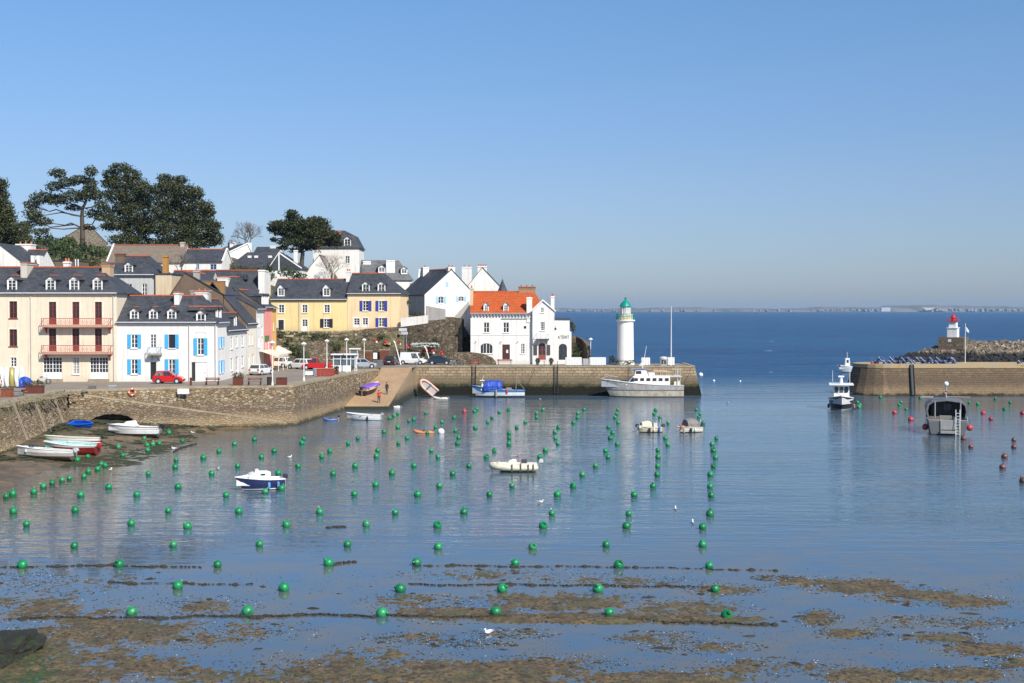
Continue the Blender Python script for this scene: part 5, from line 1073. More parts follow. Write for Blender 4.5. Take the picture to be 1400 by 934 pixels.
# weed covered rock, bottom left
rk = T('rock', 'dark weed covered rock at the bottom left corner', 'rock', at_z(5, 893, 0)); bm = bmesh.new(); bmesh.ops.create_icosphere(bm, subdivisions=5, radius=1)
for v in bm.verts: n = mnoise.fractal(v.co * 1.8, 1, 2, 5); v.co = Vector((v.co.x * 1.3, v.co.y * 2.3, max(v.co.z, -.2) * .75)) * (1 + .28 * n)
me = bpy.data.meshes.new('stone'); bm.to_mesh(me); bm.free()
t = NT('weedy_rock'); a = t.noise(2.2, 6, .75); M_ROCK = t.done(t.mix(t.ramp(a, [(.45, 0), (.6, 1)]), (.018, .016, .011), (.03, .042, .012)), .75); t.bump(t.noise(9, 5, .8), 1, .1)
me.materials.append(M_ROCK); o = bpy.data.objects.new('stone', me); COL.objects.link(o); o.parent = rk
scatter('green_algae', 'green algae streaks beside the dark rock', 420, lambda r: at_z(r.gauss(42, 26), r.gauss(914, 16), .035), paint((.03, .055, .014), .8, .2), 12, (.03, .16), 'algae', .1)

for i, (y, lab) in enumerate(((117.5, 'nearest'), (124.0, 'middle'), (130.5, 'farthest'))):
    xw_ = -45.6 - (y-114)/21.6*1.8; t = T('hanging_ladder', '%s of the pale wooden ladders hanging down the sloping left wall' % lab, 'ladder', (xw_, y, QZ)); m = MB()
    for s_ in (-.16, .16): m.tube((.05, s_, .08), (1.30, s_, -3.35), .045, n=5)
    for k in range(10): m.tube((.12+.125*k, -.16, -.1-.345*k), (.12+.125*k, .16, -.1-.345*k), .03, n=4)
    m.build('ladder', paint((.33, .27, .19), .9, .2), t)
# ================================================================ BOATS
def hullmat(stops, dirt=.3, dc=(.2, .13, .07), rough=.4):
    """painted bands by height above the waterline: [(z, colour), ...] from low to high"""
    t = NT('boat_hull'); z = t.xyz()[2]; z0, z1 = -1.0, 4.0; f = t.n.new('ShaderNodeMapRange'); f.inputs['From Min'].default_value = z0; f.inputs['From Max'].default_value = z1; t.l.new(z, f.inputs[0])
    r = t.n.new('ShaderNodeValToRGB'); r.color_ramp.interpolation = 'CONSTANT'; cr = r.color_ramp
    while len(cr.elements) < len(stops): cr.elements.new(.5)
    for e, (zz, c) in zip(cr.elements, stops): e.position = max(0, (zz-z0)/(z1-z0)); e.color = (*c, 1)
    t.l.new(f.outputs[0], r.inputs[0]); col = t.mix(t.ramp(t.noise(1.3, 6, .75, t.co((1, 1, .5))), [(.42, 0), (.72, dirt)]), r.outputs[0], dc)
    return t.done(col, rough)
def hull_profile(t, B, D, Db, tb, p=2.2):
    b = B/2 * (1 - max(0, (t-.4)/.6) ** p) * (tb + (1-tb) * min(1, t/.4)); return max(b, .015), D + (Db-D) * t ** 2.2
def hull(parent, L, B, D, Db, mat, draft=.35, rake=.5, tb=.85, floor=None, gun=None, inner=None, p=2.2, gr=.045, deckt=None, n=14):
    m = MB(); sec = []
    for i in range(n+1):
        t = i / n; b, zs = hull_profile(t, B, D, Db, tb, p); zk = -draft * (1 - t ** 5); pts = []
        for (fb, z) in ((0, zk), (.5, zk*.75), (.86, .02 + .12*t), (.97, zs*.55), (1, zs)):
            x = -L/2 + (L - rake) * t + rake * t ** 3 * max(0, (z - zk) / (zs - zk)); pts.append((x, b*fb, z))
        sec.append(pts)
    k = 5
    for s in (1, -1):
        o = len(m.v); m.v += [(x, y*s, z) for pts in sec for (x, y, z) in pts]; m.f += [(o+i*k+j, o+(i+1)*k+j, o+(i+1)*k+j+1, o+i*k+j+1) for i in range(n) for j in range(k-1)]
    o = len(m.v); st = sec[0]; m.v += [(x, y, z) for x, y, z in st] + [(x, -y, z) for x, y, z in st[::-1]]; m.f.append(tuple(range(o, o+10)))
    h = m.build('hull', mat, parent, smooth=False, weld=True)
    im = inner or M_WHITE; m = MB(); fl = floor if floor is not None else D*.35; w = .07
    for s in (1, -1):
        o = len(m.v)
        for i, pts in enumerate(sec):
            x, y, z = pts[-1]; xi = x - (.1 if i == n else 0) + (.06 if i == 0 else 0); yi = max(y-w, 0); m.v += [(x, y*s, z), (xi, yi*s, z+.012), (xi, max(yi-.03, 0)*s, min(fl, z-.02)), (xi, 0, min(fl, z-.02))]
        m.f += [(o+i*4+j, o+(i+1)*4+j, o+(i+1)*4+j+1, o+i*4+j+1) for i in range(n) for j in range(3)]
    x, y, z = sec[0][-1]; m.add([(x, y, z), (x, -y, z), (x+.06, -y+w, z+.012), (x+.06, y-w, z+.012), (x+.06, -y+w, fl), (x+.06, y-w, fl)], [(0, 1, 2, 3), (3, 2, 4, 5)])
    m.build('deck', im, parent, weld=True)
    if gun:
        m = MB(); top = [pts[-1] for pts in sec]; m.path(top, gr, 5); m.path([(x, -y, z) for x, y, z in top], gr, 5); m.tube(top[0], (top[0][0], -top[0][1], top[0][2]), gr, n=5); m.build('gunwale', gun, parent)
    return sec
def deckplate(parent, sec, i0, i1, mat, dz=0, crown=.12, name='foredeck'):
    m = MB()
    for i in range(i0, i1+1):
        x, y, z = sec[i][-1]; m.v += [(x, y*.97, z+dz), (x, y*.5, z+dz+crown*min(1, y*2)), (x, -y*.5, z+dz+crown*min(1, y*2)), (x, -y*.97, z+dz)]
    m.f += [(4*i+j, 4*i+4+j, 4*i+5+j, 4*i+1+j) for i in range(i1-i0) for j in range(3)]; m.f.append((0, 1, 2, 3)); return m.build(name, mat, parent)
def outboard(parent, x, z=.5, y=0, col=(.03, .03, .035), s=1., tilt=0.0):
    m = MB(); ca, sa = math.cos(tilt), math.sin(tilt)
    def P(dx, dz): return (x + s*(-dx*ca - dz*sa), z + s*(dz*ca - dx*sa))
    def pr(pts, w, mm): mm.prism([P(*q) for q in pts], y-w*s, y+w*s)
    pr([(.05, .0), (.45, .0), (.5, .15), (.42, .38), (.15, .4), (.03, .2)], .16, m); a = m.build('outboard_motor', paint(col, .35), parent, bevel=.02)
    m = MB(); pr([(.15, 0), (.32, 0), (.3, -.6), (.42, -.62), (.42, -.68), (.28, -.7), (.26, -.9), (.16, -.9), (.17, -.6)], .06, m); pr([(-.05, .05), (.1, .05), (.1, -.3), (-.05, -.3)], .1, m); m.build('leg', M_STEEL, a); return a
def bilge(col): return col
def boat(name, label, px, py, head, z=0., roll=0, cat='boat', pitch=0):
    p = at_ground(px, py, z); t = T(name, label, cat, p, R(head)); t.rotation_euler = (R(roll), R(pitch), R(head)); return t
def tarp(parent, x0, x1, w, z0, h, mat, n=6, name='tarpaulin', rnd=3):
    r = random.Random(rnd); m = MB()
    for i in range(n+1):
        x = x0 + (x1-x0)*i/n; e = 1 - .12*abs(i/n*2-1)**3; prof = [(w, z0), (w*1.0, z0+h*.45), (w*.72, z0+h*.86*e), (0, z0+h*e), (-w*.72, z0+h*.86*e), (-w, z0+h*.45), (-w, z0)]
        m.v += [(x + r.uniform(-.03, .03), y + r.uniform(-.05, .05), z + r.uniform(-.04, .04)) for y, z in prof]
    m.f += [(7*i+j, 7*i+7+j, 7*i+8+j, 7*i+1+j) for i in range(n) for j in range(6)] + [tuple(range(7)), tuple(range(7*n, 7*n+7))]; return m.build(name, mat, parent)
def fender(parent, x, y, z, col=(.03, .05, .2), r=.11, l=.5):
    return MB().lathe([(.01, -l/2), (r*.7, -l/2+.05), (r, -l/2+.12), (r, l/2-.12), (r*.6, l/2-.03), (.01, l/2)], 8, (x, y, z)).build('fender', paint(col, .5), parent)
LG = (.5, .5, .49); BW = (.75, .75, .73); BK = (.02, .02, .022); NV = (.015, .025, .09)
# beach boats at the left
b = boat('open_boat', 'white open motorboat lying nearest on the left beach with its engine tilted up', 61, 625, 172, .12, 4)
sec = hull(b, 5.2, 1.75, .62, .95, hullmat([(-.6, (.10, .08, .06)), (.12, (.45, .42, .38)), (.42, BW)], .3), .25, .7, .85, .2, M_WHITE, paint((.4, .42, .4), .7)); deckplate(b, sec, 11, 14, M_WHITE)
outboard(b, -2.6, .75, 0, (.5, .5, .52), .9, 1.0)
m = MB().cb(-.2, 0, .5, .25, 1.4, .06).cb(-1.3, 0, .5, .3, 1.5, .06); m.v; MB().cb(-.2, 0, .5, .25, 1.4, .06).build('thwart', M_WHITE, b); MB().cb(-1.3, 0, .5, .3, 1.5, .06).build('thwart', M_WHITE, b)
tarp(b, .4, 1.5, .5, .4, .45, paint((.6, .6, .58), .8), rnd=2, name='gear_cover'); MB().ball((1.25, .1, .75), .3, 10, 8).build('float', paint((.02, .04, .05), .5), b)
b = boat('open_boat', 'dark red hulled boat with pale turquoise deck on the left beach', 97, 617, 176, .15, -5)
sec = hull(b, 4.9, 1.8, .65, .9, hullmat([(-.6, (.2, .012, .012)), (.52, (.7, .7, .66))], .25), .3, .6, .85, .3, M_WHITE, paint((.30, .58, .52), .6)); deckplate(b, sec, 9, 14, paint((.45, .66, .62), .5))
outboard(b, -2.4, .7, .1, (.45, .02, .02), .9, .9); tarp(b, -1.6, .5, .62, .5, .28, paint((.40, .62, .56), .7), rnd=5)
b = boat('open_boat', 'long narrow white rowing boat behind the red hulled boat on the beach', 99, 606, 178, .12, 3)
hull(b, 5.2, 1.4, .5, .72, hullmat([(-.6, (.25, .03, .02)), (.25, (.7, .69, .63))], .25), .25, .6, .7, .2, paint((.72, .7, .6), .6), paint((.12, .22, .12), .7)); outboard(b, -2.6, .6, 0, BK, .7, .8)
b = boat('dinghy', 'shiny blue plastic dinghy in front of the drain arch', 113, 584, -24, .08, 14)
sec = hull(b, 2.9, 1.15, .42, .5, paint((.008, .09, .55), .15, .05), .18, .3, .9, .2, paint((.01, .12, .6), .2), paint((.008, .08, .45), .3), gr=.07)
b = boat('motorboat', 'white cabin motorboat with black engine beached beside the drain arch', 182, 594, 176, .15, 2)
sec = hull(b, 5.2, 1.9, .75, 1.0, hullmat([(-.6, (.05, .05, .05)), (.1, BW), (.52, (.3, .3, .3)), (.58, BW)], .15), .3, .9, .9, .4, paint((.3, .3, .3), .5), M_WHITE); deckplate(b, sec, 7, 14, M_WHITE, .0, .18)
m = MB(); m.prism([(-.3, .9), (.9, 1.0), (.55, 1.3), (-.1, 1.38)], -.55, .55); m.build('cuddy', M_WHITE, b, bevel=.05); MB().prism([(-.05, 1.0), (.62, 1.06), (.42, 1.24), (.0, 1.26)], -.565, -.552).build('side_window', M_GLASS, b)
outboard(b, -2.6, .8, 0, BK, 1.1, .5); m = MB().path([(-2.0, .8, .75), (-2.2, .8, 1.3), (-2.2, -.8, 1.3), (-2.0, -.8, .75)], .03); m.build('rail', M_STEEL, b)
# navy cabin boat
b = boat('cabin_boat', 'small navy blue hulled boat with white cabin moored among the green buoys', 354, 669, 207)
sec = hull(b, 3.5, 1.6, .72, .98, hullmat([(-.6, (.03, .03, .05)), (.02, BW), (.10, NV), (.98, BW)], .08, rough=.25), .35, .6, .85, .35, M_WHITE, M_WHITE, gr=.05); deckplate(b, sec, 6, 14, M_WHITE, .02, .2)
m = MB(); m.prism([(-.75, .8), (.95, .95), (.55, 1.22), (.1, 1.32), (-.75, 1.3)], -.52, .52); m.build('cabin', M_WHITE, b, bevel=.06); MB().cb(-.15, .53, 1.12, .34, .03, .12).build('side_window', M_GLASS, b)
MB().prism([(.0, 1.3), (.35, 1.28), (.3, 1.46), (.1, 1.5)], -.2, .2).build('hatch', paint((.7, .62, .5), .6), b); outboard(b, -1.75, .7, 0, (.03, .03, .05), .8)
fender(b, -1.2, .82, .35, (.1, .25, .5)); fender(b, -.5, .88, .35, (.1, .3, .6)); m = MB().path([(1.6, 0, 1.0), (1.45, .3, 1.28), (.9, .6, 1.25), (.9, .62, .95)], .02); m.path([(1.6, 0, 1.0), (1.45, -.3, 1.28), (.9, -.6, 1.25)], .02); m.build('pulpit', M_STEEL, b)
# white boat at the foot of the slip
b = boat('open_boat', 'white open boat floating at the foot of the orange slipway', 497, 574, 176)
hull(b, 4.1, 1.6, .55, .85, hullmat([(-.6, BK), (.03, BW)], .15), .3, .6, .85, .25, M_WHITE, paint((.5, .5, .47), .7)); MB().cb(.2, 0, .48, .3, 1.45, .06).build('thwart', M_WOOD, b); outboard(b, -2.05, .55, 0, (.4, .4, .42), .7)
fender(b, -.6, .8, .25, (.02, .02, .02)); MB().cb(-.9, 0, .5, .3, 1.4, .06).build('thwart', M_WOOD, b)
# small tenders
def ribmb(L, W, r, z=.12, n=10, rise=.18):
    m = MB(); pts = [(-L/2, -W/2, z), (-L*.44, -W/2, z), (L*.12, -W/2, z)] + [(L*.12 + (L*.38)*math.sin(a), -W/2*math.cos(a), z + rise*math.sin(a)**2) for a in [math.pi*k/n for k in range(1, n)]] + [(L*.12, W/2, z), (-L*.44, W/2, z), (-L/2, W/2, z)]
    V = [Vector(q) for q in pts]; N = len(V); ns = 10
    for i, q in enumerate(V):
        tdir = (V[min(i+1, N-1)] - V[max(i-1, 0)]).normalized(); sd = tdir.cross(Vector((0, 0, 1))).normalized(); up = sd.cross(tdir); rr = r * (.45 if i in (0, N-1) else 1)
        m.v += [tuple(q + (sd*math.cos(6.2832*j/ns) + up*math.sin(6.2832*j/ns))*rr) for j in range(ns)]
    m.f += [(i*ns+j, i*ns+(j+1) % ns, (i+1)*ns+(j+1) % ns, (i+1)*ns+j) for i in range(N-1) for j in range(ns)] + [tuple(range(ns)), tuple(range((N-1)*ns, N*ns))]
    return m
def tender(label, px, py, head, L, W, col, floor=(.3, .3, .3), z=0, motor=BK, r=.17, ms=.7, roll=0, pitch=0):
    t = boat('inflatable_boat', label, px, py, head, z, roll, pitch=pitch); ribmb(L, W, r, r*.55).build('tube', paint(col, .45, .1), t, smooth=True); MB().cb(-.05*L, 0, .07, L*.85, W*.85, .06).build('floor', paint(floor, .7), t)
    MB().cb(-L*.46, 0, .22, .07, W*.85, .34).build('transom', M_WOOD, t)
    if motor: outboard(t, -L/2+.02, .38, 0, motor, ms)
    MB().cb(0, 0, .28, .24, W, .05).build('thwart', M_DARK, t); return t
tender('tiny blue and black dinghy at the end of the curved quay wall', 452, 575, 190, 1.6, .7, (.08, .12, .3), ms=.6)
tender('tiny white dinghy with black engine right of the slipway foot', 541, 557.5, 170, 1.4, .7, (.7, .7, .7), ms=.6)
t = tender('faded pink inflatable boat with its bow hauled up against the pier', 583, 544.5, 172, 3.0, 1.2, (.66, .36, .27), z=.1, motor=None, pitch=-48, r=.2); t.location.y = 191.8; t.location.z = 1.35; t.rotation_euler = (R(-62), R(-40), R(172))
t = tender('white inflatable lying flat at the pier foot below the hoisted pink one', 603, 545.5, 175, 2.2, .9, (.6, .55, .5), motor=BK, r=.15, ms=.6)
# purple covered boat on the slip
b = T('covered_boat', 'boat under a crumpled purple tarpaulin hauled out on the slipway', 'boat', (-19.2, 174, 2.05), R(62)); b.rotation_euler = (R(0), R(-9), R(62))
hull(b, 3.9, 1.7, .62, .85, hullmat([(-.6, BK), (.35, (.62, .45, .2))], .2), .3, .5, .85, .25, paint((.65, .55, .35), .6)); tarp(b, -1.8, 1.2, .8, .5, .45, paint((.22, .10, .50), .6, .25, 0, 6), rnd=8); outboard(b, -1.95, .6, 0, BK, .9)
# blue tarp fishing boat by the pier
b = boat('fishing_boat', 'wooden fishing boat with a bright blue tarpaulin moored against the pier', 681, 544, 180); b.location.y += 1.6
sec = hull(b, 7.9, 2.3, 1.0, 1.75, hullmat([(-.6, BK), (.12, (.02, .04, .12)), (.26, (.60, .64, .62)), (.74, (.04, .15, .40))], .25), .5, .7, .6, .55, paint((.05, .15, .35), .5), paint((.4, .42, .42), .7), gr=.07); deckplate(b, sec, 10, 14, paint((.5, .52, .52), .6))
tarp(b, -.6, 2.1, .95, 1.0, 1.55, paint((.008, .06, .42), .55, .25, 0, 4), rnd=4, n=9); m = MB(); m.prism([(2.0, 1.0), (2.6, 1.0), (2.5, 1.9), (2.1, 1.95)], -.55, .55); m.build('wheelhouse', M_WHITE, b, bevel=.04); m = MB().tube((2.4, 0, 1.9), (2.4, 0, 2.6), .05); m.cb(2.4, 0, 2.5, .7, .5, .1); m.tube((2.4, 0, 2.55), (2.1, .0, 3.3), .03); m.build('radar', M_WHITE, b)
m = MB(); [m.tube((-2.6, y, .9), (-2.75, y*.7, 2.9), .06) for y in (-.7, .7)]; m.tube((-2.75, -.5, 2.85), (-2.75, .5, 2.85), .05); m.tube((-2.75, 0, 2.6), (-3.9, 0, 1.2), .04); m.build('gallows', paint((.2, .2, .2), .6), b)
fender(b, -1.3, 1.15, .95, (.55, .05, .05), .16, .7); fender(b, .3, 1.2, .6, (.3, .28, .25), .12, 1.1); MB().cb(-1.6, 0, 1.05, .8, .8, .7).build('winch', paint((.25, .27, .28), .6), b); MB().path([(-3.9, 0, 1.1), (-4.6, 1.5, 2.6), (-5.4, 3.6, 4.3)], .03).build('mooring_line', M_DARK, b)
# passenger boat
b = boat('passenger_boat', 'large weathered white and grey passenger boat moored at the pier end', 879, 543.5, 180); b.location.y += 1.9
HM = hullmat([(-.8, BK), (.12, (.50, .46, .37)), (.95, (.06, .08, .11)), (1.08, (.36, .36, .35)), (2.3, (.66, .66, .64))], .9, (.20, .13, .08), .5)
sec = hull(b, 12.3, 3.4, 1.75, 2.65, HM, .8, 1.5, .9, 1.5, paint((.5, .5, .5), .5), paint((.5, .5, .5), .7), p=2.8, gr=.07); deckplate(b, sec, 7, 14, paint((.55, .56, .56), .7), .0, .05)
m = MB(); m.prism([(-4.1, 1.75), (2.6, 1.75), (1.35, 3.15), (-4.1, 3.15)], -1.35, 1.35); cb_ = m.build('cabin', paint((.78, .78, .77), .5, .12), b, bevel=.05)
for k in range(6):
    x = 1.0 - k*.92; MB().prism([(x-.3, 2.42), (x+.3, 2.42), (x+.24+(.12 if k == 0 else 0)*0, 2.85), (x-.3, 2.85)], 1.352, 1.375).build('window', paint((.06, .03, .02), .15), cb_); 
for k in range(2): MB().add([(2.15-.9*k*.0-.02, (-.9, .1)[k], 2.3), (2.15-.02, (-.1, .9)[k], 2.3), (1.62, (-.1, .9)[k], 2.95), (1.62, (-.9, .1)[k], 2.95)], [(0, 1, 2, 3)]).build('windscreen', M_GLASS, cb_)
MB().prism([(1.3, 2.3), (2.0, 2.3), (1.5, 2.95), (1.3, 2.95)], 1.352, 1.37).build('side_window', M_GLASS, cb_)
m = MB(); m.prism([(-.9, 3.15), (1.2, 3.15), (1.0, 4.15), (-.5, 4.15)], -.9, .9); wh = m.build('wheelhouse', paint((.76, .76, .76), .5), b, bevel=.04); MB().box(.15, .905, 3.45, .95, .925, 3.9).build('window', paint((.08, .03, .02), .15), wh); MB().box(-.8, -1.05, 4.15, 1.75, 1.05, 4.28).build('roof', paint((.22, .25, .33), .6), wh)
MB().box(-1.9, -.7, 3.15, -1.0, .7, 3.6).build('roof_locker', M_WHITE, b)
m = MB()
for y in (-1.25, 1.25):
    for x in (-3.9, -3.0, -2.1): m.tube((x, y, 3.15), (x, y, 3.85), .03, n=4)
    m.path([(-4.0, y, 3.85), (-1.9, y, 3.85), (-1.6, y, 3.2)], .035)
m.tube((-4.0, -1.25, 3.85), (-4.0, 1.25, 3.85), .03); m.build('roof_rail', paint((.7, .5, .38), .5), b)
m = MB()
for y in (-1.3, 1.3): m.tube((-5.6, y, 1.75), (-5.6, y, 4.3), .05); m.path([(-4.1, y, 3.1), (-5.9, y, 3.1)], .04); m.tube((-5.2, y, 1.75), (-5.2, y, 4.4), .04)
m.tube((-5.6, -1.3, 4.2), (-5.6, 1.3, 4.2), .04); m.box(-5.9, -1.35, 3.02, -4.1, 1.35, 3.1); m.build('stern_frame', paint((.5, .5, .5), .5), b)
m = MB().tube((-.1, 0, 4.2), (-.7, 0, 7.6), .05, .03); m.tube((-.1, 0, 4.2), (-.1, 0, 5.2), .06); m.cb(.1, 0, 4.75, .6, .5, .14); m.build('mast', M_WHITE, b); MB().lathe([(.01, 0), (.15, .02), (.17, .12), (.01, .2)], 10, (.1, 0, 4.86)).build('radar_dome', M_WHITE, b)
m = MB(); 
for y in (-1, 1): m.path([(6.1, 0, 2.7), (4.9, y*.75, 3.1), (3.4, y*1.2, 2.9)], .025); m.tube((4.9, y*.75, 3.1), (4.9, y*.8, 2.3), .02)
m.build('bow_rail', M_STEEL, b); MB().cb(-5.2, 0, 2.0, .9, 1.4, .8).build('deck_box', paint((.75, .7, .55), .6), b)
MB().path([(-6.1, 1.0, 1.9), (-6.6, 2.4, 3.2), (-6.9, 3.6, 4.4)], .03).build('mooring_line', M_DARK, b)
# two small workboats side by side
for lab, px, py, c1, c2, hd in (('left of two small cluttered workboats, with a cream canopy and blue fender', 886, 591, (.62, .55, .38), (.05, .12, .45), 195), ('right of two small cluttered workboats, under a folded grey canopy', 941, 591, (.7, .66, .55), (.35, .33, .3), 205)):
    b = boat('workboat', lab, px, py, hd); sec = hull(b, 2.8 if px < 900 else 2.9, 1.35, .5, .68, hullmat([(-.6, BK), (.06, c1)], .35), .3, .4, .9, .3, paint((.5, .47, .4), .6), paint((.35, .33, .3), .7), gr=.06)
    g = px < 900
    if g: tarp(b, -.3, .8, .42, .45, .75, paint((.6, .54, .4), .7), rnd=6, n=5, name='canopy')
    else: tarp(b, -.9, .4, .6, .5, .98, paint((.20, .18, .165), .7), rnd=7, n=5, name='canopy')
    outboard(b, 1.45 if g else -1.45, .6, 0, BK, .8) ; outboard(b, -1.4, .55, .3, (.05, .06, .08), .85); fender(b, -1.0 if g else 1.0, .72, .3, c2, .12, .6); fender(b, .1, .72, .3, (.03, .03, .03), .12, .5); fender(b, -.4, .72, .3, (.7, .68, .6), .1, .4)
    m = MB(); [m.tube((-1.1, y, .5), (-1.2, y, 1.35), .03) for y in (-.5, .5)]; m.tube((-1.2, -.5, 1.35), (-1.2, .5, 1.35), .03); m.cb(-.75, 0, .75, .4, .5, .45); m.build('console', paint((.6, .58, .5), .5), b); MB().cb(.9, .1, .62, .45, .5, .3).build('gear_crate', paint((.45, .12, .05) if not g else (.5, .5, .45), .7), b)
# cream rigid inflatable
b = boat('rigid_inflatable', 'cream coloured inflatable motorboat with strapped covers in the middle of the harbour', 704, 644.5, 181)
ribmb(3.7, 1.5, .27, .38, 10, .12).build('tube', paint((.70, .66, .50), .6, .2), b, smooth=True); sec = hull(b, 3.3, 1.4, .3, .42, hullmat([(-.6, (.3, .22, .1)), (.05, (.62, .5, .26)), (.2, (.62, .55, .38))], .4), .3, .5, .9, .2)
m = MB(); m.prism([(-.2, .3), (.75, .3), (.55, .85), (.2, 1.05), (-.1, 1.02)], -.4, .4); m.build('console', paint((.74, .72, .6), .5), b, bevel=.06); tarp(b, .4, 1.5, .62, .45, .32, paint((.72, .68, .52), .7), rnd=9, name='bow_cover'); tarp(b, -1.75, -.5, .72, .45, .25, paint((.72, .69, .56), .7), rnd=10, name='stern_cover')
m = MB(); [m.prism([(x, .1), (x+.12, .1), (x+.12, .68), (x, .68)], .76 + .245, .79 + .245) for x in (.2, -.5, -1.1, -1.5)]; m.build('straps', paint((.08, .07, .04), .7), b); outboard(b, -1.9, .7, 0, (.55, .55, .5), .8); outboard(b, 1.98, .35, .2, BK, .6)
m = MB().path([(.8, -.35, .9), (.3, -.35, 1.25), (-.3, -.35, 1.2)], .03); m.cb(.0, 0, 1.12, .5, .5, .1); m.build('windscreen_frame', M_STEEL, b); MB().cb(-.75, .1, .85, .45, .4, .25).build('seat', paint((.05, .05, .06), .6), b); MB().ball((-.25, .1, 1.2), .12, 8, 6).build('lamp', paint((.35, .08, .1), .5), b)
# orange raft and white float
t = tender('low orange raft with a black bow floating between the green buoys', 580, 592, 182, 2.1, .7, (.60, .22, .07), (.4, .2, .1), motor=None, r=.13)
# navy pilot boat facing the viewer
b = boat('fishing_boat', 'black hulled fishing boat with white wheelhouse seen bow on near the right pier', 1150, 559, -103)
sec = hull(b, 7.2, 3.2, 1.25, 1.9, hullmat([(-.8, (.6, .6, .55)), (.12, BK), (1.2, (.72, .72, .7)), (1.36, BK)], .12, rough=.3), .6, 1.2, .9, .8, paint((.7, .7, .68), .5), paint((.5, .5, .5), .7), p=2.6, gr=.08); deckplate(b, sec, 8, 14, paint((.6, .6, .58), .6))
m = MB(); m.prism([(-2.2, 1.2), (1.0, 1.3), (.75, 3.15), (-2.2, 3.15)], -1.0, 1.0); w_ = m.build('wheelhouse', M_WHITE, b, bevel=.05)
for k in (-1, 0, 1): MB().add([(.96, k*.62-.24, 2.2), (.96, k*.62+.24, 2.2), (.83, k*.62+.24, 2.95), (.83, k*.62-.24, 2.95)], [(0, 1, 2, 3)]).build('windscreen', M_GLASS, w_)
MB().box(-2.4, -1.55, 3.17, 1.4, 1.55, 3.3).build('roof', M_WHITE, w_); m = MB().tube((-.3, 0, 3.3), (-.3, 0, 4.2), .22, .16, 8); m.cb(-.3, 0, 4.25, .5, .75, .2); m.build('radar_mast', M_WHITE, b); MB().tube((-.8, 1.1, 3.3), (-.8, 1.1, 6.2), .03).build('antenna', M_WHITE, b); MB().tube((-.9, -1.1, 3.3), (-.9, -1.1, 5.0), .025).build('antenna', M_WHITE, b)
MB().path([(3.5, 0, 1.95), (3.0, .8, 2.3), (1.4, 1.35, 2.15)], .03).build('bow_rail', M_STEEL, b); MB().path([(3.5, 0, 1.95), (3.0, -.8, 2.3), (1.4, -1.35, 2.15)], .03).build('bow_rail', M_STEEL, b)
for y in (-1.62, 1.62): fender(b, .5, y, .4, (.4, .12, .1) if y > 0 else (.05, .05, .05), .15, .6)
# grey trawler seen from astern
b = boat('workboat', 'grey aluminium workboat seen from its open stern with a boarding ladder', 1293, 590, 74)
GRM = paint((.17, .175, .17), .5, .2); GR2 = paint((.30, .30, .29), .5, .15)
sec = hull(b, 9, 4.1, 1.55, 2.2, hullmat([(-.8, (.03, .03, .03)), (.12, (.12, .125, .125)), (1.4, (.34, .34, .33))], .4, (.08, .07, .06), .5), .5, 1., .92, .7, GR2, GR2, gr=.07)
m = MB(); m.box(-1.6, -1.75, .7, 2.6, 1.75, 1.7); m.build('cabin_base', GRM, b)
pr_ = lambda s_: [(s_*1.9, 1.5), (s_*2.08, 2.4), (s_*1.95, 3.0), (s_*1.5, 3.32), (0, 3.5)]
m = MB(); prof = [(-y, z) for y, z in pr_(1)] + [(y, z) for y, z in pr_(1)][::-1]; inn = [(y*.92, z-.08 if z > 1.6 else z) for y, z in prof]; k = len(prof)
for x in (-2.2, 2.9): m.v += [(x, y, z) for y, z in prof]
m.f += [(i, i+1, k+i+1, k+i) for i in range(k-1)]; o = len(m.v)
for x in (-2.2, 2.8): m.v += [(x, y, z) for y, z in inn]
m.f += [(o+i, o+i+1, o+k+i+1, o+k+i) for i in range(k-1)] + [(i, i+1, o+i+1, o+i) for i in range(k-1)] + [tuple(range(k, 2*k))]; m.build('canopy', paint((.16, .165, .17), .5, .25), b)
m = MB(); m.box(-.4, -1.5, .75, -.3, 1.5, 3.3); m.build('bulkhead', M_DARK, b); MB().box(-.44, -.5, 2.3, -.41, .25, 3.0).build('window', M_GLASS, b)
for y in (-1.35, 1.2): MB().tube((-2.15, y, 1.4), (-2.15, y, 3.4), .07).build('pillar', GR2, b)
m = MB(); m.box(-4.6, -.7, .6, -4.35, .75, 1.55); m.box(-5.1, -.7, .25, -4.5, .75, .5); m.build('stern_platform', GR2, b); m = MB(); [m.tube((-4.95, y, -.2), (-4.6, y, 2.7), .035) for y in (-1.15, -.75)]; [m.tube((-4.93+.035*k*2.2, -1.15, -.1+k*.3), (-4.93+.035*k*2.2, -.75, -.1+k*.3), .025) for k in range(9)]; m.build('boarding_ladder', M_WHITE, b)
MB().cb(-3.4, .2, 1.5, .9, 1.2, .9).build('engine_box', paint((.24, .22, .19), .6), b); MB().cb(-3.6, 1.3, 1.4, .6, .5, .5).build('fish_crate', paint((.25, .10, .03), .6), b)
m = MB().tube((0, 0, 3.6), (0, 0, 5.0), .1, .07); m.cb(0, 0, 4.4, .3, 1.1, .1); m.build('mast', GR2, b); MB().ball((0, 0, 5.1), .26, 12, 8).build('radar_dome', M_WHITE, b); MB().ball((0, .15, 4.1), .18, 8, 6).build('lamp', paint((.4, .1, .08), .5), b)
m = MB().tube((.5, -2.5, 3.68), (.5, 2.5, 3.68), .05); m.box(.3, 1.3, 3.55, .8, 2.6, 3.66); m.build('roof_bar', GR2, b)
for y in (-2.2, 2.2): MB().ball((-3.4, y, .75), .34, 12, 8).build('buoy_fender', paint((.42, .05, .06), .4), b); MB().tube((-3.4, y, .9), (-3.4, y, 1.6), .02).build('fender_rope', M_DARK, b)
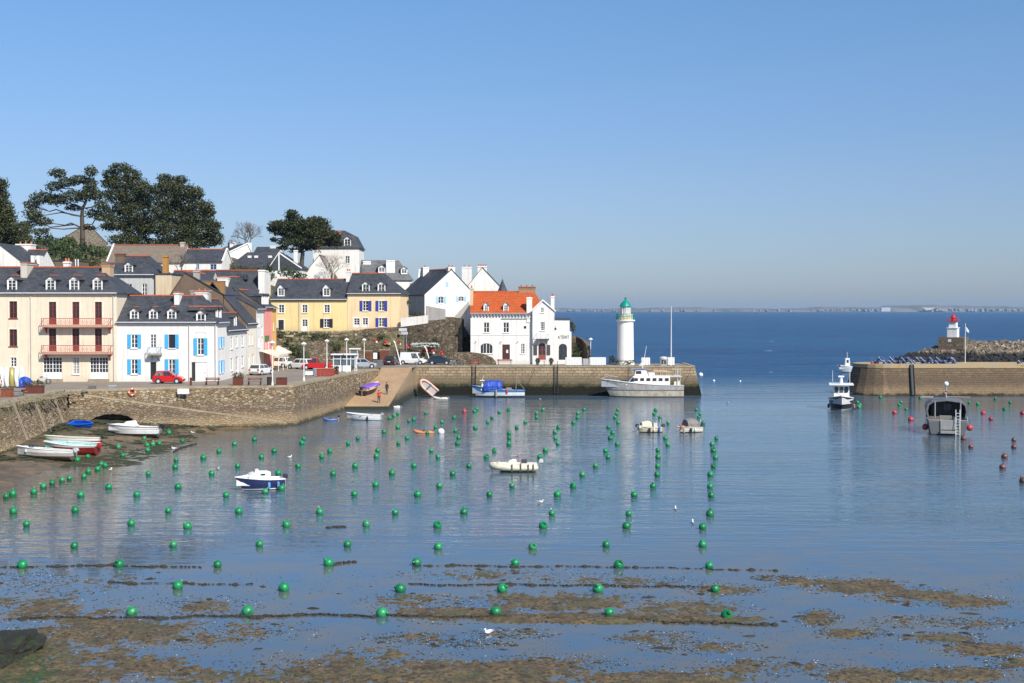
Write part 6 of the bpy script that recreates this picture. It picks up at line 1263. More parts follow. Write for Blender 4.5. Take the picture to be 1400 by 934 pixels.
# white fishing boat beyond the right pier
b = boat('fishing_boat', 'white fishing boat with a small wheelhouse half hidden behind the right pier', 1168, 509, 178)
sec = hull(b, 7.0, 2.4, 1.0, 1.5, hullmat([(-.6, (.03, .03, .05)), (.1, (.75, .76, .75)), (.72, (.35, .55, .65)), (.8, BW)], .1), .4, .8, .8, .6, M_WHITE, M_WHITE); deckplate(b, sec, 10, 14, M_WHITE)
m = MB(); m.prism([(1.0, 1.1), (2.1, 1.1), (2.0, 2.9), (1.1, 2.95)], -.6, .6); w_ = m.build('wheelhouse', M_WHITE, b, bevel=.04); MB().box(1.3, .605, 2.0, 1.75, .62, 2.6).build('window', M_GLASS, w_); MB().tube((1.5, 0, 2.9), (1.5, 0, 4.2), .04).build('mast', M_WHITE, b)
MB().path([(-2.6, .6, 1.0), (-3.2, .6, 2.2)], .05).build('net_pole', M_STEEL, b); outboard(b, 3.4, 1.2, .2, (.03, .05, .15), .9); MB().cb(-1., 0, 1.25, 1.2, 1., .5).build('deck_box', paint((.5, .6, .65), .6), b)
# ================================================================ LIGHTHOUSES
lp = at_d(855, 496, 201); LX, LY = lp.x, 201.0
t = T('lighthouse', 'white round lighthouse with a green lantern and gallery on the pier', 'lighthouse', (LX, LY, QZ))
zz = lambda y: at_d(855, y, 201).z - QZ
MB().lathe([(1.42, 0), (1.42, .35), (1.33, .4), (1.24, zz(440.5)), (1.5, zz(439)), (1.52, zz(437.4)), (.2, zz(437.3))], 28).build('tower', plaster((.80, .78, .72), .2), t, smooth=False)
MB().lathe([(1.14, zz(437.3)), (1.12, zz(429.4)), (1.2, zz(429)), (.1, zz(428.8))], 24).build('drum', plaster((.66, .60, .44)), t)
GRN = paint((.0, .27, .19), .35, .15); m = MB(); zg = zz(437.3); zt_ = zz(429.4)
for k in range(20):
    a = 6.2832*k/20; b = 6.2832*(k+1)/20; r = 1.45; m.tube((r*math.cos(a), r*math.sin(a), zg), (r*math.cos(a), r*math.sin(a), zt_), .03, n=4)
    for z in (zt_, (zg+zt_)/2+.1): m.tube((r*math.cos(a), r*math.sin(a), z), (r*math.cos(b), r*math.sin(b), z), .035, n=4)
m.build('gallery_rail', GRN, t); g = MB().lathe([(.74, zz(429)), (.74, zz(419.5))], 16).build('lantern', paint((.45, .5, .5), .1, .1), t); m = MB()
for k in range(8): a = 6.2832*k/8; m.tube((.77*math.cos(a), .77*math.sin(a), zz(429)), (.77*math.cos(a), .77*math.sin(a), zz(419)), .045, n=5)
m.build('glazing_bars', M_WHITE, g); MB().lathe([(.25, zz(429)), (.3, zz(425)), (.1, zz(422))], 10).build('lamp', GRN, g)
z0 = zz(419.3); MB().lathe([(.92, z0), (.92, z0+.1), (.82, z0+.3), (.62, z0+.62), (.35, z0+.88), (.14, z0+1.0), (.13, z0+1.2), (.22, z0+1.32), (.13, z0+1.45), (.02, z0+1.5)], 24).build('dome', GRN, t, smooth=False)
m = MB().tube((0, 0, z0+1.4), (0, 0, z0+2.3), .03); m.tube((-.35, 0, z0+2.0), (.35, 0, z0+2.0), .025, n=4); m.box(-.4, -.02, z0+2.15, .1, .02, z0+2.3); m.build('weather_vane', paint((.3, .35, .34), .5), t)
MB().box(.85, -1.38, .6, .86, -1.36, .62)
BD_ = 310.0; bp = at_d(1303, 469, BD_)
t = T('beacon', 'small square white harbour beacon with a red lantern on the boulder breakwater', 'lighthouse', (bp.x, BD_, bp.z), R(-32)); k_ = BD_ / F
MB().box(-2.9, -2.4, -1.5, 3.0, 2.6, 1.42).build('plinth', stone('beacon_masonry', [(.24, .18, .12), (.16, .12, .08), (.3, .23, .15)], 1.2), t); MB().box(-.6, -2.46, .3, .1, -2.4, .95).build('plaque', M_WHITE, t)
m = MB().box(-1.15, -1.15, 1.42, 1.15, 1.15, 3.6); m.box(-1.28, -1.28, 3.55, 1.28, 1.28, 3.75); m.build('lower_tower', plaster((.78, .77, .74)), t); MB().box(-.85, -.85, 3.75, .85, .85, 5.2).build('upper_tower', plaster((.78, .77, .74)), t)
RD = paint((.55, .02, .015), .35); MB().lathe([(.5, 5.2), (.48, 6.1), (.6, 6.15), (.45, 6.6), (.2, 6.85), (.1, 7.1), (.16, 7.2), (.01, 7.35)], 14).build('lantern', RD, t)
m = MB(); 
for a, b in (((-1.1, -1.1), (1.1, -1.1)), ((1.1, -1.1), (1.1, 1.1)), ((1.1, 1.1), (-1.1, 1.1)), ((-1.1, 1.1), (-1.1, -1.1))):
    for z in (5.55, 5.95): m.tube((*a, z), (*b, z), .05, n=4)
    m.tube((*a, 5.2), (*a, 5.95), .05, n=4)
m.box(-1.15, -1.15, 5.2, 1.15, 1.15, 5.3); m.build('gallery_rail', RD, t)
# ================================================================ STREET FURNITURE
def onq(px, py, z=QZ): return at_z(px, py, z)
def lamp(label, px, py, h, arm=False, base=None):
    p = base or onq(px, py); t = T('street_lamp', label, 'street lamp', p, group='slender white lamp posts'); MB().lathe([(.14, 0), (.12, .3), (.07, .5), (.05, h-.3), (.05, h-.25)], 10).build('post', M_POLE, t)
    MB().lathe([(.06, h-.3), (.2, h-.2), (.22, h-.02), (.1, h)], 10).build('lamp_glass', paint((.75, .75, .72), .3), t); MB().lathe([(.36, h-.03), (.3, h+.06), (.08, h+.2), (.01, h+.26)], 12).build('lamp_shade', M_POLE, t); return t
lamp('white lamp post nearest the harbour wall, beside two dark planters', 372.5, 528, 4.9); lamp('white lamp post right of the parked white car', 415.5, 521, 4.5); lamp('white lamp post left of the glazed kiosk', 447, 508.5, 4.3)
lamp('white lamp post in front of the glazed kiosk', 474, 509, 4.5); lamp('white lamp post nearest the slipway head', 498, 502, 4.1); lamp('lone white lamp post between the annex and the lighthouse', 807.5, 497, 3.9)
# flag-like sign on first post
def planter(label, px, py, w, h, d=.8, plant=True, seed=1, col=(.14, .035, .02), group=None):
    p = onq(px, py); p.z = QZ; t = T('planter', label, 'planter', p, group=group); m = MB().box(-w/2, -d/2, 0, w/2, d/2, h); m.box(-w/2-.03, -d/2-.03, h-.08, w/2+.03, d/2+.03, h+.003); m.build('box', paint(col, .85, .2, 0, 3), t)
    MB().box(-w/2+.05, -d/2+.05, h, w/2-.05, d/2-.05, h+.02).build('soil', M_DARK, t)
    if plant: leaf_obj('foliage', [((0, 0, h+.25), w*.62, d*.55, .32)], 900, .13, M_OLIVE, t, seed)
    return t
planter('rust brown planter with a bushy plant between the two benches', 325.5, 527, 1.05, .95, seed=2); planter('dark planter left of the lamp post', 369, 527, .5, .95, plant=False, col=(.05, .03, .025)); planter('rust brown planter right of the lamp post', 385, 526.5, 1.15, .85, plant=False)
planter('long rust brown planter with a plant by the kayaks', 45, 538, 2.1, .8, seed=4); planter('orange brown planter at the far left edge', 10, 543, 1.0, .85, plant=False, col=(.24, .07, .03)); planter('small rust red pot beside the kiosk', 460, 512, .5, .55, plant=True, seed=6)
def bench(label, px, py, w=1.7, rz=0, col=(.20, .09, .05)):
    t = T('bench', label, 'bench', onq(px, py), R(rz)); m = MB(); [m.box(-w/2, -.22+.15*k, .43, w/2, -.1+.15*k, .48) for k in range(3)]; m.build('seat', paint(col, .7), t)
    m = MB(); [m.box(-w/2, .26, .6+.16*k, w/2, .31, .71+.16*k) for k in range(2)]; m.build('backrest', paint(col, .7), t)
    for s in (-1, 1): m = MB(); m.box(s*w*.4-.04, -.22, 0, s*w*.4+.04, -.14, .43); m.box(s*w*.4-.04, .22, 0, s*w*.4+.04, .3, .86); m.box(s*w*.4-.04, -.22, .38, s*w*.4+.04, .3, .43); m.build('leg', M_DARK, t)
bench('wooden bench nearest the garage house on the quay edge', 290, 527); bench('wooden bench between planter and first lamp post', 348, 527); bench('red bench in front of the low mound left of the dark door', 649, 500, 1.5, 0, (.28, .03, .02)); bench('long red bench right in front of the dark red door', 690, 499, 2.4, 0, (.28, .03, .02))
t = T('picnic_table', 'grey picnic table between the two planters at the far left', 'table', onq(23, 542)); MB().box(-.8, -.35, .72, .8, .35, .78).build('table_top', paint((.3, .28, .26), .8), t); [MB().box(-.8, y-.12, .42, .8, y+.12, .46).build('seat', paint((.3, .28, .26), .8), t) for y in (-.65, .65)]
for s in (-.55, .55): MB().box(s-.04, -.7, .0, s+.04, .7, .72).build('leg', paint((.2, .2, .2), .8), t) if False else MB().add([(s-.04, -.6, 0), (s+.04, -.6, 0), (s+.04, .25, .72), (s-.04, .25, .72), (s-.04, .6, 0), (s+.04, .6, 0), (s+.04, -.25, .72), (s-.04, -.25, .72), (s-.04, -.5, 0), (s+.04, -.5, 0), (s+.04, .35, .72), (s-.04, .35, .72), (s-.04, .5, 0), (s+.04, .5, 0), (s+.04, -.35, .72), (s-.04, -.35, .72)], [(0, 1, 2, 3), (8, 9, 10, 11), (0, 8, 11, 3), (1, 9, 10, 2), (4, 5, 6, 7), (12, 13, 14, 15), (4, 12, 15, 7), (5, 13, 14, 6)]).build('leg', paint((.2, .2, .2), .8), t)
t = T('bollard', 'dark red bollard near the garage door', 'bollard', onq(261, 527)); MB().lathe([(.13, 0), (.12, .7), (.15, .74), (.14, .85), (.02, .92)], 10).build('post', paint((.12, .02, .015), .5), t)
for px, lab in ((126, 'low grey metal box left on the quay edge'), (154, 'second grey metal box with a pale lid on the quay edge')):
    t = T('utility_box', lab, 'box', onq(px, 532.5)); MB().box(-.38, -.25, 0, .38, .25, .35).build('body', paint((.25, .27, .28) if px > 130 else (.14, .13, .12), .6), t); MB().box(-.4, -.27, .36, .4, .27, .42).build('lid', paint((.45, .5, .52) if px > 130 else (.2, .18, .16), .6), t)
# life ring on the wall and white panel
p = at_d(180.5, 536, 138.9); t = T('life_ring', 'orange and white life ring hanging on the quay wall', 'life ring', p, R(30)); m = MB(); n = 20
for k in range(n):
    a = 6.2832*k/n; b = 6.2832*(k+1)/n; m.tube((.34*math.cos(a), 0, .34*math.sin(a)), (.34*math.cos(b), 0, .34*math.sin(b)), .10, n=6)
m.build('ring', paint((.65, .16, .05), .5), t); m = MB(); [m.tube((.34*math.cos(a-.14), 0, .34*math.sin(a-.14)), (.34*math.cos(a+.14), 0, .34*math.sin(a+.14)), .11, n=6) for a in (0, 1.57, 3.14, 4.71)]; m.build('bands', M_WHITE, t)
p = at_d(250.5, 538, 141.2); t = T('notice_board', 'blank white panel fixed on the edge of the quay wall', 'sign', p, R(8)); MB().box(-.62, -.03, -.05, .62, .03, .52).build('panel', paint((.78, .76, .7), .5), t); [MB().tube((s, .06, -.6), (s, .06, .45), .03).build('post', M_STEEL, t) for s in (-.45, .45)]
# kiosk
p = onq(472, 508); t = T('kiosk', 'small white framed glass kiosk on the quay by the lamp posts', 'kiosk', p); w_, h_, d_ = 3.0, 2.35, 2.2; m = MB()
for x in (-w_/2, -.5, w_/2-.6, w_/2): m.box(x-.05, -d_/2, 0, x+.05, -d_/2+.1, h_); m.box(x-.05, d_/2-.1, 0, x+.05, d_/2, h_)
m.box(-w_/2, -d_/2, 1.75, w_/2, -d_/2+.1, 1.85); m.build('frame', M_WHITE, t); MB().box(-w_/2, -d_/2+.02, 0.05, w_/2-.6, -d_/2+.08, .9).build('counter', M_WHITE, t); MB().box(-w_/2+.05, -d_/2+.12, .9, w_/2-.05, d_/2-.1, h_-.02).build('glazing', paint((.10, .15, .18), .1, .2, 0, 2), t); MB().box(-w_/2-.35, -d_/2-.3, h_, w_/2+.2, d_/2+.2, h_+.14).build('roof', M_WHITE, t); MB().box(-.9, -.9, .05, .9, .9, .85).build('inner_counter', M_DARK, t)
t = T('phone_booth', 'glass booth with flat white roof behind the kiosk', 'booth', onq(484, 502)); MB().box(-.7, -.7, 2.7, 1.0, .7, 2.85).build('roof', M_WHITE, t); [MB().tube((x, y, 0), (x, y, 2.7), .05).build('post', M_WHITE, t) for x in (-.55, .55) for y in (-.5, .5)]; MB().box(-.5, -.45, 1.6, .5, .45, 2.4).build('glazing', paint((.12, .16, .18), .15), t)
# red terrace screens
p = onq(444, 514.5); t = T('terrace_enclosure', 'terrace enclosed by rust red panels beside the quay edge', 'terrace screen', p, R(14)); RR = paint((.28, .035, .02), .75, .2, 0, 5)
for i in range(4): x = -1.1 + i*.56; m = MB().box(x+.02, -.6, .05, x+.52, -.54, .95); m.box(x, -.62, 0, x+.05, -.52, 1.1); m.box(x, -.62, .95, x+.54, -.52, 1.02); m.build('panel', RR, t)
for i in range(3): y = -.55 + i*.7; MB().box(1.12, y+.02, .05, 1.18, y+.66, .95).build('panel', RR, t)
MB().box(-1.15, -.65, 1.02, 1.2, -.5, 1.1).build('rail', paint((.5, .25, .12), .7), t)
t = T('bin', 'grey litter bin beside the red terrace panels', 'bin', onq(430.5, 514)); MB().lathe([(.28, 0), (.3, .9), (.24, 1.0)], 12).build('body', paint((.22, .24, .26), .5), t)
t = T('cabinet', 'low white cabinet left of the grey bin', 'cabinet', onq(423, 514)); MB().box(-.5, -.3, .12, .5, .3, .6).build('body', M_WHITE, t); [MB().box(x-.05, -.2, 0, x+.05, .2, .12).build('foot', M_DARK, t) for x in (-.4, .4)]
# ================================================================ VEHICLES
def wheel(t, x, y, r=.3):
    w = MB(); w.tube((x, y-.09, r), (x, y+.09, r), r, r, 16); o = w.build('wheel', M_RUBBER, t); s = 1 if y > 0 else -1; MB().tube((x, y+s*.085, r), (x, y+s*.1, r), r*.62, r*.55, 12).build('rim', paint((.55, .56, .57), .35), o)
def car(name, label, p, rz, L=3.7, W=1.62, H=1.45, col=(.6, .02, .02), kind='hatch', cat='car'):
    t = T(name, label, cat, p, R(rz)); P_ = paint(col, .25, .04); rr = .3; hb = .9; m = MB()
    prof = [(-L/2+.03, .22), (L/2-.05, .22), (L/2, .42), (L/2-.04, .62), (L/2-.25, .76), (L/2-1.0 if kind != 'van' else L/2-.75, hb), (-L/2+.08, hb), (-L/2, .6), (-L/2, .34)]
    m.prism(prof, -W/2, W/2); m.build('body', P_, t, bevel=.07)
    xb0, xb1 = -L/2+.1, (L/2-.95 if kind != 'van' else L/2-.7); xt0, xt1 = (-L/2+.42, L/2-1.6) if kind != 'van' else (-L/2+.14, L/2-1.3)
    if kind == 'pickup': xb0, xt0 = -.15, 0.0
    wb, wt = W/2-.04, W/2-.2; ht = H; B = [(xb0, wb, hb-.02), (xb1, wb, hb-.02), (xt1, wt, ht), (xt0, wt, ht)]
    m = MB(); m.add([*B, *[(x, -y, z) for x, y, z in B]], [(0, 1, 2, 3), (7, 6, 5, 4), (0, 4, 5, 1), (1, 5, 6, 2), (2, 6, 7, 3), (3, 7, 4, 0)]); m.build('cabin', P_, t, bevel=.05)
    def lerp(a, b, k): return a + (b-a)*k
    def on(u, v, s, off=.012):   # u along, v up on the side glass
        return (lerp(lerp(xb0, xt0, v), lerp(xb1, xt1, v), u), s*(lerp(wb, wt, v)+off), lerp(hb-.02, ht, v))
    for s in (-1, 1):
        for (u0, u1) in (((.06, .47), (.52, .92)) if kind == 'hatch' else ((.62, .93),) if kind == 'van' else ((.1, .9),)):
            MB().add([on(u0, .12, s), on(u1+.02, .12, s), on(u1, .88, s), on(u0+.02, .88, s)], [(0, 1, 2, 3)]).build('side_window', M_GLASS, t)
    def ends(xa, xc, sg): return [(lerp(xa, xc, v)+sg*.012, s*lerp(wb, wt, v)*.9, lerp(hb-.02, ht, v)) for v, s in ((.1, -1), (.1, 1), (.88, 1), (.88, -1))]
    MB().add(ends(xb1, xt1, 1), [(0, 1, 2, 3)]).build('windscreen', M_GLASS, t); MB().add(ends(xb0, xt0, -1), [(0, 1, 2, 3)]).build('rear_window', M_GLASS, t)
    if kind == 'pickup': MB().box(-L/2+.1, -W/2+.08, hb-.06, -.3, W/2-.08, hb+.02).build('load_bed', M_DARK, t)
    for s in (-1, 1):
        for x in (-L/2+.68, L/2-.68):
            m = MB(); m.tube((x, s*(W/2-.02), rr+.02), (x, s*(W/2+.006), rr+.02), rr+.07, rr+.07, 16); m.build('wheel_well_shade', M_DARK, t); wheel(t, x, s*(W/2-.07), rr)  # black disc on the body side paints the shaded hollow around each wheel
        MB().box(L/2-.14, s*(W/2-.38)-.15, .56, L/2+.005, s*(W/2-.38)+.15, .70).build('headlight', paint((.7, .72, .74), .1), t); MB().box(-L/2-.015, s*(W/2-.2)-.1, .58, -L/2+.1, s*(W/2-.2)+.1, .86).build('tail_light', paint((.4, .01, .01), .2), t)
        MB().box(xb1-.1, s*(W/2+.08)-.09, .92, xb1+.0, s*(W/2+.08)+.09, 1.05).build('mirror', P_, t)
    MB().box(-L/2-.03, -W/2+.1, .3, -L/2+.02, W/2-.1, .5).build('bumper', paint(mul(col, .5), .5), t); MB().box(L/2-.03, -W/2+.1, .3, L/2+.03, W/2-.1, .48).build('bumper', paint(mul(col, .5), .5), t); MB().box(-L/2-.04, -.25, .52, -L/2-.0, .25, .62).build('number_plate', M_WHITE, t)
    return t
WC = (.72, .72, .71)
car('parked_car', 'small red hatchback parked in front of the house with blue shutters', onq(231, 524.3), 2, 3.5, 1.6, 1.48, (.52, .012, .015))
car('parked_car', 'silver white hatchback seen from behind near the cream house', onq(357, 512.5), 72, 3.9, 1.66, 1.42, (.62, .63, .62)); car('parked_car', 'white car half hidden behind the round traffic sign', onq(381, 502.5), 160, 3.8, 1.7, 1.6, WC)
car('parked_car', 'white hatchback parked right of the traffic sign by the bush', onq(411, 504.5), 150, 4.0, 1.7, 1.5, WC); car('parked_van', 'bright red pickup behind the terrace panels', onq(434, 505), 178, 4.3, 1.75, 1.7, (.5, .015, .02), 'pickup', 'van')
car('parked_van', 'white delivery van below the high rubble wall', onq(565, 498.3), -14, 4.2, 1.75, 1.9, WC, 'van', 'van'); car('parked_car', 'dark blue hatchback parked right of the white van', onq(602, 498.5), -8, 3.7, 1.66, 1.42, (.02, .04, .07)); car('parked_car', 'black car parked in front of the shed doors', onq(535, 499), 84, 3.9, 1.7, 1.45, (.02, .02, .022))
car('parked_van', 'white van cut by the left edge beside the kayaks', onq(-27, 531), 178, 4.2, 1.7, 1.9, WC, 'van', 'van'); car('parked_car', 'grey car between the kiosk and the notice board', onq(497, 503.5), 10, 3.7, 1.65, 1.42, (.3, .34, .38))
def cycle(name, label, p, rz, col, motor=False, cat='bicycle', s=1.):
    t = T(name, label, cat, p, R(rz)); r = .28 if motor else .32
    for x in (-.52, .52):
        m = MB(); 
        for k in range(14): a = 6.2832*k/14; b = 6.2832*(k+1)/14; m.tube((x+r*math.cos(a), 0, r+r*math.sin(a)), (x+r*math.cos(b), 0, r+r*math.sin(b)), .05 if motor else .025, n=5)
        o = m.build('wheel', M_RUBBER, t)
        if motor: MB().tube((x, -.03, r), (x, .03, r), r*.6, r*.6, 10).build('rim', M_STEEL, o)
        else: m = MB(); [m.tube((x, 0, r), (x+r*math.cos(a), 0, r+r*math.sin(a)), .006, n=3) for a in [k*.785 for k in range(8)]]; m.build('spokes', M_STEEL, o)
    P_ = paint(col, .4); m = MB()
    if motor: m.prism([(-.6, .6), (-.3, .35), (.15, .32), (.35, .75), (.1, .78), (-.1, .68), (-.65, .78)], -.13, .13); m.tube((.52, 0, r), (.36, 0, 1.0), .04)
    else: m.path([(-.52, 0, r), (-.15, 0, .3), (-.22, 0, .85)], .02); m.path([(-.52, 0, r), (-.2, 0, .72), (.38, 0, .78), (-.15, 0, .3)], .02); m.tube((.52, 0, r), (.36, 0, .95), .02)
    m.build('frame', P_, t, bevel=0); MB().tube((.36, -.3, 1.0), (.36, .3, 1.0), .02).build('handlebar', M_DARK, t); MB().box(-.42, -.1, .82 if not motor else .76, -.05, .1, .88 if not motor else .86).build('saddle', M_DARK, t); return t
cycle('motor_scooter', 'white and black motor scooter parked before the beige house doors', onq(60, 525), 5, (.55, .55, .52), True, 'scooter')
for i, (px, rz, c, lab) in enumerate(((619, 10, (.5, .5, .5), 'silver bicycle nearest the dark blue car'), (627, -15, (.05, .1, .3), 'blue bicycle in the middle of the cluster left of the red bench'), (635, 20, (.03, .03, .03), 'black bicycle right beside the red bench'))): cycle('bicycle', lab, onq(px, 500), rz, c)
# kayaks stored upright
for i, (px, c, ln, lab) in enumerate(((3, (.72, .72, .68), -8, 'leftmost of the upright boards at the left edge, white'), (10, (.70, .70, .66), -6, 'second upright board from the left, white with a dark edge'), (17, (.36, .30, .08), -5, 'olive yellow upright kayak among the white ones'), (24, (.74, .74, .70), -3, 'white upright kayak right of the olive yellow one'), (30, (.55, .62, .52), 0, 'pale green upright kayak next to the blue bundle'))):
    t = T('kayak', lab, 'kayak', onq(px, 530), R(-60), group='kayaks stored upright'); t.rotation_euler = (0, R(ln), R(-62)); m = MB(); n = 12
    for k in range(n+1):
        q = k/n; z = 2.35*q; w = .36*math.sin(math.pi*min(1, max(0, q*.94+.03)))**.55; h2 = .2*math.sin(math.pi*(q*.94+.03))**.6; bow = -.35*(q-.35)**2*2 
        m.v += [(bow+h2*math.cos(a)*1., w*math.sin(a), z) for a in [6.2832*j/10 for j in range(10)]]
    m.f += [(k*10+j, k*10+(j+1) % 10, k*10+10+(j+1) % 10, k*10+10+j) for k in range(n) for j in range(10)] + [tuple(range(10)), tuple(range(n*10, n*10+10))]; m.build('hull', paint(c, .3, .08), t, smooth=True); MB().lathe([(.2, 0), (.23, .02), (.2, .04)], 12, (0, 0, 0)).build('cockpit_rim', M_DARK, t).location = (.0, 0, .01)
t = T('covered_bundle', 'bright blue tarpaulin bundle beside the upright kayaks', 'bundle', onq(34, 531)); tarp(t, -.5, .55, .45, 0, 1.3, paint((.01, .08, .5), .5, .25, 0, 5), rnd=12, n=5)
# ================================================================ QUAY DETAIL ON THE PIER
def crate(label, px, w, h, d=.9, col=(.74, .74, .72), py=500, ribs=6, dd=197.5, cat='container'):
    p = at_d(px, py, dd); t = T('storage_container', label, cat, (p.x, dd, QZ)); MB().box(-w/2, -d/2, .12, w/2, d/2, h).build('body', paint(col, .6), t); m = MB(); [m.box(-w/2+w*(k+.35)/ribs, -d/2-.03, .15, -w/2+w*(k+.65)/ribs, -d/2, h-.05) for k in range(ribs)]; m.build('ribs', paint(mul(col, .9), .6), t); [MB().box(x-.1, -d/2, 0, x+.1, d/2, .12).build('foot', M_DARK, t) for x in (-w*.4, w*.4)]; return t
crate('long white ribbed container left of the pier lamp post', 784, 2.5, 1.3); crate('second long white ribbed container, right of the pier lamp post', 817, 2.5, 1.3); crate('grey crate squeezed between the two long white containers', 800.5, .9, 1.1, col=(.4, .4, .4), ribs=3); crate('white locker behind the passenger boat mast', 882.5, 1.3, 1.25, ribs=3); crate('white locker at the foot of the tall pier mast', 917, 1.05, 1.3, ribs=2)
t = T('dome_cabinet', 'grey round topped cabinet left of the tall pier mast', 'cabinet', (at_d(907, 500, 197.5).x, 197.5, QZ)); MB().box(-.5, -.4, 0, .5, .4, 1.0).build('body', paint((.33, .34, .34), .6), t); MB().lathe([(.62, .98), (.62, 1.2), (.5, 1.38), (.2, 1.44), (.02, 1.45)], 16).build('lid', paint((.5, .5, .5), .5), t); [MB().box(x-.14, -.42, .3, x+.14, -.4, .8).build('opening', M_DARK, t) for x in (-.22, .22)]
t = T('mast', 'tall thin grey white mast near the end of the pier', 'mast', (at_d(917.5, 498, 198.6).x, 198.6, QZ)); MB().tube((0, 0, 0), (0, 0, 9.2), .11, .06).build('pole', paint((.6, .6, .6), .5), t); MB().tube((0, 0, 9.2), (0, 0, 9.8), .02).build('tip', M_STEEL, t)
t = T('flagpole', 'thin pale pole with a small limp flag on the right pier', 'flagpole', (at_d(1319.5, 499, 199).x, 199, 4.75)); MB().tube((0, 0, 0), (0, 0, 6.2), .06, .04).build('pole', M_POLE, t); MB().add([(.05, 0, 5.7), (.5, .1, 5.2), (.62, .05, 4.7), (.2, 0, 4.9)], [(0, 1, 2, 3)]).build('flag', paint((.55, .6, .65), .8), t)
# signs
p = onq(388, 501.5); t = T('traffic_sign', 'round white traffic sign on a grey post', 'sign', p); MB().tube((0, 0, 0), (0, 0, 2.0), .04).build('post', M_STEEL, t); MB().tube((0, -.06, 1.95), (0, -.1, 1.95), .36, .36, 20).build('disc', paint((.62, .62, .62), .5), t)
p = at_d(553, 470, 204.2); t = T('road_sign', 'pair of blank grey white direction signs on two posts against the rubble wall', 'sign', (p.x, 204.2, 5.5)); [MB().tube((x, 0, -1.1), (x, 0, 4.6), .06).build('post', M_STEEL, t) for x in (-.1, .3)]; MB().add([(-1.0, -.08, 4.35), (-.8, -.08, 4.15), (.4, -.08, 4.15), (.4, -.08, 4.62), (-.8, -.08, 4.62)], [(0, 1, 2, 3, 4)]).build('panel', paint((.5, .52, .53), .5), t); MB().box(-.5, -.1, 3.6, .55, -.06, 4.05).build('panel', paint((.45, .47, .48), .5), t)
t = T('notice_board', 'black framed notice board with a white sheet between the shed doors', 'sign', onq(513, 500.5)); MB().box(-.42, -.05, .95, .42, .05, 2.2).build('frame', M_DARK, t); MB().box(-.3, -.06, 1.1, .3, -.052, 2.05).build('sheet', M_WHITE, t); MB().box(-.3, -.05, 0, .3, .05, .95).build('base', paint((.12, .1, .08), .8), t)
t = T('bin', 'dark grey square bin in front of the notice board', 'bin', onq(520, 501.5)); MB().box(-.35, -.35, 0, .35, .35, .95).build('body', paint((.12, .14, .15), .5), t); MB().box(-.38, -.38, .95, .38, .38, 1.02).build('lid', paint((.2, .22, .24), .5), t)
for lab, a, b in (('leaning white davit pole with a pale head left of the white van', (548, 499), (540, 469)), ('leaning white davit pole between the van and the blue car', (589, 498), (582, 476))):
    p = onq(*a); q = at_d(*b, p.y+.5); t = T('davit', lab, 'davit', p); q = q - p; MB().tube((0, 0, 0), q, .1, .07).build('arm', M_POLE, t); MB().tube(q, q + Vector((-.25, 0, .35)), .12, .08).build('head', M_POLE, t)
t = T('hoist', 'small steel winch post at the head of the slipway corner', 'winch', onq(569.5, 503)); MB().tube((0, 0, 0), (0, 0, .9), .07).build('post', M_STEEL, t); MB().tube((-.3, 0, .8), (.3, 0, .8), .12).build('drum', M_STEEL, t)
for i, (px, py, lab) in enumerate(((513, 465.5, 'leftmost of the red floats on the slope'), (527, 467.5, 'second red float from the left on the slope'), (545, 468.5, 'red float beside the leaning davit'), (556, 473, 'left of the pair of red floats above the white van'), (562, 472, 'right of the pair of red floats above the white van'), (582, 477, 'red float at the top of the second davit'), (591, 480.5, 'red float right of the second davit'), (603, 482, 'rightmost red float above the dark blue car'))):
    d = (206.5 if px < 530 else 205.9 if px < 570 else 205.2) - .55; p = at_d(px, py, d); t = T('fishing_float', lab, 'float', p, group='red floats hanging on the slope'); MB().ball((0, 0, 0), .26, 10, 8).build('ball', paint((.5, .025, .02), .4), t); MB().ball((.2, 0, -.28), .2, 8, 6).build('ball', paint((.6, .07, .04) if i % 2 else (.75, .72, .68), .4), t); MB().tube((0, .05, .2), (0, .45, .9), .02).build('rope', M_DARK, t)
scatter('net_heap', 'heap of pale nets and rope on the wall above the van', 260, lambda r: (r.uniform(-16.0, -11.8), 205.1 + r.uniform(-.2, .5), 7.3 + r.uniform(-.2, .35) - .0), paint((.42, .45, .40), .9, .3), 20, (.08, .25), 'net', .8)
# lobster pots on the right pier
rs = random.Random(31); proto = None
for i in range(30):
    px = 1198 + i*3.85 if i < 29 else 1394; x = at_d(px, 497, 197).x
    if proto is None:
        proto = T('lobster_pot', 'blue', 'lobster pot', (x, 197, 4.75), 0, 'blue lobster pots stacked along the right pier'); m = MB()
        for y in (-.35, 0, .35): m.path([(-.3, y, 0), (-.28, y, .3), (0, y, .5), (.28, y, .3), (.3, y, 0), (-.3, y, 0)], .04, 4)
        for a in ((-.3, 0), (-.28, .3), (0, .5), (.28, .3), (.3, 0)): m.tube((a[0], -.35, a[1]), (a[0], .35, a[1]), .03, n=4)
        m.build('frame', paint((.03, .09, .28), .6, .25), proto); MB().box(-.22, -.3, .02, .22, .3, .3).build('netting', paint((.02, .035, .09), .9), proto); MB().tube((-.3, -.38, .55), (.25, -.38, 0), .03, n=4).build('rope', M_WHITE, proto); o = proto
    else: o = copy_tree(proto, loc=(x, 197 + rs.uniform(-.5, .6), 4.75 + (.5 if rs.random() < .35 else 0)), rz=rs.uniform(-.5, .5))
    o['label'] = 'blue lobster pot, number %s from the left of the pier row' % ('first second third fourth fifth sixth seventh eighth ninth tenth eleventh twelfth thirteenth fourteenth fifteenth sixteenth seventeenth eighteenth nineteenth twentieth twenty-first twenty-second twenty-third twenty-fourth twenty-fifth twenty-sixth twenty-seventh twenty-eighth twenty-ninth last'.split()[i])
    o['label'] = o['label'].replace('number ', '')
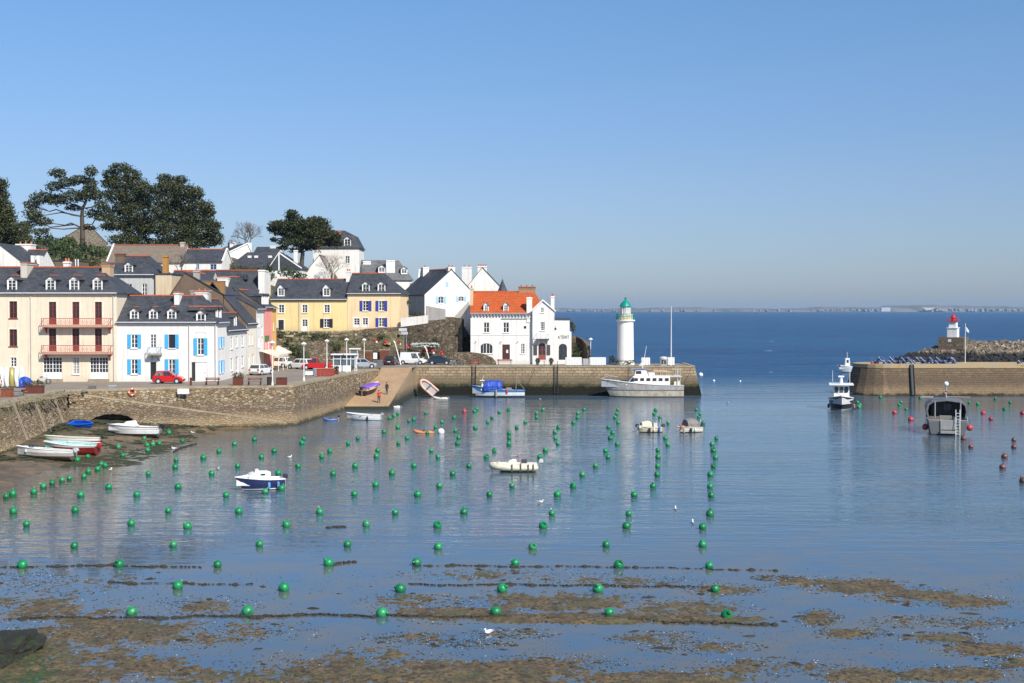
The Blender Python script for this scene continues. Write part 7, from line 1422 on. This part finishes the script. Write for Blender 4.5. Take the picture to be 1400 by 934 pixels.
t = T('fishing_float', 'small red float lying at the left end of the right pier', 'float', (at_d(1192, 498, 196.5).x, 196.5, 4.75)); MB().ball((0, 0, .22), .22, 10, 8).build('ball', paint((.5, .03, .03), .4), t); MB().tube((.1, 0, .3), (.5, -.1, .02), .02).build('rope', M_DARK, t)
# pots and plants by the gabled wing
for px, lab in ((735, 'dark potted plant left of the gabled wing doorway'), (753.5, 'dark potted plant right of the gabled wing doorway')): p = onq(px, 499.5); t = T('potted_plant', lab, 'plant', p); MB().lathe([(.18, 0), (.26, .4), (.28, .42)], 10).build('pot', paint((.12, .09, .08), .8), t); leaf_obj('foliage', [((0, 0, .75), .35, .35, .4)], 1400, .12, M_BUSH, t, int(px))
for px, lab in ((744, 'small dark cafe table in front of the gabled wing door'), (762, 'pale cafe table left of the arched doorway')):
    p = onq(px, 500); t = T('cafe_table', lab, 'table', p); MB().lathe([(.35, .7), (.35, .74)], 14).build('table_top', paint((.3, .06, .04) if px < 750 else (.6, .58, .5), .6), t); MB().lathe([(.2, 0), (.04, .05), (.04, .7)], 10).build('stand', M_DARK, t)
# ================================================================ PEOPLE AND GULLS
def person(label, p, rz, shirt, trousers, hair=(.03, .02, .015), h=1.66):
    t = T('person', label, 'person', p, R(rz)); k = h/1.75
    V = [(0,0,.95),(0,0,1.12),(0,.01,1.32),(0,.01,1.46),(0,0,1.56),(0,-.01,1.66), (.09,0,.88),(.11,-.03,.5),(.12,.03,.09),(.12,-.12,.04), (-.09,0,.88),(-.11,.05,.5),(-.12,.02,.09),(-.12,-.12,.04), (.19,.01,1.40),(.25,.03,1.14),(.24,-.06,.90),(.24,-.1,.82), (-.19,.01,1.40),(-.25,.03,1.14),(-.22,-.1,.93),(-.2,-.16,.88)]
    E = [(0,1),(1,2),(2,3),(3,4),(4,5),(0,6),(6,7),(7,8),(8,9),(0,10),(10,11),(11,12),(12,13),(3,14),(14,15),(15,16),(16,17),(3,18),(18,19),(19,20),(20,21)]
    Rr = [.15,.14,.16,.12,.06,.095,.1,.07,.05,.04,.1,.07,.05,.04,.065,.05,.038,.04,.065,.05,.038,.04]
    me = bpy.data.meshes.new('body'); me.from_pydata([tuple(c*k for c in v) for v in V], E, []); o = bpy.data.objects.new('body', me); COL.objects.link(o); o.parent = t
    me.materials.append(M_SKINMAT(shirt, trousers, k)); sm = o.modifiers.new('skin', 'SKIN'); sv_ = me.skin_vertices[0].data
    for i, r in enumerate(Rr): sv_[i].radius = (r*k, r*k*(.8 if i < 4 else 1)); sv_[i].use_root = (i == 0)
    ss = o.modifiers.new('subd', 'SUBSURF'); ss.levels = ss.render_levels = 2
    MB().ball((0, .015*k, 1.70*k), .105*k, 12, 8, 1.05).build('hair', paint(hair, .7), t); return t
def M_SKINMAT(shirt, tr, k):
    t = NT('clothed_body'); z = t.xyz()[2]; r = t.n.new('ShaderNodeValToRGB'); r.color_ramp.interpolation = 'CONSTANT'; cr = r.color_ramp
    for _ in range(3): cr.elements.new(.5)
    for e, (p, c) in zip(cr.elements, [(0, (.02, .02, .02)), (.035, tr), (.47, shirt), (.755, (.45, .26, .18)), (.99, (.45, .26, .18))]): e.position = p; e.color = (*c, 1)
    t.l.new(t.math('MULTIPLY', z, .5/k), r.inputs[0]); return t.done(r.outputs[0], .8)
def slipz(y): return .45 + (y-166.5)/24*3.95
person('person in a red jacket and dark trousers standing on the slipway foot', (at_d(518, 552, 168.4).x, 168.4, slipz(168.4)), 10, (.55, .02, .02), (.03, .03, .035)); person('person in dark clothes walking up the slipway beside the purple covered boat', (at_d(529, 540, 173.2).x, 173.2, slipz(173.2)), 160, (.03, .03, .04), (.04, .05, .08))
def gull(label, p, rz, fly=False):
    t = T('gull', label, 'gull', p, R(rz), group='white gulls on the water'); bm = bmesh.new(); bmesh.ops.create_uvsphere(bm, u_segments=12, v_segments=8, radius=1)
    for v in bm.verts: x, y, z = v.co; v.co = (x*.21, y*.075*(1-.3*max(0, -x)), z*.08 + .07 + .02*x*x)
    for c, s in (((.19, 0, .19), .05),): bmesh.ops.create_uvsphere(bm, u_segments=8, v_segments=6, radius=s, matrix=Matrix.Translation(c))
    me = bpy.data.meshes.new('body'); bm.to_mesh(me); bm.free(); me.materials.append(M_WHITE); o = bpy.data.objects.new('body', me); COL.objects.link(o); o.parent = t
    MB().tube((.15, 0, .1), (.19, 0, .18), .045, .035).build('neck', M_WHITE, t); MB().tube((.23, 0, .19), (.30, 0, .18), .012, .004, 5).build('beak', paint((.6, .35, .05), .5), t)
    for s in (-1, 1): MB().add([(.1, s*.07, .1), (-.05, s*.085, .13), (-.3, s*.03, .12), (-.12, s*.08, .05), (.1, s*.075, .12)], [(0, 1, 2, 3)]).build('wing', paint((.35, .37, .4), .7), t)
    return t
for i, (px, py, lab) in enumerate(((298, 642, 'gull on the water left of the navy cabin boat'), (396, 626, 'gull right of and behind the navy cabin boat'), (738.5, 687.5, 'gull swimming in the harbour centre, in front of the cream inflatable'), (923.5, 697, 'gull swimming left of the right hand buoy line, larger'), (947, 715.5, 'gull just left of the long right hand line of buoys'), (668, 866, 'gull standing in the foreground shallows by the front chain'), (995, 551.5, 'gull on the open water right of the pier end'), (739, 547, 'gull floating right below the pier wall'), (151, 643.5, 'gull at the water edge right of the left beach boats'), (264, 592.5, 'gull by the seaweed in front of the ramp'), (238, 614, 'gull by the dark seaweed right of the beached motorboat'))):
    gull(lab, at_ground(px, py, .02), random.Random(i).uniform(0, 360))
for px, py, r_, lab in ((958, 514, .45, 'large white float beyond the pier end'), (976, 521.5, .22, 'tiny white float right of the large white one'), (1012, 522, .18, 'farthest right of the tiny white floats'), (603, 592.5, .36, 'white float beside the orange raft')):
    t = T('white_float', lab, 'float', at_z(px, py, 0)); MB().ball((0, 0, r_*.45), r_, 14, 10).build('ball', M_WHITE, t, smooth=True); MB().tube((0, 0, r_*1.4), (0, 0, r_*1.65), .04).build('eye', M_STEEL, t)
# ================================================================ BUOYS
def conv(x0, y0, s, L): return [(x0 + a/s, y0 + b/s) for a, b in L]
G = conv(0, 500, 5, [(88,875),(231,862),(297,824),(357,801),(424,782),(474,769),(573,755),(603,722),(666,706),(692,672),(719,682),(529,644),(600,621),(650,564),(810,557),(840,614),(985,498),(1030,487),(1058,478),(1083,470),(1155,459),(1247,514),(1007,545),(1045,538),(1088,532),(1009,577),(1203,643),(1390,628),(1197,692),(1014,738),(743,829),(1217,828),(552,882),(935,880),(41,893)])
G += conv(260, 480, 4.667, [(85,680),(183,638),(283,592),(410,564),(455,675),(536,637),(712,586),(724,560),(303,733),(137,780),(688,733),(562,778),(840,674),(891,638),(1008,588),(1069,556),(1236,515),(912,782),(1052,732),(1325,485),(1272,427),(1299,413),(1325,400),(1328,587),(1384,554),(1196,634),(1188,670),(1287,778),(1395,445)])
G += conv(540, 500, 5, [(20,330),(209,323),(97,377),(129,368),(20,420),(404,355),(321,385),(276,420),(221,458),(82,494),(20,530),(543,312),(560,298),(713,317),(777,301),(663,355),(634,385),(549,424),(413,445),(434,492),(426,530),(248,580),(294,622),(130,683),(505,685),(394,738),(303,820),(155,880),(968,325),(1012,300),(968,354),(891,385),(832,421),(781,461),(781,495),(779,535),(679,578),(625,622),(752,714),(800,820),(645,880),(1250,325),(1293,300),(1247,355),(1219,389),(1117,420),(1091,453),(1096,495),(1112,530),(1028,578),(989,622),(1280,744),(1371,685),(1218,820),(1110,880)])
G += conv(800, 500, 4.667, [(208,280),(200,307),(190,330),(211,362),(150,392),(175,428),(161,462),(205,499),(130,544),(146,582),(66,640),(450,282),(438,307),(477,331),(529,363),(512,462),(528,503),(463,538),(465,582),(462,640),(459,694),(433,768),(313,824),(709,281),(732,309),(724,330),(754,364),(837,462),(810,500),(819,541),(832,585),(818,640),(799,694),(797,770),(804,826)])
G += conv(0, 640, 3.177, [(351,117),(472,82),(645,24),(773,82),(594,117),(919,22),(982,117),(58,187),(327,182),(731,185),(1037,187),(115,243),(570,240),(815,252),(323,337),(753,333),(98,421),(517,417),(945,419),(772,512),(573,625),(1076,622)])
G += conv(350, 640, 3.177, [(96,20),(335,26),(590,22),(853,24),(40,102),(112,88),(520,72),(796,76),(1107,76),(427,112),(701,112),(1013,115),(277,190),(605,192),(903,190),(132,246),(479,243),(788,248),(15,330),(397,331),(791,342),(315,412),(698,410),(121,520),(627,525),(1070,524),(547,630),(1042,624)])
G += conv(700, 640, 3.177, [(305,28),(630,28),(862,28),(265,76),(612,76),(859,80),(196,115),(530,117),(865,122),(173,196),(507,198),(860,198),(135,250),(497,252),(828,255),(90,342),(409,332),(828,332),(14,412),(463,421),(857,424),(373,524),(882,525),(423,628),(933,640)])
G += conv(1100, 400, 3.593, [(373,516),(260,540),(273,552),(267,563),(474,539),(465,552),(499,572),(568,519),(808,541),(851,548),(937,522),(1010,540),(981,572)])
RB = conv(1100, 400, 3.593, [(442,590),(522,624),(877,592),(915,621),(1072,593),(781,717),(817,757),(1028,724),(1028,758),(982,806),(973,858),(1073,925)]) + [(1398.5, 657.6)] + [(540+475/5, 500+314/5)]
def dedupe(L):
    out = []
    for p in L:
        if all((p[0]-q[0])**2 + (p[1]-q[1])**2 > 9.5 for q in out): out.append(p)
    return out
G = dedupe(G); RB = dedupe(RB)
ORD = 'first second third fourth fifth sixth seventh eighth ninth tenth eleventh twelfth thirteenth fourteenth fifteenth sixteenth seventeenth eighteenth nineteenth twentieth'.split()
ORD += ['twenty-' + w for w in ORD[:9]] + ['thirtieth'] + ['thirty-' + w for w in ORD[:9]] + ['fortieth'] + ['forty-' + w for w in ORD[:9]]
def rows(L, gap):
    S = sorted(L, key=lambda p: -p[1]); R_ = [[S[0]]]
    for p in S[1:]:
        if R_[-1][-1][1] - p[1] > gap(p[1]) or R_[-1][0][1] - p[1] > 9: R_.append([p])
        else: R_[-1].append(p)
    return R_
def make_buoy(label, col, r=.238, group='green mooring buoys', cat='mooring buoy', nub=True):
    t = T('mooring_buoy', label, cat, (0, 0, 0), 0, group); MB().lathe([(r*math.sin(math.pi*(j+.0001)/12)*(1 if j < 9 else .98), -r*math.cos(math.pi*j/12)) for j in range(12)] + [(r*.3, r*1.0), (r*.22, r*1.25), (r*.02, r*1.3)], 18).build('ball', col, t, smooth=True)
    m = MB(); n = 8
    for k in range(n): a = 6.2832*k/n; b = 6.2832*(k+1)/n; m.tube((.045*math.cos(a), 0, r*1.34+.045*math.sin(a)), (.045*math.cos(b), 0, r*1.34+.045*math.sin(b)), .014, n=4)
    m.build('ring', M_STEEL, t); MB().lathe([(r*1.004, -.02), (r*1.012, 0), (r*1.004, .02)], 18).build('seam', col, t); return t
def buoymat(c, dirt):
    t = NT('buoy_plastic'); a = t.noise(6, 5, .7); x = t.n.new('ShaderNodeObjectInfo'); col = t.mix(t.ramp(a, [(.5, 0), (.75, .7)]), c, dirt); col = t.mix(t.ramp(x.outputs['Random'], [(0, .55), (.4, 0)]), col, mul(c, .4)); col = t.mix(t.ramp(x.outputs['Random'], [(.75, 0), (1, .3)]), col, tuple(min(1, v + .1) for v in c)); col = t.mix(t.ramp(t.noise(2.2, 4, .7), [(.55, 0), (.68, .8)]), col, dirt); return t.done(col, .42)
MGB = buoymat((.004, .22, .07), (.015, .07, .03)); MRB = buoymat((.42, .035, .05), (.12, .03, .03)); MDB = buoymat((.14, .05, .045), (.05, .03, .025))
rs = random.Random(77); gp = None; rp_ = None; dp_ = None; nrow = 0
def rows_label(L, word, gap):
    out = []
    for i, row_ in enumerate(rows(L, gap)):
        row_ = sorted(row_)
        for j, p in enumerate(row_):
            where = ('only one' if len(row_) == 1 else ORD[j] + ' from the left')
            out.append((p, '%s mooring buoy, %s in the %s row back from the foreground' % (word, where, ORD[i])))
    return out
def place(o, p, r):
    d = at_ground(p[0], p[1], .14); o.location = d; a = rs.uniform(0, 6.28); tl = rs.uniform(.15, 1.0) if p[1] < 760 else rs.uniform(.7, 1.5); o.rotation_euler = (tl*math.cos(a), tl*math.sin(a), rs.uniform(0, 6)); s = rs.uniform(.86, 1.12); o.scale = (s, s, s)
for p, lab in rows_label(G, 'green', lambda y: 2.6 if y > 640 else 1.9):
    if gp is None: gp = make_buoy(lab, MGB); o = gp
    else: o = copy_tree(gp)
    o['label'] = lab; place(o, p, .25)
REDL = sorted(RB, key=lambda p: -p[1])
for i, p in enumerate(REDL):
    dark = p[1] > 596
    if dark:
        lab = 'dark maroon mooring buoy, %s nearest of those at the right edge of the harbour' % ORD[i]
        if dp_ is None: dp_ = make_buoy(lab, MDB, .27, 'dark maroon mooring buoys'); o = dp_
        else: o = copy_tree(dp_)
    else:
        lab = 'red mooring buoy, %s from the front among the red and maroon ones' % ORD[i]
        if p[0] < 1000: lab = 'lone small red buoy in front of the blue covered fishing boat'
        if rp_ is None: rp_ = make_buoy(lab, MRB, .3, 'red mooring buoys'); o = rp_
        else: o = copy_tree(rp_)
    o['label'] = lab; place(o, p, .3)
# weed hung chains of the foreground
MW = paint((.035, .03, .016), .85, .25, 0, 8)
def chain(label, pts, seed, thick=.045, dens=14, gaps=.25):
    r = random.Random(seed); prev = None; P = [at_ground(x, y, .035) for x, y in pts]; m = MB()
    for a, b in zip(P[:-1], P[1:]):
        L = (b-a).length; n = max(2, int(L*dens))
        for k in range(n+1):
            q = a.lerp(b, k/n) + Vector((0, r.gauss(0, .03) + .12*math.sin(k*.11+seed) + .06*math.sin(k*.37), 0)); 
            if prev is not None: k2 = .22 if r.random() < gaps else 1; m.tube(prev, q, thick*k2*r.uniform(.4, 1.2), thick*k2*r.uniform(.4, 1.2), 5)
            if r.random() < .22: s = r.uniform(.04, .22); m.lathe([(.01, -.02), (s, 0), (s*.6, s*.35), (.01, s*.5)], 6, (q.x + r.gauss(0, .08), q.y + r.gauss(0, .05), .02))
            prev = q
    tag(m.build('mooring_chain', MW), label, 'mooring chain')
chain('weed covered mooring chain, nearest and longest in the foreground', [(10, 848), (60, 844), (140, 845), (260, 843), (430, 841), (525, 842), (680, 843), (830, 845), (940, 851), (1058, 853)], 1, .06, 12, .15)
chain('weed covered mooring chain on the middle mud bank', [(560, 799), (700, 799), (815, 800), (900, 801), (968, 802)], 2, .04, 12, .25); chain('thin mooring chain by the left foreground buoys', [(148, 796), (243, 797), (345, 799)], 3, .035, 10, .4)
chain('mooring chain of the third row, left half', [(0, 775), (50, 774), (165, 773), (275, 776)], 4, .05, 10, .25); chain('mooring chain of the third row, right half', [(565, 773), (705, 774), (850, 775), (975, 778), (1060, 780)], 5, .03, 10, .35)
for lab, pts, sd in (('dark weed line trailing right of the beached motorboat', [(200, 603), (235, 599), (262, 595)], 6), ('thick dark weed line by the gull near the ramp', [(236, 618), (252, 611), (268, 607)], 7), ('short dark weed line behind the fourth row of buoys', [(445, 722), (472, 720)], 8), ('short dark weed strand left of centre foreground', [(455, 772), (487, 767)], 9)): chain(lab, pts, sd, .09, 8, .1)
bpy.context.view_layer.update()
